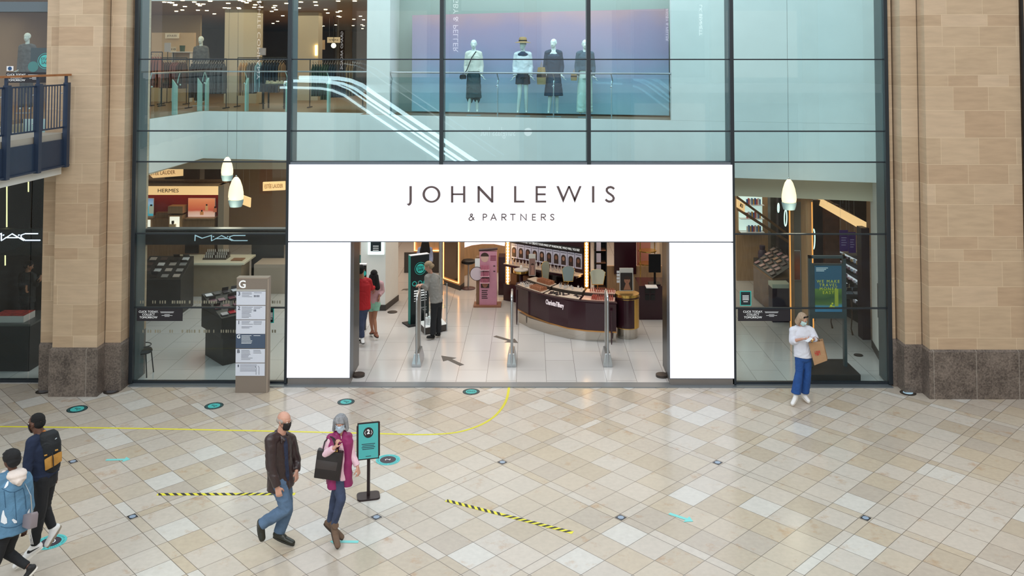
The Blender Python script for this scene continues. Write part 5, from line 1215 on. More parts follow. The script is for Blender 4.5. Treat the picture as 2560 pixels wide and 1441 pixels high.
palettes((4, 4), c0+Vector((0, 0, 1.045)), cr_-c0, (cl_-c0)+Vector((0, 0, .31)), .012, ['9A8F92', '6B3A44', 'B3222E', '3A3336', 'C8C2C6', '7A5560'], 'small make-up palette on the sloping tray beside the directory sign', 'palettes on the corner charcoal unit', .15, .11)
# stool by the glass
e = empty('stool', (X(356, .35), .45, 0), 'black make-up stool close to the glass at the left', 'stool')
sx_, sy_ = X(360, .45), .5
MB().lathe([(.02, .47), (.19, .47), (.2, .50), (.18, .54), (.02, .55)], (sx_, sy_, 0), 20).build('seat', M_blackm, e, smooth=True)
for s in (-1, 1):
    for t in (-1, 1): MB().tube([(sx_+s*.13, sy_+t*.13, .48), (sx_+s*.17, sy_+t*.17, 0)], .013, 8).build('leg', M_blackm, e)
MB().tube([(sx_+.17*math.cos(a), sy_+.17*math.sin(a)*1, .62) for a in [D2R(-60+20*i) for i in range(10)]], .010, 6).build('back_rail', M_blackm, e)
# stickers on the glass
def sticker_text(parent, cx_, cz_, y, big, small):
    text(big, .060, M_whitetxt, parent, (cx_-.21, y, cz_), lines=.95, ext=.001)
    for i, w_ in enumerate((.28, .26, .11, .22, .10)):
        zz_ = cz_+.055-.02*i-(.015 if i > 1 else 0)
        MB().box(cx_+.17-w_*.5, cx_+.17+w_*.5, y, y+.001, zz_, zz_+.005).build('small_print', M_whitetxt, parent)
def black_sticker(px0, px1, py0, py1, lab, Yg=-.012):
    a, b = P(px0, py1, Yg), P(px1, py0, Yg)
    e_ = empty('window_sticker', ((a.x+b.x)/2, Yg, a.z), lab, 'sticker')
    MB().box(a.x, b.x, Yg-.002, Yg, a.z, b.z).build('panel', mat('sticker_black', '221F26', .5), e_)
    sticker_text(e_, (a.x+b.x)/2-.02, (a.z+b.z)/2, Yg-.004, 'CLICK TODAY.\nCOLLECT\nTOMORROW', '')
    return e_
black_sticker(342, 457, 771, 803, 'black window sticker reading CLICK TODAY. COLLECT TOMORROW in the left window')
black_sticker(1845, 1976, 771, 803, 'black window sticker reading CLICK TODAY. COLLECT TOMORROW in the right window')
black_sticker(15, 123, 181, 207, 'black window sticker reading CLICK TODAY. COLLECT TOMORROW upstairs behind the gallery rail', .086)
def teal_card(px0, px1, py0, py1, Yc, lab):
    a, b = P(px0, py1, Yc), P(px1, py0, Yc); e_ = empty('notice_card', ((a.x+b.x)/2, Yc, a.z), lab, 'notice')
    MB().box(a.x, b.x, Yc, Yc+.004, a.z, b.z).build('frame', M_teal, e_); MB().box(a.x+.018, b.x-.018, Yc-.003, Yc, a.z+.018, b.z-.018).build('card', mat('card_black', '16242B', .5), e_)
    for i in range(5): 
        zz_ = a.z+(b.z-a.z)*(.66-.09*i-(.04 if i == 4 else 0)); w_ = (b.x-a.x)*(.28 if i != 4 else .2)
        MB().box((a.x+b.x)/2-w_, (a.x+b.x)/2+w_, Yc-.005, Yc-.003, zz_, zz_+.010).build('small_print', M_whitetxt, e_)
teal_card(1850, 1878, 728, 765, -.012, 'small black notice with teal border on the right window glass')
teal_card(672, 685, 771, 808, -.012, 'small black notice with teal border behind the directory sign')
# frosted marks across the left window
for (y0, lab) in ((752, 'upper row of frosted marks across the left window glass'), (825, 'lower row of frosted marks across the left window glass')):
    e_ = empty('frosted_strip', (X(525, 0), -.01, Zz(y0+8, 0)), lab, 'window marks')
    for i in range(60):
        xx = 344+i*6.1
        if 590 < xx < 668 or R.random() < .35: continue
        a, b = P(xx, y0+7.5, -.008), P(xx+R.choice((2.5, 3.5, 4.2)), y0, -.008); MB().box(a.x, b.x, -.0065, -.0045, a.z, b.z).build('frosted_mark', mat('frosted_film', '858272', .8), e_)
for yy_ in (877, ): pass

# ---------------------------------------------------------------- centre: column, totem, gates
c1, c2, c3 = G(917, 753), G(963, 777), G(995, 752)
e = empty('column', (c2.x-.3, c2.y+.4, 0), 'square white column with a lit notice inside the entrance', 'column')
bx = [Vector((c1.x, c2.y, 0)), c2, Vector((c3.x, c3.y, 0)), Vector((c1.x, c3.y, 0))]
MB().prism([v+Vector((0, 0, .14)) for v in bx], (0, 0, 3.78)).build('shaft', M_white_wall, e)
MB().prism([(v.x+(.02 if i in (1, 2) else -.02), v.y+(-.02 if i < 2 else .02), 0) for i, v in enumerate(bx)], (0, 0, .15)).build('skirting', mat('skirting_dark'), e)
e = empty('lit_notice', (X(941, c2.y), c2.y-.06, 1.2), 'white framed lit screen notice on the front of the white column', 'notice')
Yn = c2.y-.05
MB().box(X(921, Yn), X(961, Yn), Yn-.03, Yn+.04, Zz(637, Yn), 2.05).build('lit_frame', mat('notice_frame', 'DDF2F2', .4, emis=.7, ecol='E8FFFF'), e); MB().box(X(928, Yn), X(954, Yn), Yn-.04, Yn-.03, Zz(628, Yn), 1.95).build('card', mat('card_black'), e)
for i in range(3): MB().box(X(934, Yn), X(948, Yn), Yn-.045, Yn-.04, Zz(616+5*i, Yn), Zz(614.5+5*i, Yn)).build('small_print', M_whitetxt, e)
o = MB().lathe([(.13, 0), (.13, .012), (.11, .018), (.001, .018)], (G(981, 781).x, G(981, 781).y, 0), 20).build('floor_plate', mat('floor_guide_brown')); tag(o, 'round brown plate in the white floor beside the white column', 'floor plate')
o = MB().lathe([(.10, 0), (.10, .012), (.001, .014)], (G(2146, 889).x, G(2146, 889).y, 0), 20).build('floor_plate', mat('floor_guide_brown')); tag(o, 'round brown plate in the floor by the right side wall', 'floor plate')
# stay safe totem
t0, t1 = G(1028, 822), G(1066, 800); tt = 1.71
e = empty('totem_sign', ((t0.x+t1.x)/2, (t0.y+t1.y)/2, 0), 'black totem sign with teal edge and round STAY SAFE emblem inside the entrance', 'sign')
fx_ = (t1-t0); fx_.z = 0; fx_.normalize(); nx_ = Vector((fx_.y, -fx_.x, 0)); wdt = .50
fx_ = Vector((.86, .51, 0)).normalized(); nx_ = Vector((fx_.y, -fx_.x, 0)); t0 = G(1026, 815); th_ = .14
MB().prism([t0, t0+fx_*wdt, t0+fx_*wdt-nx_*th_, t0-nx_*th_], (0, 0, tt)).build('panel', mat('totem_black', '0E1A1E', .4), e)
MB().prism([t0-fx_*.004, t0, t0-nx_*th_, t0-nx_*th_-fx_*.004], (0, 0, tt)).build('teal_edge', mat('teal_edge', '1E8C84', .45), e)
MB().prism([t0+Vector((0, 0, tt)), t0+fx_*wdt+Vector((0, 0, tt)), t0+fx_*wdt-nx_*th_+Vector((0, 0, tt)), t0-nx_*th_+Vector((0, 0, tt))], (0, 0, .015)).build('top_cap', M_white, e)
MB().prism([t0-fx_*.1+nx_*.12, t0+fx_*(wdt+.05)+nx_*.12, t0+fx_*(wdt+.05)-nx_*.3, t0-fx_*.1-nx_*.3], (0, 0, .03)).build('base_plate', M_blackm, e)
TM = frameM((0, 0, 0), fx_, (0, 0, 1))
def disc(parent, c, r0, r1, m, M_, name, n=32, th=.004):
    mm = MB()
    for i in range(n):
        a, b = 2*math.pi*i/n, 2*math.pi*(i+1)/n
        q = [(r1*math.cos(a), r1*math.sin(a), 0), (r1*math.cos(b), r1*math.sin(b), 0), (r0*math.cos(b), r0*math.sin(b), 0), (r0*math.cos(a), r0*math.sin(a), 0)]
        if r0 <= 0: q = q[:3]
        R3 = M_.to_3x3(); mm.prism([Vector(c)+R3 @ Vector(p_) for p_ in q], R3 @ Vector((0, 0, th)))
    return mm.build(name, m, parent)
tc_ = t0+fx_*(wdt*.52)+nx_*.004+Vector((0, 0, 1.38)); M_tl = mat('bright_teal', '38C0B4', .45, emis=.12)
disc(e, tc_, 0, .115, M_tl, TM, 'emblem'); disc(e, tc_, .145, .155, M_tl, TM, 'emblem_ring')
text('STAY\nSAFE', .075, mat('card_black'), e, tc_+nx_*.006, M=TM, lines=.9)
for i in range(3): disc(e, t0+fx_*(wdt*(.2+.3*i))+nx_*.004+Vector((0, 0, 1.02)), .0 if i == 2 else .045, .062, M_tl, TM, 'emblem_ring', 24)
for i in range(5): MB().box(-.17, .17, 0, .03 if i < 3 else .012, 0, .003, Matrix.Translation(t0+fx_*(wdt*.52)+nx_*.004+Vector((0, 0, .82-.06*i))) @ TM).build('small_print', M_whitetxt, e)
# sanitiser stand: steel frame with glass shelves
s0_, s1_, s2_ = G(1062, 828), G(1078, 838), G(1117, 818)
e = empty('glass_stand', (s1_.x, s1_.y+.3, 0), 'steel framed glass stand with dark base beside the totem sign', 'stand')
q = [G(1046, 822), G(1062, 838), G(1117, 828), G(1103, 812)]
MB().prism([v+Vector((0, 0, .02)) for v in q], (0, 0, .14)).build('base_box', mat('dark_stone_base', '403A36', .5), e)
for v in q: MB().cyl(v.x, v.y, 0, 1.15, .014, 8).build('post', M_steel, e)
for zz_ in (.55, 1.13): MB().prism([v+Vector((0, 0, zz_)) for v in q], (0, 0, .012)).build('glass_shelf', M_rail_glass, e)
MB().prism([v+Vector((0, 0, .16)) for v in q], (0, 0, .01)).build('base_top', M_white, e)
sb0 = bottle(.26, .045, 'E6E8EA', 'EDEDED', 'pump_bottle', False); tag(sb0, 'white pump bottle on the base of the glass stand', 'bottle', 'white bottles on the glass stand'); qc = (q[0]+q[1]*2)/3+Vector((.08, .1, .17)); sb0.location = qc
copy_tree(sb0, qc+Vector((.11, -.02, 0))); copy_tree(sb0, qc+Vector((.06, .12, 0)))
# security gates
for i, (px, lab) in enumerate(((1041, 'left security gate with curved chrome tube inside the entrance'), (1279, 'middle security gate with curved chrome tube inside the entrance'), (1520, 'right security gate with curved chrome tube inside the entrance'))):
    g0 = G(px, 918); e = empty('security_gate', (g0.x, g0.y, 0), lab, 'security gate', 'security gates at the entrance')
    zt_ = Zz(742, g0.y)
    MB().tube([(g0.x, g0.y, 0), (g0.x, g0.y, zt_-.10), (g0.x, g0.y+.02, zt_-.04), (g0.x, g0.y+.07, zt_), (g0.x, g0.y+.5, zt_+.02), (g0.x, g0.y+.57, zt_-.03), (g0.x, g0.y+.58, .05)], .024, 12).build('chrome_tube', M_steel, e, smooth=True)
    MB().box(g0.x-.012, g0.x+.012, g0.y+.05, g0.y+.55, .28, zt_-.04).build('antenna_panel', mat('antenna_grey', '77756F', .4), e)
    vs = []
    for z_, w_, d0, d1 in ((0, .10, -.02, .60), (.06, .10, -.02, .60), (.27, .055, .03, .56)): vs += [(g0.x-w_, g0.y+d0, z_), (g0.x+w_, g0.y+d0, z_), (g0.x+w_, g0.y+d1, z_), (g0.x-w_, g0.y+d1, z_)]
    MB().add(vs, [(0, 1, 5, 4), (1, 2, 6, 5), (2, 3, 7, 6), (3, 0, 4, 7), (4, 5, 9, 8), (5, 6, 10, 9), (6, 7, 11, 10), (7, 4, 8, 11), (8, 9, 10, 11), (3, 2, 1, 0)]).build('base_box', M_steel, e, bev=.008)
# floor arrows
def floor_arrow(p0, p1, w_, m, lab, z=.003, hd=.33, grp=None, name='floor_arrow'):
    a, b = G(*p0), G(*p1); d = b-a; L_ = d.length; d.normalize(); s = Vector((-d.y, d.x, 0)); hl = L_*hd
    q = [a+s*w_/2, a+d*(L_-hl)+s*w_/2, a+d*(L_-hl)+s*w_*1.6, b, a+d*(L_-hl)-s*w_*1.6, a+d*(L_-hl)-s*w_/2, a-s*w_/2]
    o_ = MB().prism([v+Vector((0, 0, z)) for v in q], (0, 0, .001)).build(name, m); tag(o_, lab, 'floor marking', grp)
M_ar = mat('arrow_grey', '5B5550', .6)
floor_arrow((1155, 914), (1103, 890), .11, M_ar, 'dark grey floor arrow pointing back left between the first two gates', hd=.42)
floor_arrow((1237, 841), (1295, 858), .11, M_ar, 'dark grey floor arrow pointing right behind the middle gate', hd=.36)
floor_arrow((1020, 726), (1008, 723), .11, M_ar, 'small dark floor arrow behind the totem sign', hd=.5)

for q in [o for o in C.objects if o.parent is None and (o.name.startswith('sign_board'))]: hang(q, 3.92)
# ---------------------------------------------------------------- plum make-up counter with bowed front
def Gz(px, py, z): return G(px, py, z)
e = empty('makeup_counter', (Gz(1420, 840, 0).x, Gz(1420, 840, 0).y+.5, 0), 'large bowed plum make-up counter with gold lip and pale signature lettering', 'counter')
bot = [Gz(*q, .26) for q in ((1290, 770), (1320, 787), (1372, 807), (1420, 820), (1464, 826), (1520, 829.5), (1541, 830))]
top = [Gz(*q, .90) for q in ((1287, 714), (1312, 724), (1345, 735), (1390, 745), (1435, 752), (1490, 757), (1543, 759))]
kick = [Gz(*q, 0) for q in ((1297, 806), (1325, 821), (1372, 836), (1420, 847), (1464, 852), (1520, 854), (1540, 855))]
def bowed(pts, z, h, back, name, m, par, bev=0):
    q = [(p.x, p.y, z) for p in pts]+[(p.x+bx_, p.y+back, z) for p, bx_ in ((pts[-1], -.05), (pts[-2], -.1), (pts[-3], -.05), (pts[-5], .1), (pts[0], .75))]
    return MB().prism(q, (0, 0, h)).build(name, m, par, bev=bev)
bowed(bot, .26, .63, .75, 'counter_body', M_plum, e)
bowed(kick, 0, .24, .6, 'mirror_plinth', mat('mirror_plinth', 'BFB8AE', .08, .85), e)
bowed([p+Vector((0, -.015, 0)) for p in bot], .235, .028, .75, 'gold_lip', mat('gold_lip', 'C08A4E', .35, .5), e)
bowed([p+Vector((0, -.03, 0)) for p in top], .89, .03, .8, 'counter_top', M_plum, e, .006)
def along(pts, t):
    d = [(b-a).length for a, b in zip(pts[:-1], pts[1:])]; L_ = sum(d)*t
    for (a, b), q in zip(zip(pts[:-1], pts[1:]), d):
        if L_ <= q: return a+(b-a)*(L_/q), (b-a).normalized()
        L_ -= q
    return pts[-1], (pts[-1]-pts[-2]).normalized()
# cream display trays, lower and upper tier
M_tray = mat('cream_tray', 'CDB9A6', .3); M_trayp = mat('pink_tray', 'C9A090', .3)
for i, (t0, t1) in enumerate(((.02, .36), (.38, .70), (.72, .98))):
    for tier, (d0, d1, zz_) in enumerate(((.03, .30, .925), (.34, .58, 1.02))):
        q = []
        for t in [t0+(t1-t0)*k/4 for k in range(5)]:
            p, d = along(top, t); n = Vector((-d.y, d.x, 0)); q.append(p+n*d0)
        r_ = []
        for t in [t1-(t1-t0)*k/4 for k in range(5)]:
            p, d = along(top, t); n = Vector((-d.y, d.x, 0)); r_.append(p+n*d1)
        MB().prism([(v.x, v.y, zz_) for v in q]+[(v.x, v.y, zz_+.02) for v in r_], (0, 0, .015)).build('display_tray', M_tray if i < 2 else M_trayp, e)
        if tier: MB().prism([(v.x, v.y, .92) for v in q]+[(v.x, v.y, .92) for v in r_], (0, 0, .10)).build('tray_riser', mat('dark_tray'), e)
p_, d_ = along(top, .40); TM2 = frameM((0, 0, 0), (Gz(1415, 771, .8)-Gz(1358, 757, .8)).normalized(), (0, 0, 1))
pc = P(1386.5, 760, (Gz(1386, 812, .26).y+Gz(1386, 744, .9).y)/2-.012)
text('CharlotteTilbury', .165, mat('pink_white_letters', 'F0E4E8', .5, emis=.3), e, pc+Vector((0, -.02, 0)), M=TM2, wid=.56, ext=.006)
# items on the trays
def item(kind):
    if kind == 'l':
        o = MB().lathe([(.012, 0), (.012, .05), (.009, .05), (.009, .085), (.001, .09)], n=8).build('lipstick', mat('rose_gold'), keep=True)
    elif kind == 'r':
        o = MB().lathe([(.012, 0), (.012, .05), (.009, .05), (.009, .085), (.001, .09)], n=8).build('lipstick', mat('coral_lipstick', 'B85A4A', .35), keep=True)
    elif kind == 'b': o = bottle(.09, .022, 'D8D0CC', '2A2022', 'cosmetic_bottle')
    elif kind == 'j': o = MB().lathe([(.025, 0), (.028, .03), (.02, .035), (.02, .045), (.001, .046)], n=10).build('cosmetic_jar', mat('dark_jar', '2D2426', .25), keep=True)
    elif kind == 'p': o = MB().box(-.04, .04, -.03, .03, 0, .012).build('compact', mat('compact_case', '4B2C30', .3), keep=True)
    return o
LB = {'l': ('gold cased lipstick in the dense rows on the bowed plum counter', 'lipstick', 'gold lipsticks on the bowed counter'), 'r': ('coral lipstick in the rows at the right end of the bowed plum counter', 'lipstick', 'coral lipsticks on the bowed counter'),
      'b': ('small pale cosmetic bottle on the bowed plum counter', 'bottle', 'small bottles on the bowed counter'), 'j': ('small dark cosmetic jar on the middle of the bowed counter', 'jar', 'jars on the bowed counter'), 'p': ('flat dark compact lying on the bowed plum counter', 'compact', 'compacts on the bowed counter')}
IT = {k_: None for k_ in LB}
def put(kind, v):
    if IT[kind] is None: o = item(kind); tag(o, *LB[kind]); IT[kind] = o; o.location = v
    else: copy_tree(IT[kind], v)
def spot(t, d, z):
    p, dd = along(top, t); n = Vector((-dd.y, dd.x, 0)); q = p+n*d; return Vector((q.x, q.y, z))
for r_ in range(5):
    for i in range(12): put('l', spot(.19+.013*i+.003*r_, .07+.045*r_, .945))
for r_ in range(4):
    for i in range(14): put('l', spot(.16+.013*i, .37+.05*r_, 1.045))
for r_ in range(4):
    for i in range(13): put('r', spot(.80+.0135*i, .07+.055*r_, .945))
for i in range(16): put('r', spot(.76+.014*i, .40+.03*(i % 3), 1.045))
for i in range(16): put('b', spot(.05+.1*R.random(), .06+.2*R.random(), .945))
for i in range(14): put('b', spot(.40+.28*R.random(), .36+.2*R.random(), 1.045))
for i in range(16): put('j', spot(.40+.28*R.random(), .06+.2*R.random(), .945))
for i in range(8): put('p', spot(.42+.3*R.random(), .06+.2*R.random(), .945))
# fan shaped mirrors
def mirror(px0, px1, py0, py1, Ym, lab, rz=0, col='C8CDBC'):
    a, b = P(px0, py1, Ym), P(px1, py0, Ym); w_, h = b.x-a.x, b.z-a.z; c = Vector(((a.x+b.x)/2, Ym, a.z))
    e_ = empty('vanity_mirror', c, lab, 'mirror', rz=rz)
    out = [(-.36, 0), (-.5, .80), (-.40, .86), (-.36, .93), (-.2, .97), (0, 1), (.2, .97), (.36, .93), (.40, .86), (.5, .80), (.36, 0)]
    mm = MB().prism([(c.x+x*w_, Ym, c.z+z*h) for x, z in out], (0, .02, 0)).build('frame', M_gold, e_, bev=.003)
    MB().prism([(c.x+x*w_*.93, Ym-.004, c.z+.02+z*h*.95) for x, z in out], (0, .004, 0)).build('mirror_glass', mat('mirror_'+col, col, .12, .35), e_)
    MB().tube([(c.x, Ym+.02, c.z), (c.x, Ym+.02, 1.03)], .012, 8).build('stem', M_gold, e_)
mirror(1352, 1376, 653, 700, 4.35, 'left of the three fan shaped mirrors on the plum counter, angled away', .5)
mirror(1404, 1437, 666, 705, 3.7, 'middle of the three fan shaped mirrors on the plum counter', 0, '8FA0A2')
mirror(1474, 1514, 673, 713, 3.35, 'right and palest of the three fan shaped mirrors on the plum counter', 0, 'D2D4C0')
# gold drum at the counter's right end, with its advertisement
dc = Gz(1571, 850, 0)+Vector((0, .25, 0))
e = empty('drum_stand', dc, 'gold and plum drum stand at the right end of the bowed counter', 'display stand')
MB().cyl(dc.x, dc.y, .24, .94, .285, 32).build('drum_body', M_gold, e, smooth=True); 
pn = MB()
for i in range(12):
    a, b = D2R(180+10*i), D2R(190+10*i); pn.prism([(dc.x+.288*math.cos(a), dc.y+.288*math.sin(a), .26), (dc.x+.288*math.cos(b), dc.y+.288*math.sin(b), .26), (dc.x+.288*math.cos(b), dc.y+.288*math.sin(b), .92), (dc.x+.288*math.cos(a), dc.y+.288*math.sin(a), .92)], (0, .002, 0))
pn.build('plum_panel', M_plum, e)
MB().cyl(dc.x, dc.y, .94, .965, .305, 32).build('drum_top', M_plum, e, smooth=True); MB().cyl(dc.x, dc.y, .965, 1.03, .285, 32).build('gold_tray', M_gold, e, smooth=True)
MB().cyl(dc.x, dc.y, 0, .24, .25, 24).build('plinth', mat('mirror_plinth'), e, smooth=True)
def advert(name, px0, px1, py0, py1, Ya, lab, skinc='B07A5E', bgc='2A211F', header='E9E6E0', hh=.2, zb=None, small_=True, stand=None):
    a, b = P(px0, py1, Ya), P(px1, py0, Ya); e_ = empty(name, ((a.x+b.x)/2, Ya, a.z), lab, 'poster'); w_, h = b.x-a.x, b.z-a.z
    MB().box(a.x, b.x, Ya, Ya+.03, a.z, b.z).build('frame', mat('acrylic_frame', 'D9D4CC', .2), e_)
    MB().box(a.x+.06*w_, b.x-.06*w_, Ya-.003, Ya, a.z+.03*h, b.z-hh*h).build('printed_background', mat('adbg_'+bgc, bgc, .4), e_)
    c = Vector(((a.x+b.x)/2+.05*w_, Ya-.003, a.z+.48*h)); r_ = w_*.22
    MB().prism([(c.x+r_*math.cos(t)*1.0, c.y, c.z+r_*1.25*math.sin(t)) for t in [i*math.pi/8 for i in range(16)]], (0, -.002, 0)).build('printed_face', mat('adskin_'+skinc, skinc, .5), e_)
    MB().prism([(c.x+r_*1.05*math.cos(t), c.y-.0022, c.z+.25*r_+r_*1.15*math.sin(t)) for t in [math.pi*i/8 for i in range(9)]], (0, -.001, 0)).build('printed_hair', mat('adhair', '3A241B', .5), e_)
    fc = MB()
    for s in (-1, 1): fc.box(c.x+s*r_*.4-.14*r_, c.x+s*r_*.4+.14*r_, c.y-.004, c.y-.0025, c.z+.05*r_, c.z+.14*r_)
    fc.build('printed_eyes', M_black, e_); MB().box(c.x-.25*r_, c.x+.25*r_, c.y-.004, c.y-.0025, c.z-.65*r_, c.z-.5*r_).build('printed_lips', mat('lips', '8E3B3A', .5), e_)
    MB().prism([(c.x-r_*1.2, c.y, a.z+.05*h), (c.x+r_*1.3, c.y, a.z+.05*h), (c.x+r_*.5, c.y, c.z-r_*.9), (c.x-r_*.4, c.y, c.z-r_*.9)], (0, -.001, 0)).build('printed_shoulders', mat('adskin_'+skinc), e_)
    return e_
advert('counter_poster', 1549, 1583, 671, 728, dc.y, 'clear framed advertisement of a woman resting her chin, standing on the gold drum')
MB_ = MB()
for i in range(4): MB_.box(X(1541, dc.y), X(1548, dc.y), dc.y-.005, dc.y, Zz(707-8*i, dc.y), Zz(701-8*i, dc.y))
o = MB_.build('shade_card', M_white); tag(o, 'white card strip beside the framed advertisement on the drum', 'card')
advert('counter_poster', 1322, 1339, 636, 690, 4.6, 'tall framed advertisement standing at the back left of the plum counter', 'B98A7C', '8E6A62')
# --- lamps posts with bulbs and the portrait wall
M_bulb = mat('bulb_glow', 'FFE3B0', .5, emis=9, ecol='FFD08A')
def bulb_post(px, yb, y0, step, Yp, lab, n):
    c = P(px, 500, Yp); e_ = empty('bulb_post', (c.x, Yp, 0), lab, 'light post', 'gold posts with bare bulbs')
    MB().box(c.x-.06, c.x+.06, Yp, Yp+.10, 0, 2.6).build('post', mat('gold_post', 'B98A4A', .35, .4), e_)
    b_ = MB().ball((c.x, Yp-.02, P(px, y0, Yp).z), .036, 10).build('bulb', M_bulb, e_, smooth=True)
    for i in range(1, n):
        q = b_.copy(); C.objects.link(q); q.parent = e_; q.location = (0, 0, P(px, y0-step*i, Yp).z-P(px, y0, Yp).z)
bulb_post(1269.5, 742, 735, 7.6, 6.55, 'left of the two tall gold posts lined with glowing bulbs', 22)
bulb_post(1466, 716, 714, 7.4, 5.15, 'right of the two tall gold posts lined with glowing bulbs', 22)
A_ = Vector((X(1277, 6.6), 6.6, 0)); B_ = Vector((X(1458, 5.2), 5.2, 0)); wd_ = (B_-A_).normalized(); wn_ = Vector((wd_.y, -wd_.x, 0)); WL = (B_-A_).length
e = empty('portrait_wall', A_+(B_-A_)/2, 'plum display wall with a row of white framed portraits behind the bowed counter', 'display wall')
WM = frameM((0, 0, 0), wd_, (0, 0, 1))
def WB(x0, x1, z0, z1, d0, d1, name, m, par): return MB().box(x0, x1, z0, z1, d0, d1, Matrix.Translation(A_) @ WM).build(name, m, par)
WB(0, WL, 0, 2.4, -.35, -.02, 'wall_body', M_plum, e); WB(0, WL, .93, .98, -.02, .35, 'ledge', M_plum, e); WB(0, WL, .98, 1.0, -.0, .33, 'ledge_top', M_tray, e)
WB(0, WL, .0, .45, -.02, .33, 'low_cabinet', M_plum, e)
WB(0, WL, 1.52, 1.66, -.02, .03, 'header_board', mat('header_black', '1A1418', .4), e)
text("I WANTED TO CREATE YOUR MAKE UP WARDROBE, WHO WILL YOU BE?", .085, M_whitetxt, e, A_+wd_*(WL*.55)+wn_*.035+Vector((0, 0, 1.59)), M=WM, wid=WL*.82)
for i in range(10):
    x0 = .02+(WL-.04)*i/10; w_ = (WL-.04)/10-.02
    pe = WB(x0, x0+w_, 1.10, 1.50, -.02, .012, 'portrait_frame', mat('pale_lilac_frame', 'C9C6DA', .4), e)
    c = A_+wd_*(x0+w_/2)+wn_*.013+Vector((0, 0, 1.27))
    arch = [(-.075, -.13), (.075, -.13)]+[(.075*math.cos(t), .06+.075*math.sin(t)) for t in [math.pi*k/8 for k in range(9)]]
    R3 = WM.to_3x3()
    MB().prism([c+R3 @ Vector((x, y, 0)) for x, y in arch], R3 @ Vector((0, 0, .002))).build('portrait_print', mat('portrait_dark', '3A2A26', .5), pe)
    MB().prism([c+R3 @ Vector((.042*math.cos(t), .03+.058*math.sin(t), .003)) for t in [k*math.pi/8 for k in range(16)]], R3 @ Vector((0, 0, .001))).build('portrait_face', mat('pface%d' % (i % 3), ['8A5F4A', 'A67A62', '6E4636'][i % 3], .5), pe)
    WB(x0+.02, x0+w_-.02, 1.452, 1.466, .012, .014, 'small_print', mat('card_black'), pe)
for i in range(46):
    t = R.random()*.96+.02; p = A_+wd_*(WL*t)+wn_*(.08+.2*R.random())+Vector((0, 0, 1.0))
    put('b' if i % 2 else 'j', p) if False else None
sp = bottle(.12, .02, 'C9B8B4', 'E0DCDC', 'ledge_bottle', False); tag(sp, 'small pale bottle on the ledge under the portraits', 'bottle', 'bottles on the portrait wall ledge')
sp.location = A_+wd_*.1+wn_*.2+Vector((0, 0, 1.0))
for i in range(44): copy_tree(sp, A_+wd_*(WL*(.03+.94*((i*.618) % 1)))+wn_*(.06+.24*((i*.37) % 1))+Vector((0, 0, 1.0)))
gb_ = None
for i in range(5):
    p = A_+wd_*(WL*(.12+.17*i))+wn_*.2+Vector((0, 0, .45))
    if gb_ is None:
        gb_ = MB().prism([(-.10, -.05, 0), (.10, -.05, 0), (.11, -.05, .28), (-.11, -.05, .28)], (0, .1, 0)).build('gift_bag', mat('bronze_paper', '8A5E3A', .5), keep=True); gb_.location = p; gb_.rotation_euler = (0, 0, math.atan2(wd_.y, wd_.x)); tag(gb_, 'bronze gift bag on the low shelf under the portraits', 'gift bag', 'bronze gift bags')
    else: copy_tree(gb_, p)
# small round table with jars
tc = Gz(1305, 720, 0); tc = P(1303, 700, 5.7); tc.z = 0
e = empty('side_table', tc, 'small round marble topped side table left of the plum counter', 'table')
MB().cyl(tc.x, tc.y, .96, .99, .19, 24).build('table_top', mat('marble', 'D5CFCB', .3), e); MB().cyl(tc.x, tc.y, .90, .96, .20, 24).build('gold_rim', M_gold, e); MB().cyl(tc.x, tc.y, 0, .9, .05, 12).build('leg', M_plum, e)
jr = MB().lathe([(.03, 0), (.045, .04), (.03, .08), (.02, .10), (.001, .12)], (tc.x, tc.y, .99), 12).build('glass_jar', mat('pearl', 'E3DDD6', .15), smooth=True); tag(jr, 'pale lidded jar on the small round side table', 'jar')
for s in (0, 2.1, 4.2): MB().tube([(tc.x+.10*math.cos(s), tc.y+.10*math.sin(s), .5), (tc.x+.18*math.cos(s), tc.y+.18*math.sin(s), 0)], .012, 6).build('foot', M_plum, e)
# thin tall legs in front of the plum counter (bar stools' rails)
for px, y1, y0, lab in ((1292, 812, 725, 'thin dark tapered leg stand at the left corner of the plum counter'), (1529, 862, 777, 'thin dark tapered leg stand in front of the plum counter by the right gate')):
    g0 = G(px, y1); o = MB().tube([(g0.x, g0.y, 0), (g0.x, g0.y, .06), (g0.x, g0.y, P(px, y0, g0.y).z)], [.010, .016, .030], 10).build('tapered_stand', M_plum, smooth=True); tag(o, lab, 'stand')
# plum cabinet left of the posts
o = BG('low_cabinet', M_plum, 1246, 1263, 738, .5, 1.05); tag(o, 'narrow plum cabinet left of the first bulb post', 'cabinet')
# pink display stand
g0, g1 = G(1186, 768), G(1248, 766)
e = empty('display_stand', ((g0.x+g1.x)/2, g0.y+.15, 0), 'pink cardboard display stand with faces and stepped shelves left of the bulb posts', 'display stand')
M_pinkc = mat('pink_card', 'CF8FA6', .5, var=.05, vscale=5)
MB().box(g0.x-.02, g1.x+.05, g0.y-.06, g0.y+.36, 0, .05).build('base', mat('copper_base', '96664E', .4), e)
xa, xb, yy_ = X(1199, g0.y), X(1242, g0.y), g0.y
MB().box(xa, xb, yy_+.02, yy_+.28, .05, 1.46).build('body', M_pinkc, e)
MB().box(xa-.09, xa, yy_+.08, yy_+.28, .05, 1.30).build('side_panel', mat('bronze_side', '8A6A4E', .5), e)
MB().prism([(xa-.02, yy_+.05, 1.46), (xb+.02, yy_+.05, 1.50), (xb+.02, yy_+.05, 1.54), (xa-.02, yy_+.05, 1.50)], (0, .15, 0)).build('header_rail', mat('dark_brown_card', '3B2428', .5), e)
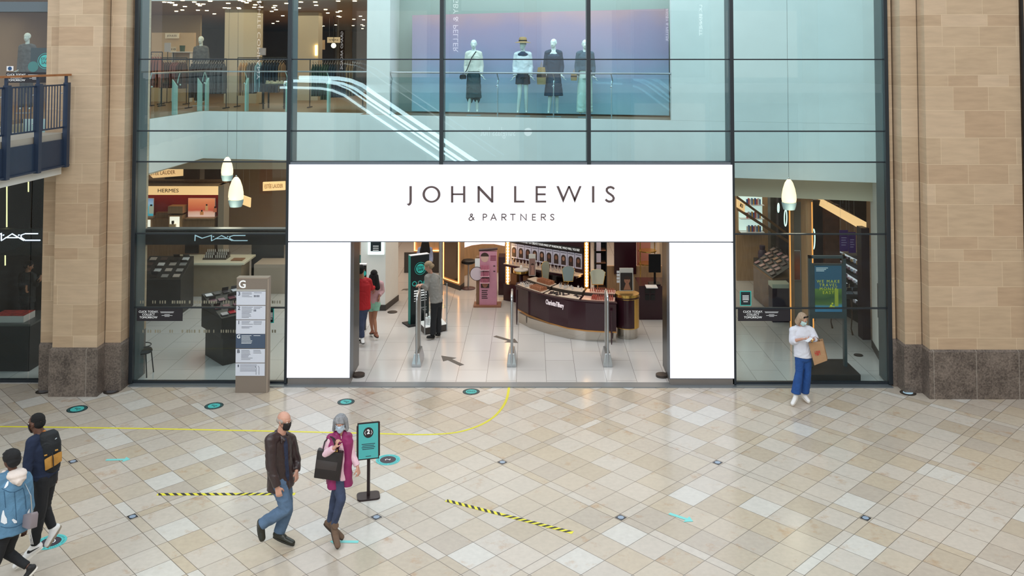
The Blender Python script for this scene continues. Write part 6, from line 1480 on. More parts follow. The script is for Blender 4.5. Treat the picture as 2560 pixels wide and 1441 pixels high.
for i in range(3):
    z_ = .98-.17*i; MB().box(xa+.02, xa+.27, yy_-.09, yy_+.02, z_, z_+.02).build('shelf', mat('pale_pink', 'E3B7C4', .5), e)
    for k in range(6): MB().box(xa+.04+k*.037, xa+.065+k*.037, yy_-.07, yy_-.04, z_+.02, z_+.13).build('tube_pack', mat('tube_pink', 'C26C86', .4), e)
hd_ = MB().prism([(xa+.14+.105*math.cos(t), yy_+.015, 1.30+.12*math.sin(t)) for t in [k*math.pi/8 for k in range(16)]], (0, .004, 0)).build('printed_face', mat('adskin_pale', 'D8B0A4', .5), e)
MB().prism([(xa+.14+.11*math.cos(t), yy_+.012, 1.335+.10*math.sin(t)) for t in [k*math.pi/8 for k in range(9)]], (0, .002, 0)).build('printed_hair', mat('adhair'), e)
MB().box(xa+.04, xa+.26, yy_+.012, yy_+.02, .50, .80).build('printed_background', mat('dkprint', '3A2420', .5), e)
MB().prism([(xa+.15+.085*math.cos(t), yy_+.008, .64+.13*math.sin(t)) for t in [k*math.pi/8 for k in range(16)]], (0, .003, 0)).build('printed_face', mat('adskin_tan', 'A8705A', .5), e)
for s in (-1, 1): MB().box(xa+.15+s*.035-.015, xa+.15+s*.035+.015, yy_+.004, yy_+.007, .66, .67).build('printed_eye', M_black, e); MB().box(xb-.09, xb-.04, yy_+.012, yy_+.02, 1.0-.07*s, 1.02-.07*s).build('printed_eye', M_black, e)
for i in range(5): MB().box(xa+.06, xa+.22-.02*(i % 2), yy_+.012, yy_+.02, .42-.05*i, .44-.05*i).build('small_print', mat('dark_brown_card'), e)
MB().box(xa-.12, xa+.01, yy_, yy_+.02, 1.03, 1.28).build('side_card', M_white, e)
disc(e, (xa-.07, yy_-.01, .88), 0, .17, mat('pale_card', 'DCCBD6', .5), Matrix.Rotation(math.pi/2, 4, 'X'), 'round_card'); disc(e, (xa-.07, yy_-.006, .88), .17, .185, mat('dark_brown_card'), Matrix.Rotation(math.pi/2, 4, 'X'), 'round_card_edge')
for i in range(3): MB().box(xb-.17, xb-.02, yy_+.012, yy_+.02, 1.33-.05*i, 1.355-.05*i).build('large_print', mat('dark_rose_print', '8E3A56', .5), e)
# --- LED framed gondola and other fittings behind
q = [G(1108, 712), G(1150, 727), G(1161, 718), G(1121, 700)]
e = empty('led_gondola', (q[0]+q[2])/2, 'oak gondola with amber lit edge and mirror behind the glass stand', 'gondola')
MB().prism([v for v in q], (0, 0, .14)).build('skirting', mat('skirting_dark'), e); MB().prism([v+Vector((0, 0, .14)) for v in q], (0, 0, 2.3)).build('body', M_wood, e)
d = (q[1]-q[0]).normalized(); n = Vector((d.y, -d.x, 0)); L_ = (q[1]-q[0]).length
MB().prism([q[0]+n*.01+d*.05+Vector((0, 0, .25)), q[0]+n*.01+d*(L_-.08)+Vector((0, 0, .25)), q[0]+n*.01+d*(L_-.08)+Vector((0, 0, 2.3)), q[0]+n*.01+d*.05+Vector((0, 0, 2.3))], -n*.005).build('mirror_glass', mat('bronze_mirror', '7A6654', .1, .7), e)
MB().tube([q[0]+n*.02+d*.03+Vector((0, 0, 2.4)), q[0]+n*.02+d*.03+Vector((0, 0, .2)), q[0]+n*.02+d*(L_-.05)+Vector((0, 0, .2)), q[0]+n*.02+d*(L_-.05)+Vector((0, 0, 2.4))], .014, 8).build('led_strip', M_led, e)
q = [P(1036, 500, 9.5), P(1100, 500, 9.5)]
e = empty('led_gondola', (q[0].x+.4, 9.6, 0), 'farther oak gondola with amber lit lower edge behind the far woman', 'gondola')
MB().box(q[0].x, q[1].x, 9.5, 9.9, 0, 2.2).build('body', M_wood, e); MB().box(q[0].x-.05, q[1].x, 9.45, 9.5, 0, .9).build('dark_base', M_blackm, e) if False else None
zl = P(1036, 627, 9.45).z; MB().tube([(q[0].x+.02, 9.46, 2.2), (q[0].x+.02, 9.46, zl), (q[1].x, 9.46, zl)], .022, 8).build('led_strip', M_led, e)
MB().box(q[0].x-.3, q[1].x, 9.44, 9.5, 0, zl-.06).build('skirting', mat('skirting_dark'), e)
o = MB().cyl(P(1103, 500, 6.9).x, 6.9, 0, 2.6, .06, 14).build('chrome_pole', M_steel, smooth=True); tag(o, 'thick chrome pole left of the amber lit gondola', 'pole')
# curved oak front under a pink lit sign
cv = [P(x, 500, y_) for x, y_ in ((1158, 9.0), (1180, 9.4), (1205, 9.6), (1235, 9.6), (1262, 9.3))]
e = empty('curved_desk', (cv[2].x, 9.6, 0), 'curved oak panelled desk front behind the pink display stand', 'desk')
MB().prism([(v.x, v.y, 0) for v in cv]+[(v.x, v.y+.4, 0) for v in cv[::-1]], (0, 0, .86)).build('panelled_front', M_wood, e)
MB().prism([(v.x, v.y-.03, .86) for v in cv]+[(v.x, v.y+.4, .86) for v in cv[::-1]], (0, 0, .08)).build('lit_top_band', mat('pink_white_light', 'FFE8EA', .5, emis=.9), e)
for px, py in ((1166, 640), (1163, 713)):
    g0 = G(px, py+4, .45 if py < 700 else 0); 
st0 = G(1171, 722); e = empty('bar_stool', st0, 'black bar stool beside the amber lit gondola', 'stool')
MB().lathe([(.2, 0), (.2, .02), (.03, .04)], st0, 18).build('base', mat('plum_base', '5A3A3A', .3), e); MB().cyl(st0.x, st0.y, .03, .72, .025, 10).build('pole', M_steel, e)
MB().lathe([(.12, .70), (.20, .74), (.22, .80), (.18, .82), (.02, .80)], st0, 18).build('seat', M_black, e, smooth=True)
# --- tills and desks at the right of the entrance
e = BG('side_desk', M_plum, 1598, 1672, 800, .9, .85); tag(e, 'plum desk with open shelves at the right of the entrance', 'desk')
g0 = G(1620, 770); 
for i in range(2):
    for k in range(2): MB().box(X(1618+14*k, 4.0), X(1629+14*k, 4.0), e.location.y-.47, e.location.y-.44, .50+.17*i, .63+.17*i).build('shelf_opening', M_blackm, e)
mo = empty('till_monitor', P(1636, 690, 4.6), 'black till monitor seen from behind on the right desk', 'monitor')
MB().box(P(1622, 680, 4.6).x, P(1652, 640, 4.6).x, 4.6, 4.65, P(1622, 682, 4.6).z, P(1622, 636, 4.6).z).build('screen_back', M_black, mo, bev=.01); MB().cyl(P(1637, 690, 4.7).x, 4.7, .85, P(1637, 680, 4.7).z, .03, 10).build('stand', M_black, mo); MB().box(P(1622, 500, 4.6).x, P(1650, 500, 4.6).x, 4.55, 4.85, .85, .875).build('foot', M_black, mo)
o = MB().box(P(1612, 500, 4.5).x, P(1640, 500, 4.5).x, 4.25, 4.55, .85, .87).build('open_book', M_white); tag(o, 'white open leaflet on the right desk', 'leaflet')
e = empty('plum_wall', (X(1560, 7), 7.0, 0), 'plum wall panel with low oak plinth at the back right of the entrance', 'wall panel')
MB().box(X(1535, 7), X(1590, 7), 7.0, 7.1, .55, 2.4).build('panel', M_plum, e); MB().box(X(1500, 7), X(1700, 7), 7.1, 7.2, 0, .75).build('oak_plinth', M_wood, e)
o = MB().box(X(1592, 7.2), X(1626, 7.2), 7.22, 7.3, .6, 2.4).build('coral_panel', mat('coral_panel', 'C8806E', .5)); tag(o, 'coral pink wall panel behind the gold shelves', 'wall panel')
e = empty('gold_shelves', (X(1615, 6.5), 6.5, 0), 'round gold tiered shelves in front of the coral panel', 'shelves')
for z_ in (.95, 1.3): MB().cyl(X(1618, 6.5), 6.5, z_, z_+.03, .25, 24).build('shelf', M_gold, e)
for s in (-1, 1): MB().cyl(X(1618, 6.5)+s*.2, 6.5, 0, 2.0, .015, 8).build('post', M_gold, e)
e = empty('black_shelves', (X(1510, 5.6), 5.6, 0), 'black open shelving unit right of the second bulb post', 'shelves')
xa, xb = X(1486, 5.6), X(1516, 5.6)
MB().box(xa, xb, 5.8, 5.85, 0, 2.3).build('back', M_blackm, e)
for s in (xa, xb-.03): MB().box(s, s+.03, 5.5, 5.8, 0, 2.3).build('side', M_blackm, e)
for i in range(6): MB().box(xa, xb, 5.5, 5.8, .2+.33*i, .22+.33*i).build('shelf', M_rose, e)
for i in range(3): MB().box(xa+.04, xa+.16, 5.48, 5.5, .92+.30*i, 1.16+.30*i).build('sample_card', mat('pale_card'), e)
e = empty('column', (X(1659, 8), 8, 0), 'beige column at the back right of the entrance', 'column')
MB().box(X(1648, 8), X(1690, 8), 8.0, 8.6, 0, 3.9).build('shaft', mat('beige_column', 'C4B39A', .6), e)

# ---------------------------------------------------------------- people inside the shop
def simple_person(Yp, J, hdv, k, lab, w_=1.0, skinm=None, tops=None, sleeves=True, legs=None, shoes=None, hairm=None, hairlen=.12, tuft=None, shorts=None, low=-.06, tw=.95, hs=None):
    jj = person(Yp, J)
    for s in 'lr': jj['toe_'+s].z = max(.015, min(jj['toe_'+s].z, .08))
    S, L, M, ax = body_shapes(jj, hdv, k, w_, hspec=hs or {'l': ((0, 0, -1), (1, 0, 0), (0, -1, 0), .7), 'r': ((0, 0, -1), (-1, 0, 0), (0, -1, 0), .7)})
    o = solid('person', S, skinm or M_skin_l, None, .009, 2, origin=(jj['pelvis'].x, Yp, 0)); tag(o, lab, 'person')
    eyes(L, ax, o, k)
    nk, ch, pv = jj['neck'], jj['chest'], jj['pelvis']; ac = jj['sh_l']-jj['sh_r']; ac.z = 0; ac = ac.normalized() if ac.length > .08 else V3(1, 0, 0)
    if tops: solid(tops[0], [torso(nk, ch, pv, ac, tw, low)]+sleeve(jj, 'l', .07, .056, .045)+sleeve(jj, 'r', .07, .056, .045), tops[1], o, .011, 2, .006, 9)
    if legs: solid(legs[0], leg(jj, 'l', .095, .072, legs[2], .96)+leg(jj, 'r', .095, .072, legs[2], .96)+[('l', [(pv+V3(0, 0, .05), .155, .11), (pv+V3(0, 0, -.08), .165, .12), (pv+V3(0, 0, -.14), .12, .09)], ac)], legs[1], o, .011, 2, .004, 10)
    if shorts: solid('shorts', [('f', jj['hip_l'], .10, tri(jj['hip_l'], jj['kn_l'], .42), .10), ('f', jj['hip_r'], .10, tri(jj['hip_r'], jj['kn_r'], .42), .10), ('l', [(pv+V3(0, 0, .07), .145, .11), (pv+V3(0, 0, -.06), .17, .125), (pv+V3(0, 0, -.12), .15, .11)], ac)], shorts, o, .010, 2, .004, 10)
    for s in 'lr': shoe(jj['an_'+s], jj['toe_'+s], shoes, M_rubber, o, 1.0)
    if hairm:
        S_ = [('e', L(-.018, 0, .045), (.100, .085, .085), M), ('e', L(-.05, 0, 0), (.065, .078, .08), M)]
        if hairlen > .15: S_ += [('c', L(-.075, y_, -.02), .055, L(-.125, y_*1.7, -hairlen), .06) for y_ in (-.06, 0, .06)]
        if tuft: S_.append(('e', L(-.105, 0, -.02), (.035, .035, .045), M))
        solid('hair', S_, hairm, o, .008, 2, .004, 40)
    return o, L, jj
M_bh = mat('black_hair')
simple_person(2.45, dict(head=(903, 676, 0), neck=(905, 697, 0), chest=(906, 717, 0), pelvis=(907, 765, 0), sh_l=(888, 704, 0), sh_r=(923, 704, .05), el_l=(884, 735, -.02), wr_l=(884, 762, -.05), el_r=(928, 722, .15), wr_r=(936, 719, .28),
    hip_l=(900, 770, 0), hip_r=(911, 770, 0), kn_l=(903, 810, .0), kn_r=(907, 808, .1), an_l=(906, 846, -.02), an_r=(903, 845, .25), toe_l=(908, 857, -.18), toe_r=(900, 852, .1)), V3(.15, .95, -.05), 1.0,
    'person in red jacket and blue jeans seen from behind just inside the entrance', 1.0, M_skin_t, ('jacket', mat('red_jacket', 'B0141E', .7)), True, ('jeans', mat('indigo_denim'), .055), mat('white_trainer'), M_bh)
simple_person(2.95, dict(head=(935, 688, 0), neck=(936, 704, 0), chest=(937, 720, 0), pelvis=(934, 756, 0), sh_l=(922, 710, 0), sh_r=(952, 710, .0), el_l=(918, 728, .1), wr_l=(914, 722, .2), el_r=(956, 728, .05), wr_r=(948, 740, -.1),
    hip_l=(928, 760, 0), hip_r=(940, 760, 0), kn_l=(927, 798, .05), kn_r=(936, 798, -.02), an_l=(931, 828, .12), an_r=(940, 833, -.12), toe_l=(926, 838, .25), toe_r=(945, 846, -.18)), V3(-.1, .98, -.1), .93,
    'girl with long dark hair in pale pink top and mint shorts seen from behind', .86, M_skin_t, ('top', mat('dusty_pink_top', 'C9A0A4', .8)), True, None, mat('brown_trainer', '8E5844', .6), M_bh, .30, None, mat('mint_shorts', '8CC0A8', .8), .0, .8)
so, L, jj = simple_person(2.95, dict(head=(1071, 667, -.05), neck=(1077, 686, 0), chest=(1082, 705, 0), pelvis=(1091, 752, 0), sh_l=(1068, 694, -.12), sh_r=(1093, 694, .12), el_l=(1065, 722, -.2), wr_l=(1054, 712, -.35), el_r=(1075, 720, .1), wr_r=(1058, 714, -.1),
    hip_l=(1086, 758, -.06), hip_r=(1096, 757, .06), kn_l=(1084, 800, -.06), kn_r=(1096, 798, .06), an_l=(1082, 838, -.06), an_r=(1096, 832, .1), toe_l=(1066, 846, -.14), toe_r=(1088, 840, .06)), V3(-.9, -.1, -.4), 1.0,
    'shop assistant in grey cardigan and black trousers bending over the totem sign', .92, M_skin_l, ('cardigan', mat('grey_cardigan', '8C8A86', .9, var=.1, vscale=20)), True, ('trousers', M_bt, .075), M_black, mat('blond_hair', 'A08A6E', .8), .12, True, None, -.02, .88,
    {'l': ((-.9, -.3, -.1), (0, .2, -1), (0, -1, 0), .8), 'r': ((-.9, -.3, .1), (0, .2, -1), (0, -1, 0), .8)})
simple_person(7.6, dict(head=(1064, 606, 0), neck=(1062, 620, 0), chest=(1062, 632, 0), pelvis=(1062, 664, 0), sh_l=(1050, 624, 0), sh_r=(1076, 624, .0), el_l=(1044, 645, 0), wr_l=(1046, 660, -.1), el_r=(1079, 645, 0), wr_r=(1078, 656, -.1),
    hip_l=(1057, 668, 0), hip_r=(1067, 668, 0), kn_l=(1058, 690, 0), kn_r=(1067, 690, 0), an_l=(1058, 714, 0), an_r=(1067, 714, 0), toe_l=(1058, 720, .2), toe_r=(1067, 720, .2)), V3(0, 1, -.1), .9,
    'far woman with long dark hair in a pale blue top, partly behind the totem sign', .9, M_skin_l, ('top', mat('pale_blue_top', '9AA6C8', .8)), True, ('trousers', M_bt, .06), M_black, M_bh, .28)
tq = P(905, 690, 3.6)
e = empty('totem_sign', (tq.x, 3.6, 0), 'second black totem sign with teal emblem, mostly behind the person in the red jacket', 'sign')
MB().box(X(893, 3.6), X(916, 3.6), 3.6, 3.7, 0, Zz(664, 3.6)).build('panel', mat('totem_black'), e); MB().box(X(892, 3.6), X(917, 3.6), 3.59, 3.71, Zz(664, 3.6), Zz(661, 3.6)).build('top_cap', M_white, e)
disc(e, (X(910, 3.59), 3.59, Zz(684, 3.59)), 0, .07, M_tl, Matrix.Rotation(math.pi/2, 4, 'X'), 'emblem')
bk = None; xc = X(898, 6.2)
for i in range(9):
    if bk is None:
        z0 = Zz(664, 6.2)
        MBk = MB(); MBk.box(-.22, .22, -.15, .15, 0, .01); 
        for (x0, x1, y0, y1) in ((-.24, .24, -.17, -.16), (-.24, .24, .16, .17), (-.24, -.23, -.17, .17), (.23, .24, -.17, .17)): MBk.box(x0, x1, y0, y1, 0, .16)
        bk = MBk.build('shopping_basket', mat('teal_basket', '2E7A76', .5), keep=True); bk.location = (xc, 6.2, .02); tag(bk, 'teal shopping basket in the nested stack left of the white column', 'basket', 'teal shopping baskets in a stack')
    else: copy_tree(bk, (xc, 6.2, .02+.13*i))
# assistant half hidden in the neighbouring window
simple_person(2.2, dict(head=(72, 665, 0), neck=(70, 682, 0), chest=(69, 700, 0), pelvis=(68, 748, 0), sh_l=(54, 690, 0), sh_r=(84, 690, 0), el_l=(52, 716, -.1), wr_l=(66, 716, -.35), el_r=(90, 712, -.1), wr_r=(102, 690, -.3),
    hip_l=(62, 752, 0), hip_r=(75, 752, 0), kn_l=(62, 800, 0), kn_r=(75, 800, 0), an_l=(62, 857, 0), an_r=(75, 857, 0), toe_l=(62, 862, -.2), toe_r=(75, 862, -.2)), V3(.9, .3, -.35), 1.0,
    'make-up artist dressed in black in the dark neighbouring window', .95, M_skin_t, ('top', M_blackm), True, ('trousers', M_blackm, .07), M_black, M_bh)

# ---------------------------------------------------------------- first floor mannequins
M_mq = mat('mannequin_white', 'DDE6E2', .35)
def mannequin(px, Yo, py_head, py_foot, lab, clothes, lookx=-.1, k=1.02, w_=.86):
    c = PL(px, 290, Yo); Ym = c.y; s = 2238/(Ym+18.52)
    H = (py_foot-py_head)/s
    def J_(dx, z, dy=0): return V3(c.x+dx, Ym+dy, FZ+.02+z*H)
    jj = dict(head=J_(0, .925, -.02), neck=J_(0, .835), chest=J_(0, .755), pelvis=J_(0, .53), sh_l=J_(.155, .805), sh_r=J_(-.155, .805), el_l=J_(.20, .64, .02), el_r=J_(-.20, .64, .02), wr_l=J_(.19, .52, -.06), wr_r=J_(-.19, .52, -.06),
      hip_l=J_(.075, .50), hip_r=J_(-.075, .50), kn_l=J_(.08, .28), kn_r=J_(-.08, .28, -.03), an_l=J_(.085, .055, .03), an_r=J_(-.12, .055, -.02), toe_l=J_(.10, .01, -.13), toe_r=J_(-.15, .01, -.17))
    S, L, M, ax = body_shapes(jj, V3(lookx, -1, -.05), k, w_, hspec={'l': ((.6, -.2, -.7), (.2, .1, 1), (0, -1, 0), .25), 'r': ((-.6, -.2, -.7), (-.2, .1, 1), (0, -1, 0), .25)})
    o = solid('mannequin', S, M_mq, None, .010, 2, origin=(c.x, Ym, FZ)); tag(o, lab, 'mannequin')
    for q in o.data.vertices: pass
    MB().box(c.x-.18, c.x+.18, Ym-.15, Ym+.15, FZ, FZ+.012).build('foot_plate', M_steel, o)
    nk, ch, pv = jj['neck'], jj['chest'], jj['pelvis']; ac = V3(1, 0, 0)
    clothes(o, jj, nk, ch, pv, ac, L, M)
    return o
def skirt(o, pv, z1, r0, r1, m, name='skirt', jag=0):
    rings = [(pv+V3(0, 0, .08), r0*.8, r0*.6), (pv, r0, r0*.72), (pv+V3(0, 0, z1*.5), (r0+r1)/2, (r0+r1)*.36), (pv+V3(0, 0, z1), r1, r1*.75)]
    solid(name, [('l', rings, (1, 0, 0))]+([('f', pv+V3(x, -.02, z1+.02), .06, pv+V3(x*1.05, -.02, z1-.10-.03*(i % 2)), .01) for i, x in enumerate((-.13, -.05, .04, .12))] if jag else []), m, o, .012, 2, .010, 9)
def c1_(o, j_, nk, ch, pv, ac, L, M):
    solid('cardigan', [torso(nk+V3(0, 0, -.03), ch, tri(ch, pv, .8), ac, .86, .0)]+sleeve(j_, 'l', .064, .056, .048)+sleeve(j_, 'r', .064, .056, .048), mat('cream_cardigan', 'D6D8CE', .9), o, .011, 2, .004, 9)
    skirt(o, pv+V3(0, 0, .03), -.62, .165, .20, mat('dark_teal_pleats', '1E4048', .8), jag=1)
    MB().tube([nk+V3(.06, -.06, 0), ch+V3(-.04, -.15, 0), pv+V3(-.17, -.14, .1), pv+V3(-.22, -.12, .05)], .012, 6).build('bag_strap', M_blackm, o)
def c2_(o, j_, nk, ch, pv, ac, L, M):
    solid('blouse', [torso(nk+V3(0, 0, -.01), ch, tri(ch, pv, .8), ac, .88, .0)]+sleeve(j_, 'l', .07, .062, .055)+sleeve(j_, 'r', .07, .062, .055), mat('white_blouse', 'DDE6EC', .9), o, .011, 2, .006, 9)
    solid('collar', [('l', [(nk+V3(0, 0, .0), .07, .065), (nk+V3(0, -.02, -.05), .15, .10), (nk+V3(0, -.02, -.09), .13, .10)], (1, 0, 0))], mat('navy_lace', '33445C', .9, var=.5, vscale=60), o, .009, 1)
    solid('shorts', [('f', j_['hip_l']+V3(0, 0, .02), .10, tri(j_['hip_l'], j_['kn_l'], .4), .11), ('f', j_['hip_r']+V3(0, 0, .02), .10, tri(j_['hip_r'], j_['kn_r'], .4), .11), ('l', [(pv+V3(0, 0, .14), .135, .10), (pv+V3(0, 0, -.06), .17, .12)], ac)], mat('navy_shorts', '22303E', .85), o, .011, 2, .004, 9)
    m = MB(); m.lathe([(.001, .215), (.075, .205), (.095, .18), (.10, .10), (.19, .075), (.20, .065), (.10, .075), (.001, .08)], L(0, 0, 0), 24)
    h = m.build('straw_hat', mat('straw', 'A88A60', .85, var=.15, vscale=60), o, smooth=True); MB().cyl(L(0, 0, 0).x, L(0, 0, 0).y, L(0, 0, 0).z+.10, L(0, 0, 0).z+.135, .103, 24).build('hat_band', M_blackm, h)
def c3_(o, j_, nk, ch, pv, ac, L, M):
    solid('dress', [torso(nk+V3(0, 0, -.06), ch, pv, ac, .86, .0)]+sleeve(j_, 'l', .068, .062, .05, .75)+sleeve(j_, 'r', .068, .062, .05, .75)+[('l', [(pv+V3(0, 0, .10), .13, .10), (pv, .17, .12), (pv+V3(0, 0, -.3), .21, .15), (pv+V3(0, 0, -.52), .235, .17)], ac)], mat('navy_dress', '1F3C54', .85), o, .011, 2, .006, 9)
    MB().tube([V3(nk.x+.13*math.cos(a), nk.y+.10*math.sin(a), tri(ch, pv, .62).z) for a in [i*math.pi/8 for i in range(16)]], .018, 6, closed=True).build('belt', mat('plum_belt', '4A2634', .6), o)
def c4_(o, j_, nk, ch, pv, ac, L, M):
    solid('denim_jacket', [torso(nk+V3(0, 0, -.02), ch, tri(ch, pv, .7), ac, .90, .0)]+sleeve(j_, 'l', .068, .06, .05)+sleeve(j_, 'r', .068, .06, .05), mat('slate_denim', '3E5A6C', .85), o, .011, 2, .005, 9)
    solid('trousers', [('f', j_['hip_l'], .10, j_['an_l'], .10), ('f', j_['hip_r'], .10, j_['an_r'], .10), ('l', [(pv+V3(0, 0, .14), .14, .10), (pv+V3(0, 0, -.08), .17, .12)], ac)], mat('mint_white_trousers', 'CADED6', .85), o, .011, 2, .005, 8)
m1 = mannequin(1184, .45, 104, 293, 'white mannequin in cream cardigan and jagged teal skirt, leftmost in the first floor display', c1_)
m2 = mannequin(1307, .45, 106, 295, 'white mannequin wearing a straw hat, white blouse and navy shorts', c2_, -.6)
m3 = mannequin(1384, .45, 101, 296, 'white mannequin in navy belted dress in the first floor display', c3_, -.5)
m4 = mannequin(1463, .45, 104, 298, 'white mannequin in slate denim jacket and pale trousers, half behind the dark mullion', c4_)
def mbag(mo, dx, z0, w_, h, m, lab, nm='display_handbag', band=None):
    c = mo.location; x, y = c.x+dx, c.y-.14
    e_ = empty(nm, (x, y, FZ+z0), lab, 'handbag'); MB().lathe([(.5*w_, 0), (.55*w_, h*.5), (.42*w_, h), (.01, h)], (x, y, FZ+z0), 16, 1, .6).build('bag_body', m, e_, smooth=True)
    if band: MB().lathe([(.557*w_, h*.42), (.56*w_, h*.5), (.54*w_, h*.6)], (x, y, FZ+z0), 16, 1, .61).build('black_band', M_blackm, e_)
    MB().tube([(x-.1*w_, y, FZ+z0+h), (x, y+.03, FZ+z0+h*1.35), (x+.1*w_, y, FZ+z0+h)], .008, 6).build('handle', m, e_)
mbag(m1, -.26, .92, .16, .11, M_blackm, 'small black handbag hanging beside the leftmost mannequin')
mbag(m3, -.30, .80, .21, .42, mat('straw'), 'tall striped straw bag held by the navy dressed mannequin', band=1)
mbag(m4, -.28, .90, .14, .20, mat('straw'), 'small round straw bag by the mannequin half behind the mullion', band=1)
# jacketed mannequin among the clothes, upper left
mq = mannequin(497, .3, 96, 290, 'dark jacketed mannequin among the clothes rails at the upper left', lambda o, j_, nk, ch, pv, ac, L, M: (solid('jacket', [torso(nk, ch, pv, ac, .98, -.06)]+sleeve(j_, 'l', .075, .062, .052)+sleeve(j_, 'r', .075, .062, .052), mat('patterned_grey_jacket', '5A5A5C', .8, var=.3, vscale=14), o, .011, 2, .006, 9), solid('trousers', leg(j_, 'l')+leg(j_, 'r')+[('l', [(pv+V3(0, 0, .05), .155, .11), (pv+V3(0, 0, -.1), .165, .12)], ac)], M_blackm, o, .012, 2)), -.1)
dlt = Vector((X(497, 8.6), 8.6, 0))-Vector((mq.location.x, mq.location.y, 0)); mq.location += dlt

mq2 = copy_tree(mq, (X(60, 5.0), 5.0, FZ), 0, 'dark clothed mannequin in the far upper left shop window')
# ---------------------------------------------------------------- right window: fittings behind the glass
# travel money kiosk
g0 = G(2080, 945); Yk = .55
e = empty('advert_stand', (X(2066, Yk), Yk+.1, 0), 'dark framed advertising stand reading WE MAKE TRAVEL MONEY EASY in the right window', 'advert stand')
M_slate = mat('slate_green_metal', '38454A', .45)
MB().box(X(2022, .1), X(2145, .1), .08, 1.05, 0, .17).build('base_block', mat('black_base', '17181B', .5), e, bev=.01)
xa, xb = X(2021, Yk), X(2113, Yk); zt_ = Zz(640, Yk)
for s in (xa, xb-.06): MB().box(s, s+.06, Yk, Yk+.10, .17, zt_).build('upright', M_slate, e)
MB().box(xa, xb, Yk, Yk+.10, zt_-.05, zt_).build('top_rail', M_slate, e)
MB().box(xa+.06, xb-.06, Yk, Yk+.10, Zz(796, Yk), Zz(660, Yk)).build('panel', M_slate, e)
sa, sb, z0_, z1_ = X(2034, Yk), X(2101, Yk), Zz(779, Yk), Zz(664, Yk)
zm = Zz(721, Yk)
MB().box(sa, sb, Yk-.012, Yk, zm, z1_).build('poster_top', mat('petrol_print', '2E5A74', .4, emis=.12), e)
MB().box(sa, sb, Yk-.012, Yk, z0_, zm).build('poster_photo', grad_mat('garden_print', [(0, '3E7FA8'), (.2, '4E9AC0'), (.3, '5E7A3A'), (.6, '3E5E38'), (1, '6A8A3C')], z0_, zm, .6), e)
pb2 = mat('yellow_print', 'D8D23A', .5, emis=.1)
MB().box(X(2083, Yk), X(2092, Yk), Yk-.014, Yk-.012, Zz(765, Yk), zm).build('printed_door', mat('lime_print', 'B4B840', .5), e)
for (x, y, r_) in ((2074, 764, .028), (2080, 767, .025), (2077, 758, .02), (2070, 768, .02)): MB().prism([(X(x, Yk)+r_*math.cos(t), Yk-.016, Zz(y, Yk)+r_*math.sin(t)) for t in [k*math.pi/5 for k in range(10)]], (0, .003, 0)).build('printed_lemon', pb2, e)
for i, t_ in enumerate(('WE MAKE', 'TRAVEL', 'MONEY', 'EASY')): text(t_, .088, pb2, e, (X(2067, Yk), Yk-.02, Zz(703+9.2*i, Yk)), space=1.35, ext=.001)
for i in range(3): MB().box(sa+.03, sa+.28-.04*i, Yk-.014, Yk-.012, z1_-.05-.03*i, z1_-.04-.03*i).build('small_print', M_whitetxt, e)
# side cupboard handle on the right wall
hp = MB().box(7.70, 7.74, 1.52, 1.60, .9, 1.65).build('door_pull', M_steel); tag(hp, 'long steel pull handle on the pale side wall at right', 'handle')
# timber screen with amber lit edges
for px, lab in ((1974, 'thin amber lit vertical strip in the right window'), (2030, 'second thin amber lit vertical strip beside the oak post')):
    o = MB().box(X(px, 2.6)-.012, X(px, 2.6)+.012, 2.6, 2.62, 0, Zz(523 if px < 2000 else 505, 2.6)).build('lit_strip', mat('amber_strip', 'FFB060', .5, emis=.9, ecol='FF9F4A')); tag(o, lab, 'light strip')
o = MB().box(X(2011, 2.8), X(2029, 2.8), 2.7, 3.1, 0, 3.38).build('oak_post', M_wood); tag(o, 'broad oak post left of the advertising stand', 'post')
o = MB().box(X(1976, 3.2), X(1984, 3.2), 3.2, 3.4, 0, 3.38).build('oak_post', M_woodd); tag(o, 'slim dark oak post behind the amber lit strip', 'post')
o = MB().box(X(1984, 3.6), X(2010, 3.6), 3.6, 3.65, 0, Zz(505, 3.6)).build('grey_panel', mat('warm_grey_panel', '8A8278', .6)); tag(o, 'warm grey panel between the two oak posts', 'panel')
pic = picture('wall_poster', 1980, 2000, 628, 700, 3.5, [(0, '8A4A36'), (.4, 'B0603E'), (.7, '9A5A44'), (1, '8A7A72')], 'red brown poster leaning between the oak posts', 0)
# lit shelf bay at the back
Yb = 8.2
e = empty('lit_shelves', (X(1882, Yb), Yb, 0), 'white lit shelf bay with cosmetics at the upper left of the right window', 'shelves')
MB().box(X(1846, Yb), X(1926, Yb), Yb+.3, Yb+.4, 0, 3.3).build('oak_surround', M_wood, e)
MB().box(X(1852, Yb), X(1911, Yb), Yb+.26, Yb+.3, Zz(580, Yb), Zz(480, Yb)).build('lit_back', mat('cool_lit_back', 'DDEDE6', .5, emis=.65, ecol='E4F6EC'), e)
for y_ in (513, 547, 581): MB().box(X(1852, Yb), X(1911, Yb), Yb, Yb+.28, Zz(y_+1.5, Yb), Zz(y_, Yb)).build('shelf', M_white, e)
pk_ = None
for zi, y_ in enumerate((513, 547, 581)):
    for i in range(9):
        loc = (X(1870+4*i, Yb), Yb+.12, Zz(y_, Yb)); c_ = ['3E5E9E', 'C0605E', 'E0DCD8', '5E86B8', 'C89A4A'][(i+zi) % 5]
        o_ = MB().box(-.022, .022, -.03, .03, 0, .16+.03*(i % 2)).build('product_box', mat('pb_'+c_, c_, .5), keep=True); o_.location = loc; tag(o_, 'small coloured product box on the white lit shelves', 'product box', 'product boxes on the white lit shelves')
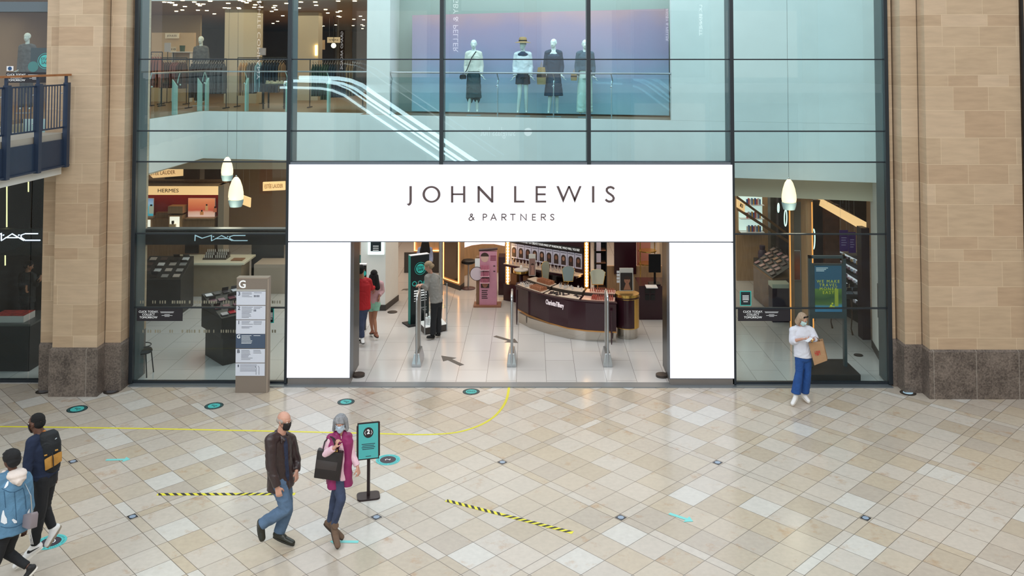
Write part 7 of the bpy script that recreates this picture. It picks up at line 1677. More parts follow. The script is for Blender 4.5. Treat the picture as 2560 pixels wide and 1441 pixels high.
slant('slanting_beam', [(1843, 490, -.6), (1976, 587, 1.2), (1976, 594, 1.2), (1843, 497, -.6)], 5.0, M_woodd, 'upper of two slanting dark oak beams in the right window', cat='beam')
slant('slanting_beam', [(1843, 518, -.6), (1976, 604, 1.2), (1976, 612, 1.2), (1843, 526, -.6)], 5.0, M_woodd, 'lower of two slanting dark oak beams in the right window', cat='beam')
slant('sign_board', [(1843, 498, -.6), (1862, 511, -.35), (1862, 531, -.35), (1843, 519, -.6)], 4.95, M_warm, 'small amber lit sign between the slanting beams at the edge of the right window', 'BECCA', .12, .14, tcol='5A4636')
slant('fascia_board', [(2010, 492, 2.6), (2047, 493, 1.9), (2166, 556, -.4), (2166, 582, -.4)], 3.4, M_warm, 'long slanting amber lit fascia reading FENTY in the right window', None, cat='fascia')
fe = bpy.data.objects.get('fascia_board')
fe['label'] = 'long slanting amber lit fascia board crossing the right window'
o = slant('soffit_panel', [(2060, 492, 0), (2166, 500, 0), (2166, 556, 0)], 5.4, mat('dark_brown_wall'), 'dark brown ceiling panel above the slanting amber fascia', cat='panel')
# dark tall units, purple posters
for (x0, x1, y0, y1, Yx, c_, nm, lab) in ((2030, 2062, 500, 680, 5.2, '241C22', 'dark_unit', 'tall black unit right of the broad oak post'), (1926, 1946, 488, 625, 7.6, '4A4640', 'dark_unit', 'tall grey brown unit behind the slanting beams'), (1946, 1974, 488, 700, 7.2, '2A2226', 'dark_unit', 'tall near black unit left of the amber lit strip'), (2062, 2098, 512, 660, 5.0, '6A4636', 'patterned_screen', 'brown patterned display panel right of the tall black unit'), (2152, 2172, 570, 800, 2.9, '2C1A26', 'dark_unit', 'dark plum unit at the right end of the window')):
    o = MB().box(X(x0, Yx), X(x1, Yx), Yx, Yx+.3, 0, Zz(y0, Yx)).build(nm, mat('u_'+c_, c_, .5, var=.2, vscale=6)); tag(o, lab, 'unit')
M_pp = mat('purple_poster', '4A2A78', .5, var=.2, vscale=4, emis=.05)
for (x0, x1, y0, y1, lab) in ((2098, 2119, 575, 628, 'left of the two violet hanging posters in the right window'), (2120, 2138, 580, 632, 'right of the two violet hanging posters, with pale lettering')):
    e = empty('hanging_poster', (X((x0+x1)/2, 3.9), 3.9, Zz(y1, 3.9)), lab, 'poster'); MB().box(X(x0, 3.9), X(x1, 3.9), 3.9, 3.92, Zz(y1, 3.9), Zz(y0, 3.9)).build('print', M_pp, e)
    for i in range(4): MB().box(X(x0+4, 3.9), X(x1-4-2*(i % 2), 3.9), 3.895, 3.9, Zz(y0+20+6*i, 3.9), Zz(y0+18+6*i, 3.9)).build('large_print', mat('lilac_print', 'B6A8D8', .5), e)
def ring(px, py, rx, Yr, lab):
    c = P(px, py, Yr); r_ = rx/2238*(Yr+18.52); e_ = empty('ring_light', c, lab, 'ring light', 'glowing ring mirrors')
    MB().tube([(c.x+r_*.38*math.cos(a), Yr+r_*.8*math.cos(a), c.z+r_*math.sin(a)) for a in [i*math.pi/14 for i in range(28)]], .014, 6, closed=True).build('ring', mat('cool_ring', 'D8F6E8', .5, emis=1.6, ecol='D0FFE8'), e_, smooth=True)
    MB().cyl(c.x, Yr, 0.0, c.z-r_, .012, 6).build('stem', M_blackm, e_)
ring(2034, 598, 24, 4.4, 'large glowing ring mirror beside the tall black unit'); ring(1964, 545, 20, 6.4, 'middle glowing ring mirror left of the amber strip'); ring(1946, 520, 11, 7.0, 'small far glowing ring mirror behind the slanting beams')
# tester gondolas
q0, q1 = G(1884, 745), G(1932, 787); 
e = empty('tester_unit', (q1.x, q1.y+.4, 0), 'brown glazed tester unit with sloping palettes in the right window', 'display unit')
ba = [q0, q1, q1+Vector((.75, .35, 0)), q0+Vector((.75, .7, 0))]
MB().prism([v+Vector((0, 0, .03)) for v in ba], (0, 0, .84)).build('unit_body', mat('smoked_brown', '6A5448', .25, var=.2, vscale=3), e)
MB().prism([v+Vector((0, 0, .87)) for v in ba], (0, 0, .05)).build('worktop', M_woodd, e)
MB().prism([ba[0]+Vector((0, 0, .92)), ba[1]+Vector((0, 0, .92)), ba[2]+Vector((0, 0, 1.25)), ba[3]+Vector((0, 0, 1.25))], (0, 0, .012)).build('sloping_tray', M_unit, e)
palettes((5, 4), ba[0]+Vector((0, 0, .935)), ba[1]-ba[0], (ba[3]-ba[0])+Vector((0, 0, .33)), .012, ['9A6A70', 'B08A86', '7A5A4A', 'C89A90', '5A4240', 'A87A5A'], 'make-up palette on the sloping tray of the brown tester unit', 'palettes on the brown tester unit', .16, .14)
vz = MB().lathe([(.10, 0), (.13, .12), (.12, .26), (.075, .32), (.085, .40), (.08, .44), (.001, .44)], P(1906, 652, 7.8), 20).build('tall_vase', mat('dark_violet', '3A2A40', .4), smooth=True); tag(vz, 'dark violet bottle shaped stand behind the brown tester unit', 'vase')
o = BX('vase_plinth', M_unit, 1893, 1919, 652, 725, 7.65, .4); tag(o, 'dark plinth under the violet bottle shaped stand', 'plinth')
gq = G(1950, 806); e = empty('purple_unit', (X(1950, gq.y), gq.y, 0), 'low dark purple unit with pale top left of the amber strip', 'display unit')
MB().box(X(1928, gq.y), X(1973, gq.y), gq.y-.02, gq.y+.35, 0, Zz(720, gq.y)).build('unit_body', mat('dark_purple', '2B2232', .4), e); MB().box(X(1928, gq.y), X(1973, gq.y), gq.y-.03, gq.y+.37, Zz(720, gq.y), Zz(710, gq.y)).build('pale_top', mat('pale_mint_top', 'B4BDAC', .4), e)
# shelves of cosmetics at the right
e = empty('stepped_shelves', (X(2125, 4.2), 4.2, 0), 'long stepped cosmetics shelving at the right of the window', 'shelves')
for i in range(5):
    a, b = P(2098, 640+22*i, 5.2), P(2160, 672+26*i, 3.6)
    MB().prism([a, b, b+Vector((.02, .3, .02)), a+Vector((.02, .3, .02))], (0, 0, .02)).build('shelf', mat('dark_tray'), e)
    MB().prism([a+Vector((0, .28, 0)), b+Vector((0, .28, 0)), b+Vector((0, .28, .12)), a+Vector((0, .28, .12))], (0, .01, 0)).build('shelf_light', mat('shelf_glow', 'E8ECF4', .5, emis=.45), e)
    for k in range(9):
        t = (k+.5)/9; c = a*(1-t)+b*t+Vector((0, .12, .02)); c_ = R.choice(['C8C4D0', '7A5A6A', 'D8B8C4', '3A3036', 'A8B4C8', 'B89A6A'])
        o_ = MB().box(-.03, .03, -.04, .04, 0, .05+.05*R.random()).build('product_box', mat('pb_'+c_, c_, .35), keep=True); o_.location = c; tag(o_, 'small cosmetics pack on the long stepped shelving at the right', 'product box', 'cosmetics packs on the stepped shelving')
MB().prism([P(2098, 640, 5.2), P(2160, 640, 3.9), Vector((P(2160, 640, 3.9).x, 3.9, 0)), Vector((P(2098, 640, 5.2).x, 5.2, 0))], (.03, .4, 0)).build('back_panel', M_unit, e)
gd = G(2150, 838); e = empty('console_table', (gd.x, gd.y, 0), 'dark console table with slim curved gold-tipped legs beside the side wall', 'table')
MB().box(gd.x-.55, gd.x+.06, gd.y-.05, gd.y+.7, .86, .93).build('table_top', M_unit, e)
for (dx, dy) in ((-.5, .55), (-.2, .0), (.0, .0)): MB().tube([(gd.x+dx, gd.y+dy, .88), (gd.x+dx+.02, gd.y+dy, .5), (gd.x+dx-.01, gd.y+dy, .15), (gd.x+dx+.02, gd.y+dy-.02, .0)], [.03, .018, .014, .022], 8).build('leg', mat('dark_bronze'), e, smooth=True)
palettes((4, 3), (gd.x-.53, gd.y-.02, .94), (.56, 0, 0), (0, .66, .12), .01, ['C8C4CC', '8A96A8', '4A3A40', 'B4A8A0'], 'flat palette laid out on the dark console table', 'palettes on the console table', .11, .13)

# ---------------------------------------------------------------- arcade: directory totem
g0, g1 = G(588, 983), G(668, 983); zt_ = P(628, 697, g0.y).z
e = empty('directory_sign', ((g0.x+g1.x)/2, g0.y+.08, 0), 'tall taupe store directory headed G with white floor panels 3, 2, 1, G and B', 'directory sign')
MB().box(g0.x, g1.x, g0.y, g0.y+.16, 0, zt_).build('slab', mat('taupe_metal', '857A70', .45, .1), e, bev=.005)
MB().box(g1.x-.014, g1.x+.004, g0.y-.004, g0.y+.165, 0, zt_+.01).build('edge_trim', mat('pale_edge', 'A89A8C', .4, .3), e)
MB().box(g0.x, g1.x, g0.y-.004, g0.y+.165, zt_, zt_+.02).build('top_trim', mat('pale_edge'), e)
Yd = g0.y-.006
def dz(y): return Zz(y, Yd, 628)
xa, xb = P(590, 840, Yd).x, P(663, 840, Yd).x
M_dp = mat('pale_panel', 'D4DAE8', .45); M_ink = mat('navy_ink', '2E3448', .6)
MB().box(xa, xb, Yd-.004, Yd+.004, dz(728), dz(724)).build('header_strip', mat('pale_strip', 'B8B8B4', .5), e)
rows = [('3', 729, 763), ('2', 765, 799), ('1', 801, 835), ('G', 836, 871), ('B', 873, 907), ('', 909, 940)]
for nm, y0, y1 in rows:
    isG = nm == 'G'; pl = MB().box(xa, xb, Yd-.006, Yd+.002, dz(y1), dz(y0)).build('floor_panel', mat('slate_blue_panel', '46566E', .45) if isG else M_dp, e)
    ink = M_whitetxt if isG else M_ink
    if nm: text(nm, .10, ink, pl, (xa+.055, Yd-.009, dz(y0+6)), name='floor_number', ext=.001, bold=.001)
    nl = {'3': 4, '2': 9, '1': 6, 'G': 7, 'B': 8, '': 6}[nm]
    m = MB()
    for i in range(nl):
        if nm == '1' and i == 3: continue
        z_ = dz(y0+3+i*3.2); wl = .14+.09*R.random() if nm else .30+.04*R.random()
        if nm: m.box(xa+.11, xa+.11+wl, Yd-.008, Yd-.006, z_-.006, z_)
        else: m.box(xa+.09, xa+.09+wl, Yd-.008, Yd-.006, z_-.004, z_+.001)
    m.build('small_print', ink, pl)
    m = MB()
    for i in range({'3': 1, '2': 2, '1': 3, 'G': 1, 'B': 3, '': 0}[nm]): z_ = dz(y0+3+i*3.2); m.box(xa+.35, xa+.47+.05*R.random(), Yd-.008, Yd-.006, z_-.006, z_)
    if m.v: m.build('small_print', ink, pl)
    if nm in ('3', '2'):
        for i in range(2 if nm == '2' else 4): MB().box(xa+.35+.03*i, xa+.365+.03*i, Yd-.008, Yd-.006, dz(y0+14), dz(y0+9)).build('pictogram', M_ink, pl)
    if nm == '':
        for q_ in (.41, .47): MB().tube([(xa+q_-.02, Yd-.008, dz(y0+6)), (xa+q_, Yd-.008, dz(y0+10)), (xa+q_, Yd-.008, dz(y1-3))], .003, 5).build('printed_line', M_ink, pl)
        MB().box(xa+.045, xa+.065, Yd-.008, Yd-.006, dz(y0+9), dz(y0+3)).build('pictogram', M_ink, pl)
text('G', .21, M_whitetxt, e, (P(606, 711, Yd).x, Yd-.003, dz(712)), ext=.001, bold=.003)

# --- two metre distance stand
g0 = G(921, 1243); e = empty('sign_stand', g0, 'teal notice on a dark brown post stand beside the grey haired woman', 'sign stand')
M_db = mat('dark_brown_metal', '2E2224', .35, .3)
def rrect(c, w_, d_, r_, z, ang=0):
    q = []
    for sx_, sy_, a0 in ((1, 1, 0), (-1, 1, 90), (-1, -1, 180), (1, -1, 270)):
        for k in range(4):
            a = D2R(a0+30*k); x, y = sx_*(w_/2-r_)+r_*math.cos(a), sy_*(d_/2-r_)+r_*math.sin(a)
            q.append((c[0]+x*math.cos(ang)-y*math.sin(ang), c[1]+x*math.sin(ang)+y*math.cos(ang), z))
    return q
ang = .25
MB().prism(rrect(g0, .34, .26, .06, 0, ang), (0, 0, .025)).build('base_plate', M_db, e, bev=.006)
zc = P(921, 1100, g0.y).z; z0_, z1_ = P(921, 1139, g0.y).z, P(921, 1057, g0.y).z
MB().box(g0.x-.022, g0.x+.022, g0.y-.02, g0.y+.02, .02, z0_+.1).build('post', M_db, e)
SM = Matrix.Translation(Vector((P(921.5, 1098, g0.y).x, g0.y-.03, zc))) @ Matrix.Rotation(ang, 4, 'Z') @ Matrix.Rotation(D2R(-6), 4, 'X')
hw, hh_ = .150, (z1_-z0_)/2+.01
MB().box(-hw-.012, hw+.012, -.02, .012, -hh_-.012, hh_+.012, SM).build('frame', M_db, e, bev=.004)
MB().box(-hw-.024, -hw+.01, -.024, .016, -hh_-.02, hh_-.03, SM).build('frame_clip', M_db, e); MB().box(hw-.01, hw+.024, -.024, .016, -hh_+.03, hh_+.005, SM).build('frame_clip', M_db, e)
MB().box(-hw+.004, hw-.004, -.026, -.02, -hh_+.006, hh_-.006, SM).build('teal_notice', mat('notice_teal', '4FB4B4', .45), e)
SD = SM @ Matrix.Rotation(math.pi/2, 4, 'X'); disc(e, SM @ Vector((0, -.0265, hh_*.48)), 0, .075, mat('emblem_black', '2A2428', .5), SD, 'emblem', 28, .003)
text('2', .085, M_whitetxt, e, SM @ Vector((0, -.031, hh_*.52)), M=SD.to_3x3().to_4x4(), ext=.001, bold=.003)
for s in (-1, 1): MB().tube([SM @ Vector((s*.04, -.031, hh_*.48+.03)), SM @ Vector((s*.055, -.031, hh_*.48)), SM @ Vector((s*.04, -.031, hh_*.48-.03))], .003, 5).build('emblem_figure', M_whitetxt, e)
for i in range(4): MB().box(-.10+.01*(i % 2), .10-.015*(i % 2), -.028, -.0262, -.045-.024*i, -.036-.024*i, SM).build('small_print', mat('navy_ink'), e)
MB().box(-.04, .04, -.028, -.0262, -hh_+.035, -hh_+.042, SM).build('small_print', mat('navy_ink'), e)

# --- floor stickers
def floor_disc(px, py, ro, dark_out, lab, txt, ang=0.0, grp=None):
    c = G(px, py); e_ = empty('floor_sticker', c, lab, 'floor sticker', grp); I = Matrix.Rotation(ang, 4, 'Z')
    M_a, M_b = (mat('sticker_navy', '15282E', .5), mat('sticker_teal', '45B9B5', .5)) if dark_out else (mat('sticker_teal_pale', '58C4C4', .5), mat('sticker_plum', '3A3440', .5))
    disc(e_, c+Vector((0, 0, .002)), 0, ro, M_a, I, 'outer_ring', 40, .001); disc(e_, c+Vector((0, 0, .0035)), 0, ro*.66, M_b, I, 'centre', 40, .001)
    text(txt, ro*.62, M_whitetxt if not dark_out else mat('sticker_navy'), e_, c+Vector((0, 0, .006)), M=I, ext=.0003)
    # writing around the ring
    m = MB()
    for i in range(40):
        if i % 7 == 3: continue
        a = 2*math.pi*i/40; q = []
        for (da, rr_) in ((-.05, .76), (.05, .76), (.05, .88), (-.05, .88)): q.append((c.x+ro*rr_*math.cos(a+da), c.y+ro*rr_*math.sin(a+da), .0032))
        m.poly(q)
    m.build('ring_print', mat('ring_print_teal', '2C6E70', .5) if dark_out else mat('ring_print_dark', '3E9494', .5), e_)
floor_disc(193, 1023.5, .185, True, 'round teal floor sticker with dark ring, farthest left by the pier', '2m', 2.6, 'dark ringed floor stickers')
floor_disc(535, 1015.5, .175, True, 'round teal floor sticker with dark ring in front of the directory sign', '2m', 2.6, 'dark ringed floor stickers')
floor_disc(865, 1005.5, .165, True, 'round teal floor sticker with dark ring in front of the left lit panel', '2m', 2.6, 'dark ringed floor stickers')
floor_disc(1178, 980, .17, True, 'round teal floor sticker with dark ring showing footprints before the entrance', 'OO', 0, 'dark ringed floor stickers')
floor_disc(970, 1150.5, .20, False, 'round floor sticker with teal ring and number 2 beside the sign stand', '2', 1.57)
floor_disc(127, 1356, .20, False, 'round floor sticker with teal ring under the young man\'s back foot', '20', .3)
M_tape = mat('yellow_tape', 'E6DC3C', .5); M_tapeb = mat('black_tape', '2A2A2C', .5); M_cy = mat('cyan_arrow', '7ED3D0', .5)
floor_arrow((265, 1151), (326, 1149.5), .06, M_cy, 'pale cyan floor arrow pointing right, near the left edge', hd=.26)
floor_arrow((896, 1356), (825, 1355), .06, M_cy, 'pale cyan floor arrow pointing left below the walking woman', hd=.26)
floor_arrow((1673, 1285), (1733, 1305), .06, M_cy, 'pale cyan floor arrow pointing right in the open floor at right', hd=.28)
# yellow line: straight, then a quarter curve up to the doorway
pts = [G(x, y) for x, y in ((-40, 1067), (0, 1067.5), (100, 1068.5), (340, 1072), (640, 1078), (890, 1083.5), (1000, 1086.5), (1050, 1087.5), (1100, 1086), (1140, 1082), (1176, 1073), (1210, 1059), (1238, 1040), (1258, 1016), (1268, 994), (1273, 966))]
sm = []
for i in range(len(pts)-1):
    p0, p1, p2, p3 = pts[max(i-1, 0)], pts[i], pts[i+1], pts[min(i+2, len(pts)-1)]
    for k in range(5):
        t = k/5; sm.append(.5*((2*p1)+(p2-p0)*t+(2*p0-5*p1+4*p2-p3)*t*t+(3*p1-p0-3*p2+p3)*t**3))
sm.append(pts[-1]); m = MB(); w_ = .024
for a, b in zip(sm[:-1], sm[1:]):
    d = (b-a).normalized(); s = Vector((-d.y, d.x, 0))*w_; a2 = a-d*.003
    m.prism([a2-s+Vector((0, 0, .0015)), b-s+Vector((0, 0, .0015)), b+s+Vector((0, 0, .0015)), a2+s+Vector((0, 0, .0015))], (0, 0, .001))
o = m.build('floor_line', M_tape); tag(o, 'yellow tape line across the paving curving up to the doorway', 'floor line')
def hazard(p0, p1, lab, n, flip=.5):
    a, b = G(*p0), G(*p1); d = (b-a); L_ = d.length; d.normalize(); s = Vector((-d.y, d.x, 0)); hw_ = .036
    e_ = empty('hazard_tape', (a+b)/2, lab, 'floor tape'); z = Vector((0, 0, .0015))
    MB().prism([a-s*hw_+z, b-s*hw_+z, b+s*hw_+z, a+s*hw_+z], (0, 0, .001)).build('yellow_strip', M_tape, e_)
    m = MB(); st = L_/n
    for i in range(n):
        t = i*st; k = (-1 if i < n*flip else 1)*.07
        m.prism([a+d*max(0, t-k*.5)-s*hw_+z*2, a+d*max(0, min(L_, t+st*.48-k*.5))-s*hw_+z*2, a+d*min(L_, max(0, t+st*.48+k*.5))+s*hw_+z*2, a+d*min(L_, max(0, t+k*.5))+s*hw_+z*2], (0, 0, .0008))
    m.build('black_stripes', M_tapeb, e_)
hazard((393, 1237), (738, 1236), 'yellow and black hazard tape on the floor behind the bald man', 17, .55)
hazard((1115, 1252), (1432, 1333), 'slanting yellow and black hazard tape on the open floor right of the stand', 19, .45)

# --- square lights let into the paving
def floor_light(c, label):
    e_ = empty('floor_light', c, label, 'floor light', 'square floor lights in the paving', rz=math.pi/4)
    return e_
LT = 2.5*math.sqrt(2); first = None
for i in range(-1, 6):
    for jx in (0, .5):
        x = LOX+LT*(i+jx); y = LOY-(LT/2 if jx else 0)
        lab = {(0, 0): 'square floor light behind the backpack man', (2, 0): 'square floor light nearest the entrance', (3, 0): 'square floor light in the far row at right', (0, .5): 'square floor light left of the hazard tape', (1, .5): 'square floor light right of the walking woman', (2, .5): 'square floor light near the end of the slanting hazard tape', (3, .5): 'square floor light at the far right'}.get((i, jx))
        if lab is None: continue
        if first is None:
            first = empty('floor_light', (0, 0, 0), lab, 'floor light', 'square floor lights in the paving')
            MB().box(-.06, .06, -.06, .06, .0005, .004).build('steel_plate', mat('dark_plate', '4A4E56', .35, .6), first)
            MB().cyl(0, 0, .004, .006, .045, 20).build('lens', mat('pale_blue_lens', '8FA0B4', .2, emis=.05), first)
            first.location = (x, y, 0); first.rotation_euler = (0, 0, math.pi/4)
        else: copy_tree(first, (x, y, 0), math.pi/4, lab)
# recessed uplighters by the piers
for (px, py, lab, lit) in ((110, 979, 'round dark uplighter in the paving at the left corner of the left pier', 0), (279, 979.5, 'round dark uplighter in the paving right of the left pier', 0), (2270, 983, 'round glowing blue uplighter in the paving beside the right pier', 1)):
    c = G(px, py); e_ = empty('uplighter', c, lab, 'uplighter')
    MB().lathe([(.155, 0), (.155, .006), (.13, .010), (.001, .010)], c, 28).build('bezel', mat('uplight_bezel', '4A4440', .3, .5), e_)
    MB().lathe([(.095, .010), (.09, .013), (.001, .013)], c, 24).build('lens', mat('uplight_glow', '7F98A8', .3, emis=.3, ecol='C8ECFF') if lit else mat('dark_lens', '5C5C60', .15), e_)

# ---------------------------------------------------------------- gallery at upper left
GX0, GY0, GS = -9.28, -2.78, .04
def gx(y): return GX0+GS*(y-GY0)
M_nb = mat('navy_steel', '2F3D54', .4, .3, var=.05)
ya, yb = -9.0, -.76
def gal(name, m, d0, d1, z0, z1, parent, y0=ya, y1=yb):
    return MB().prism([(gx(y0)+d0, y0, z0), (gx(y1)+d0, y1, z0), (gx(y1)+d1, y1, z0), (gx(y0)+d1, y0, z0)], (0, 0, z1-z0)).build(name, m, parent)
ge = struct(empty('trim_gallery', (GX0, GY0, 5.17)))
gal('gallery_slab', mat('concrete_edge', 'A8A196', .7), -6, .0, 5.02, 5.17, ge); gal('edge_beam', M_nb, .0, .05, 4.54, 5.05, ge); gal('beam_flange', M_nb, -.05, .09, 4.52, 4.55, ge); gal('soffit', M_white_wall, -6, -.07, 4.35, 4.53, ge)
he = empty('gallery_railing', (GX0, GY0, 5.17), 'navy steel gallery railing with round timber handrail at upper left', 'railing')
gal('timber_handrail', mat('warm_timber', '9A6238', .4, var=.1, vscale=8), -.0, .08, 6.29, 6.33, he, ya, -.73)
gal('top_rail', M_nb, .02, .045, 6.10, 6.13, he); gal('bottom_rail', M_nb, .02, .045, 5.27, 5.30, he)
posts = [-.86, -1.80, -2.75, -3.7, -4.65]
for yp in posts:
    MB().prism([(gx(yp)+.02, yp-.055, 4.5), (gx(yp)+.02, yp+.055, 4.5), (gx(yp)+.02, yp+.055, 6.16), (gx(yp)+.02, yp-.055, 6.16)], (.09, 0, 0)).build('post', M_nb, he)
    MB().prism([(gx(yp)+.02, yp-.02, 6.12), (gx(yp)+.02, yp+.02, 6.12), (gx(yp)+.02, yp+.02, 6.30), (gx(yp)+.02, yp-.02, 6.30)], (.05, 0, 0)).build('post_head', M_nb, he)
    for z_ in (5.42, 5.95, 5.0, 4.60): MB().ball((gx(yp)+.0, yp-.07, z_), .014, 8).build('bolt', M_steel, he)
y = -.94
while y > -5:
    if all(abs(y-q) > .08 for q in posts): MB().box(gx(y)+.025, gx(y)+.04, y-.007, y+.007, 5.29, 6.11).build('baluster', M_nb, he)
    y -= .095
# upper left shop front behind the gallery: head beam, banners
o = MB().box(-13, -9.80, -.05, .2, Zz(30, 0), Zz(5, 0)).build('head_beam', mat('grey_head', '5E6A72', .5)); struct(o); o.name = 'trim_head'
e = empty('window_banner', (X(104, .3), .12, Zz(185, .3)), 'black banner with round teal STAY SAFE emblems in the upper left window', 'banner')
MB().box(X(80, .3), X(126, .3), .13, .15, Zz(182, .13), Zz(120, .13)).build('panel', mat('card_black'), e)
XM_ = Matrix.Rotation(math.pi/2, 4, 'X')
disc(e, (X(107, .13), .125, Zz(153, .3)), 0, .13, M_tl, XM_, 'emblem'); disc(e, (X(107, .13), .125, Zz(153, .3)), .155, .165, M_tl, XM_, 'emblem_ring'); disc(e, (X(76, .13), .125, Zz(167, .3)), 0, .11, mat('dim_teal', '2A7E76', .5), XM_, 'emblem')
text('STAY\nSAFE', .085, mat('card_black'), e, (X(107, .13), .118, Zz(153, .3)), lines=.9)
e = empty('brand_sticker', (X(11, 0), .08, Zz(178, 0)), 'small white square sticker with dark blue round mark at the upper left edge', 'sticker')
MB().box(X(3, 0), X(20, 0), .082, .088, Zz(178, 0), Zz(166, 0)).build('sticker', M_white, e); disc(e, (X(11.5, 0), .078, Zz(172, 0)), 0, .04, mat('logo_blue', '1E4A78', .5), XM_, 'round_mark')
um = empty('upper_mannequin_stub', (0, 0, 0)) if False else None
# neighbouring make-up shop window, lower left
e = empty('makeup_header', (-11, .62, 3.0), 'black header board with glowing white angular logo in the neighbouring window at left', 'sign')
MB().box(-13, -9.9, .62, .78, Zz(640, .62), Zz(575, .62)).build('header_board', M_black, e)
M_macw = mat('white_neon', 'F0F0FF', .4, emis=1.6, ecol='E8ECFF')
maclogo(e, lambda x, y: (100-(638-x)*.225, 583.5+y*.27), .60, 1, 1, M_macw)
for (px, y0, y1, lab) in ((17, 462, 568, 'upper glowing vertical light tube in the neighbouring window'), (13, 613, 664, 'lower glowing vertical light tube in the neighbouring window'), (71, 455, 480, 'short glowing vertical light tube near the pier in the neighbouring window')):
    o = MB().tube([P(px, y0, 1.7), P(px, y1, 1.7)], .013, 8).build('light_tube', mat('tube_glow', 'FFF6C8', .5, emis=1.5, ecol='FFF0A8')); tag(o, lab, 'light tube')
struct(MB().box(-11.99, -11.9, 0.15, 2.9, 0, 3.9).build('wall_dark_side', M_blackm))
o = MB().box(-11.9, -9.9, 2.9, 3.0, 0, 3.9).build('dark_partition', M_blackm); tag(o, 'black partition at the back of the neighbouring window', 'partition')
gy = .9; e = empty('display_plinth', (X(45, gy), gy, 0), 'black display plinth in the neighbouring window at left', 'plinth')
MB().box(X(-30, gy), X(95, gy), gy-.2, gy+.8, 0, .95).build('plinth_body', M_blackm, e); MB().box(X(-32, gy), X(97, gy), gy-.22, gy+.85, .95, .99).build('plinth_top', mat('grey_top', '4A4A48', .4), e)
bx_ = empty('gift_box', (X(40, gy), gy, .99), 'white box with red splashed lid on the black plinth', 'box')
MB().box(X(-5, gy), X(72, gy), gy-.1, gy+.35, .99, 1.13).build('box_body', mat('white_box', 'C8C0BC', .5), bx_); MB().box(X(-5, gy), X(72, gy), gy-.1, gy+.35, 1.13, 1.135).build('printed_lid', mat('red_splash', 'A83A34', .5, var=.5, vscale=9), bx_)
text('CLICK', .001, M_white, bx_, (0, 0, 0)) if False else None

for q in [o for o in C.objects if o.parent is None and (o.name.startswith('hanging_poster') or o.name.startswith('soffit_panel') or o.name.startswith('fascia_board') or o.name.startswith('slanting_beam'))]: hang(q, 3.92)

struct(MB().box(-12, -9.9, .14, 2.9, 4.30, 4.34).build('ceiling_neighbour', M_blackm))
for q in [o for o in C.objects if o.parent is None and o.name.startswith('light_tube')]: hang(q, 4.3)
# ---------------------------------------------------------------- the other side of the arcade, behind the camera (seen in the glass)
struct(MB().box(-20, 20, -30.2, -30, 0, 16).build('wall_back', mat('opposite_render', 'DDE2E0', .7, var=.06, vscale=.4)))
struct(MB().box(-18.2, -18, -30, 0, 0, 5.0).build('wall_arcade_left', mat('opposite_render')))
struct(MB().box(18, 18.2, -30, 0, 0, 14).build('wall_arcade_right', M_stone))
for i in range(7):
    x = -15+5*i
    o = struct(MB().box(x-.35, x+.35, -29.9, -29.3, 0, 14).build('wall_pier', M_stone))
struct(MB().box(-20, 20, -29.9, -26.6, 4.9, 5.3).build('floor_gallery', M_white_wall))
M_winlit = mat('opposite_shop_light', 'E8E2D6', .5, emis=.5)
for i in range(6):
    x = -12.5+5*i
    for z0, z1 in ((.2, 4.2), (5.6, 9.2)): struct(MB().box(x-1.9, x+1.9, -29.95, -29.85, z0, z1).build('window_opposite', mat('opposite_dark_glass', '5E6A70', .2) if (i+int(z0)) % 2 else M_winlit))
def mir(px, py, Yv): v = P(px, py, Yv); return Vector((v.x, -v.y, v.z))
YV = 25.5
# escalator seen as a reflection
e = empty('escalator', mir(950, 300, YV), 'bright lit escalator on the opposite side, reflected in the upper glazing', 'escalator')
path = [(700, 219), (730, 219), (800, 221), (830, 226), (860, 238), (900, 266), (1100, 400), (1180, 454)]
def off(p, dx, dy): return [mir(x+dx, y+dy, YV) for x, y in p]
M_escl = mat('escalator_light', 'D8F2F6', .4, emis=8, ecol='CFF2FA'); M_esc2 = mat('escalator_steel', 'AEB8BC', .35, .6)
for k, (dx, dy, r_) in enumerate(((0, 0, .06), (8, -9, .15), (22, -16, .07), (38, -24, .10))):
    q = off(path, dx, dy); q = [v+Vector((0, -.25*k, 0)) for v in q]
    MB().tube(q, r_, 8).build('lit_skirting', M_escl, e, smooth=True)
q = off(path, 10, 0); MB().prism([v+Vector((0, -.1, -.35)) for v in q]+[v+Vector((0, -.1, .25)) for v in q[::-1]], (0, -1.0, 0)).build('truss', M_esc2, e)
for dx, dy in ((60, -62), (80, -66)):
    MB().tube(off(path[2:], dx, dy), .03, 6).build('handrail', mat('handrail_glint', 'DDE8EA', .3, emis=1.0), e, smooth=True)
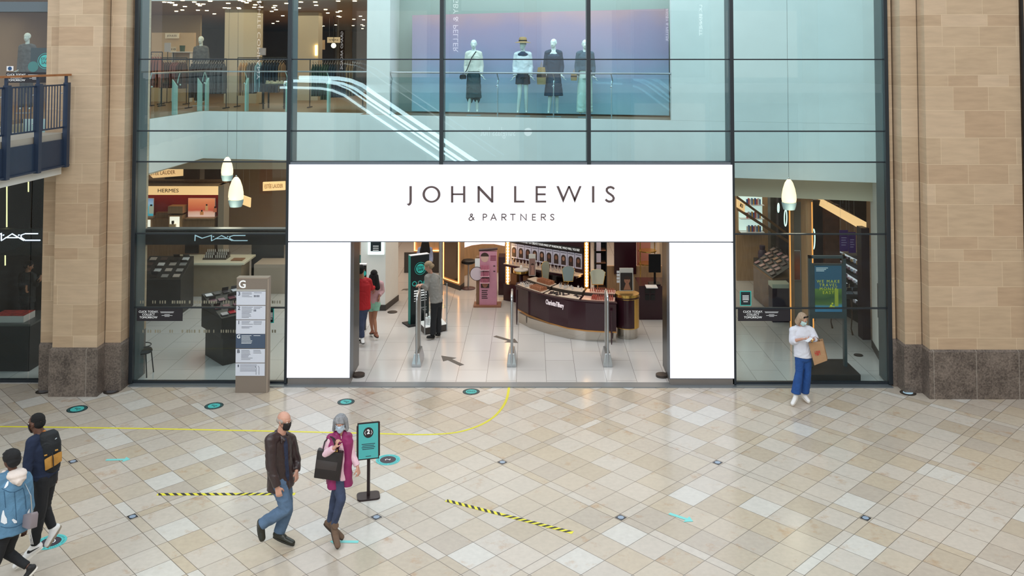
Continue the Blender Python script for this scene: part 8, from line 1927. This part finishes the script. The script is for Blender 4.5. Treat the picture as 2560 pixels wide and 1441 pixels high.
# projecting shop signs with upright lettering
def blade(px, y0, y1, txt, lab, wpx=30, col='6E6A68', em=1.5, wd=None, dY=0):
    a, b = mir(px-wpx/2, y1, YV+dY), mir(px+wpx/2, y0, YV+dY); x0, x1 = sorted((a.x, b.x)); e_ = empty('projecting_sign', ((x0+x1)/2, a.y, a.z), lab, 'sign')
    MB().box(x0, x1, a.y-.12, a.y, a.z, b.z).build('blade', mat('blade_'+col, col, .5), e_)
    M_ = frameM((0, 0, 0), (0, 0, -1), (-1, 0, 0))
    text(txt, (x1-x0)*.72, mat('blade_letters', 'FFFFFF', .5, emis=em*2.2), e_, ((x0+x1)/2, a.y+.02, (a.z+b.z)/2), M=frameM((0, 0, 0), (0, 0, -1), (1, 0, 0)).copy() if False else frameM((0, 0, 0), (0, 0, -1), (-1, 0, 0)), wid=(b.z-a.z)*.95)
blade(1140, -30, 134, 'RIGBY & PELLER', 'upright sign with two word lettering on the opposite side, reflected beside the mullion', 26)
blade(648, -10, 205, 'WHITE COMPANY', 'upright sign with wide spaced capitals on the opposite side, reflected in the left bay', 18, '5A564E')
blade(855, 76, 176, 'GRAND ARCADE', 'upright sign with narrow white capitals on the opposite side, reflected beside the dark mullion', 13, '4A3E34')
blade(1668, 20, 105, 'RIGBY & PELLER', 'smaller upright sign reading RIGBY & PELLER, reflected at the edge of the display', 12, '8A96A0', .8)
blade(1752, 10, 90, "L.K. BENNETT", 'faint upright sign with faint pale capitals on the opposite side', 14, '9AA8AC', .3)
v = mir(1245, 330, YV); e = empty('fascia_sign', v, 'pale fascia lettering with a round mark on the opposite side, reflected in reverse', 'sign')
text('sunglass hut', .62, mat('blade_letters2', 'FFFFFF', .5, emis=2.0), e, v, face='+Y', wid=1.7)
disc(e, mir(1320, 330, YV), 0, .2, mat('blade_letters2'), Matrix.Rotation(-math.pi/2, 4, 'X'), 'round_mark')
a, b = mir(648, 520, YV), mir(680, 400, YV); x0, x1 = sorted((a.x, b.x))
e = empty('red_sign', ((x0+x1)/2, a.y, a.z), 'red upright banner on the opposite side, reflected in the left bay', 'banner'); MB().box(x0, x1, a.y-.1, a.y, a.z, b.z).build('banner', mat('red_banner', '9A2A2A', .5, emis=.5), e)
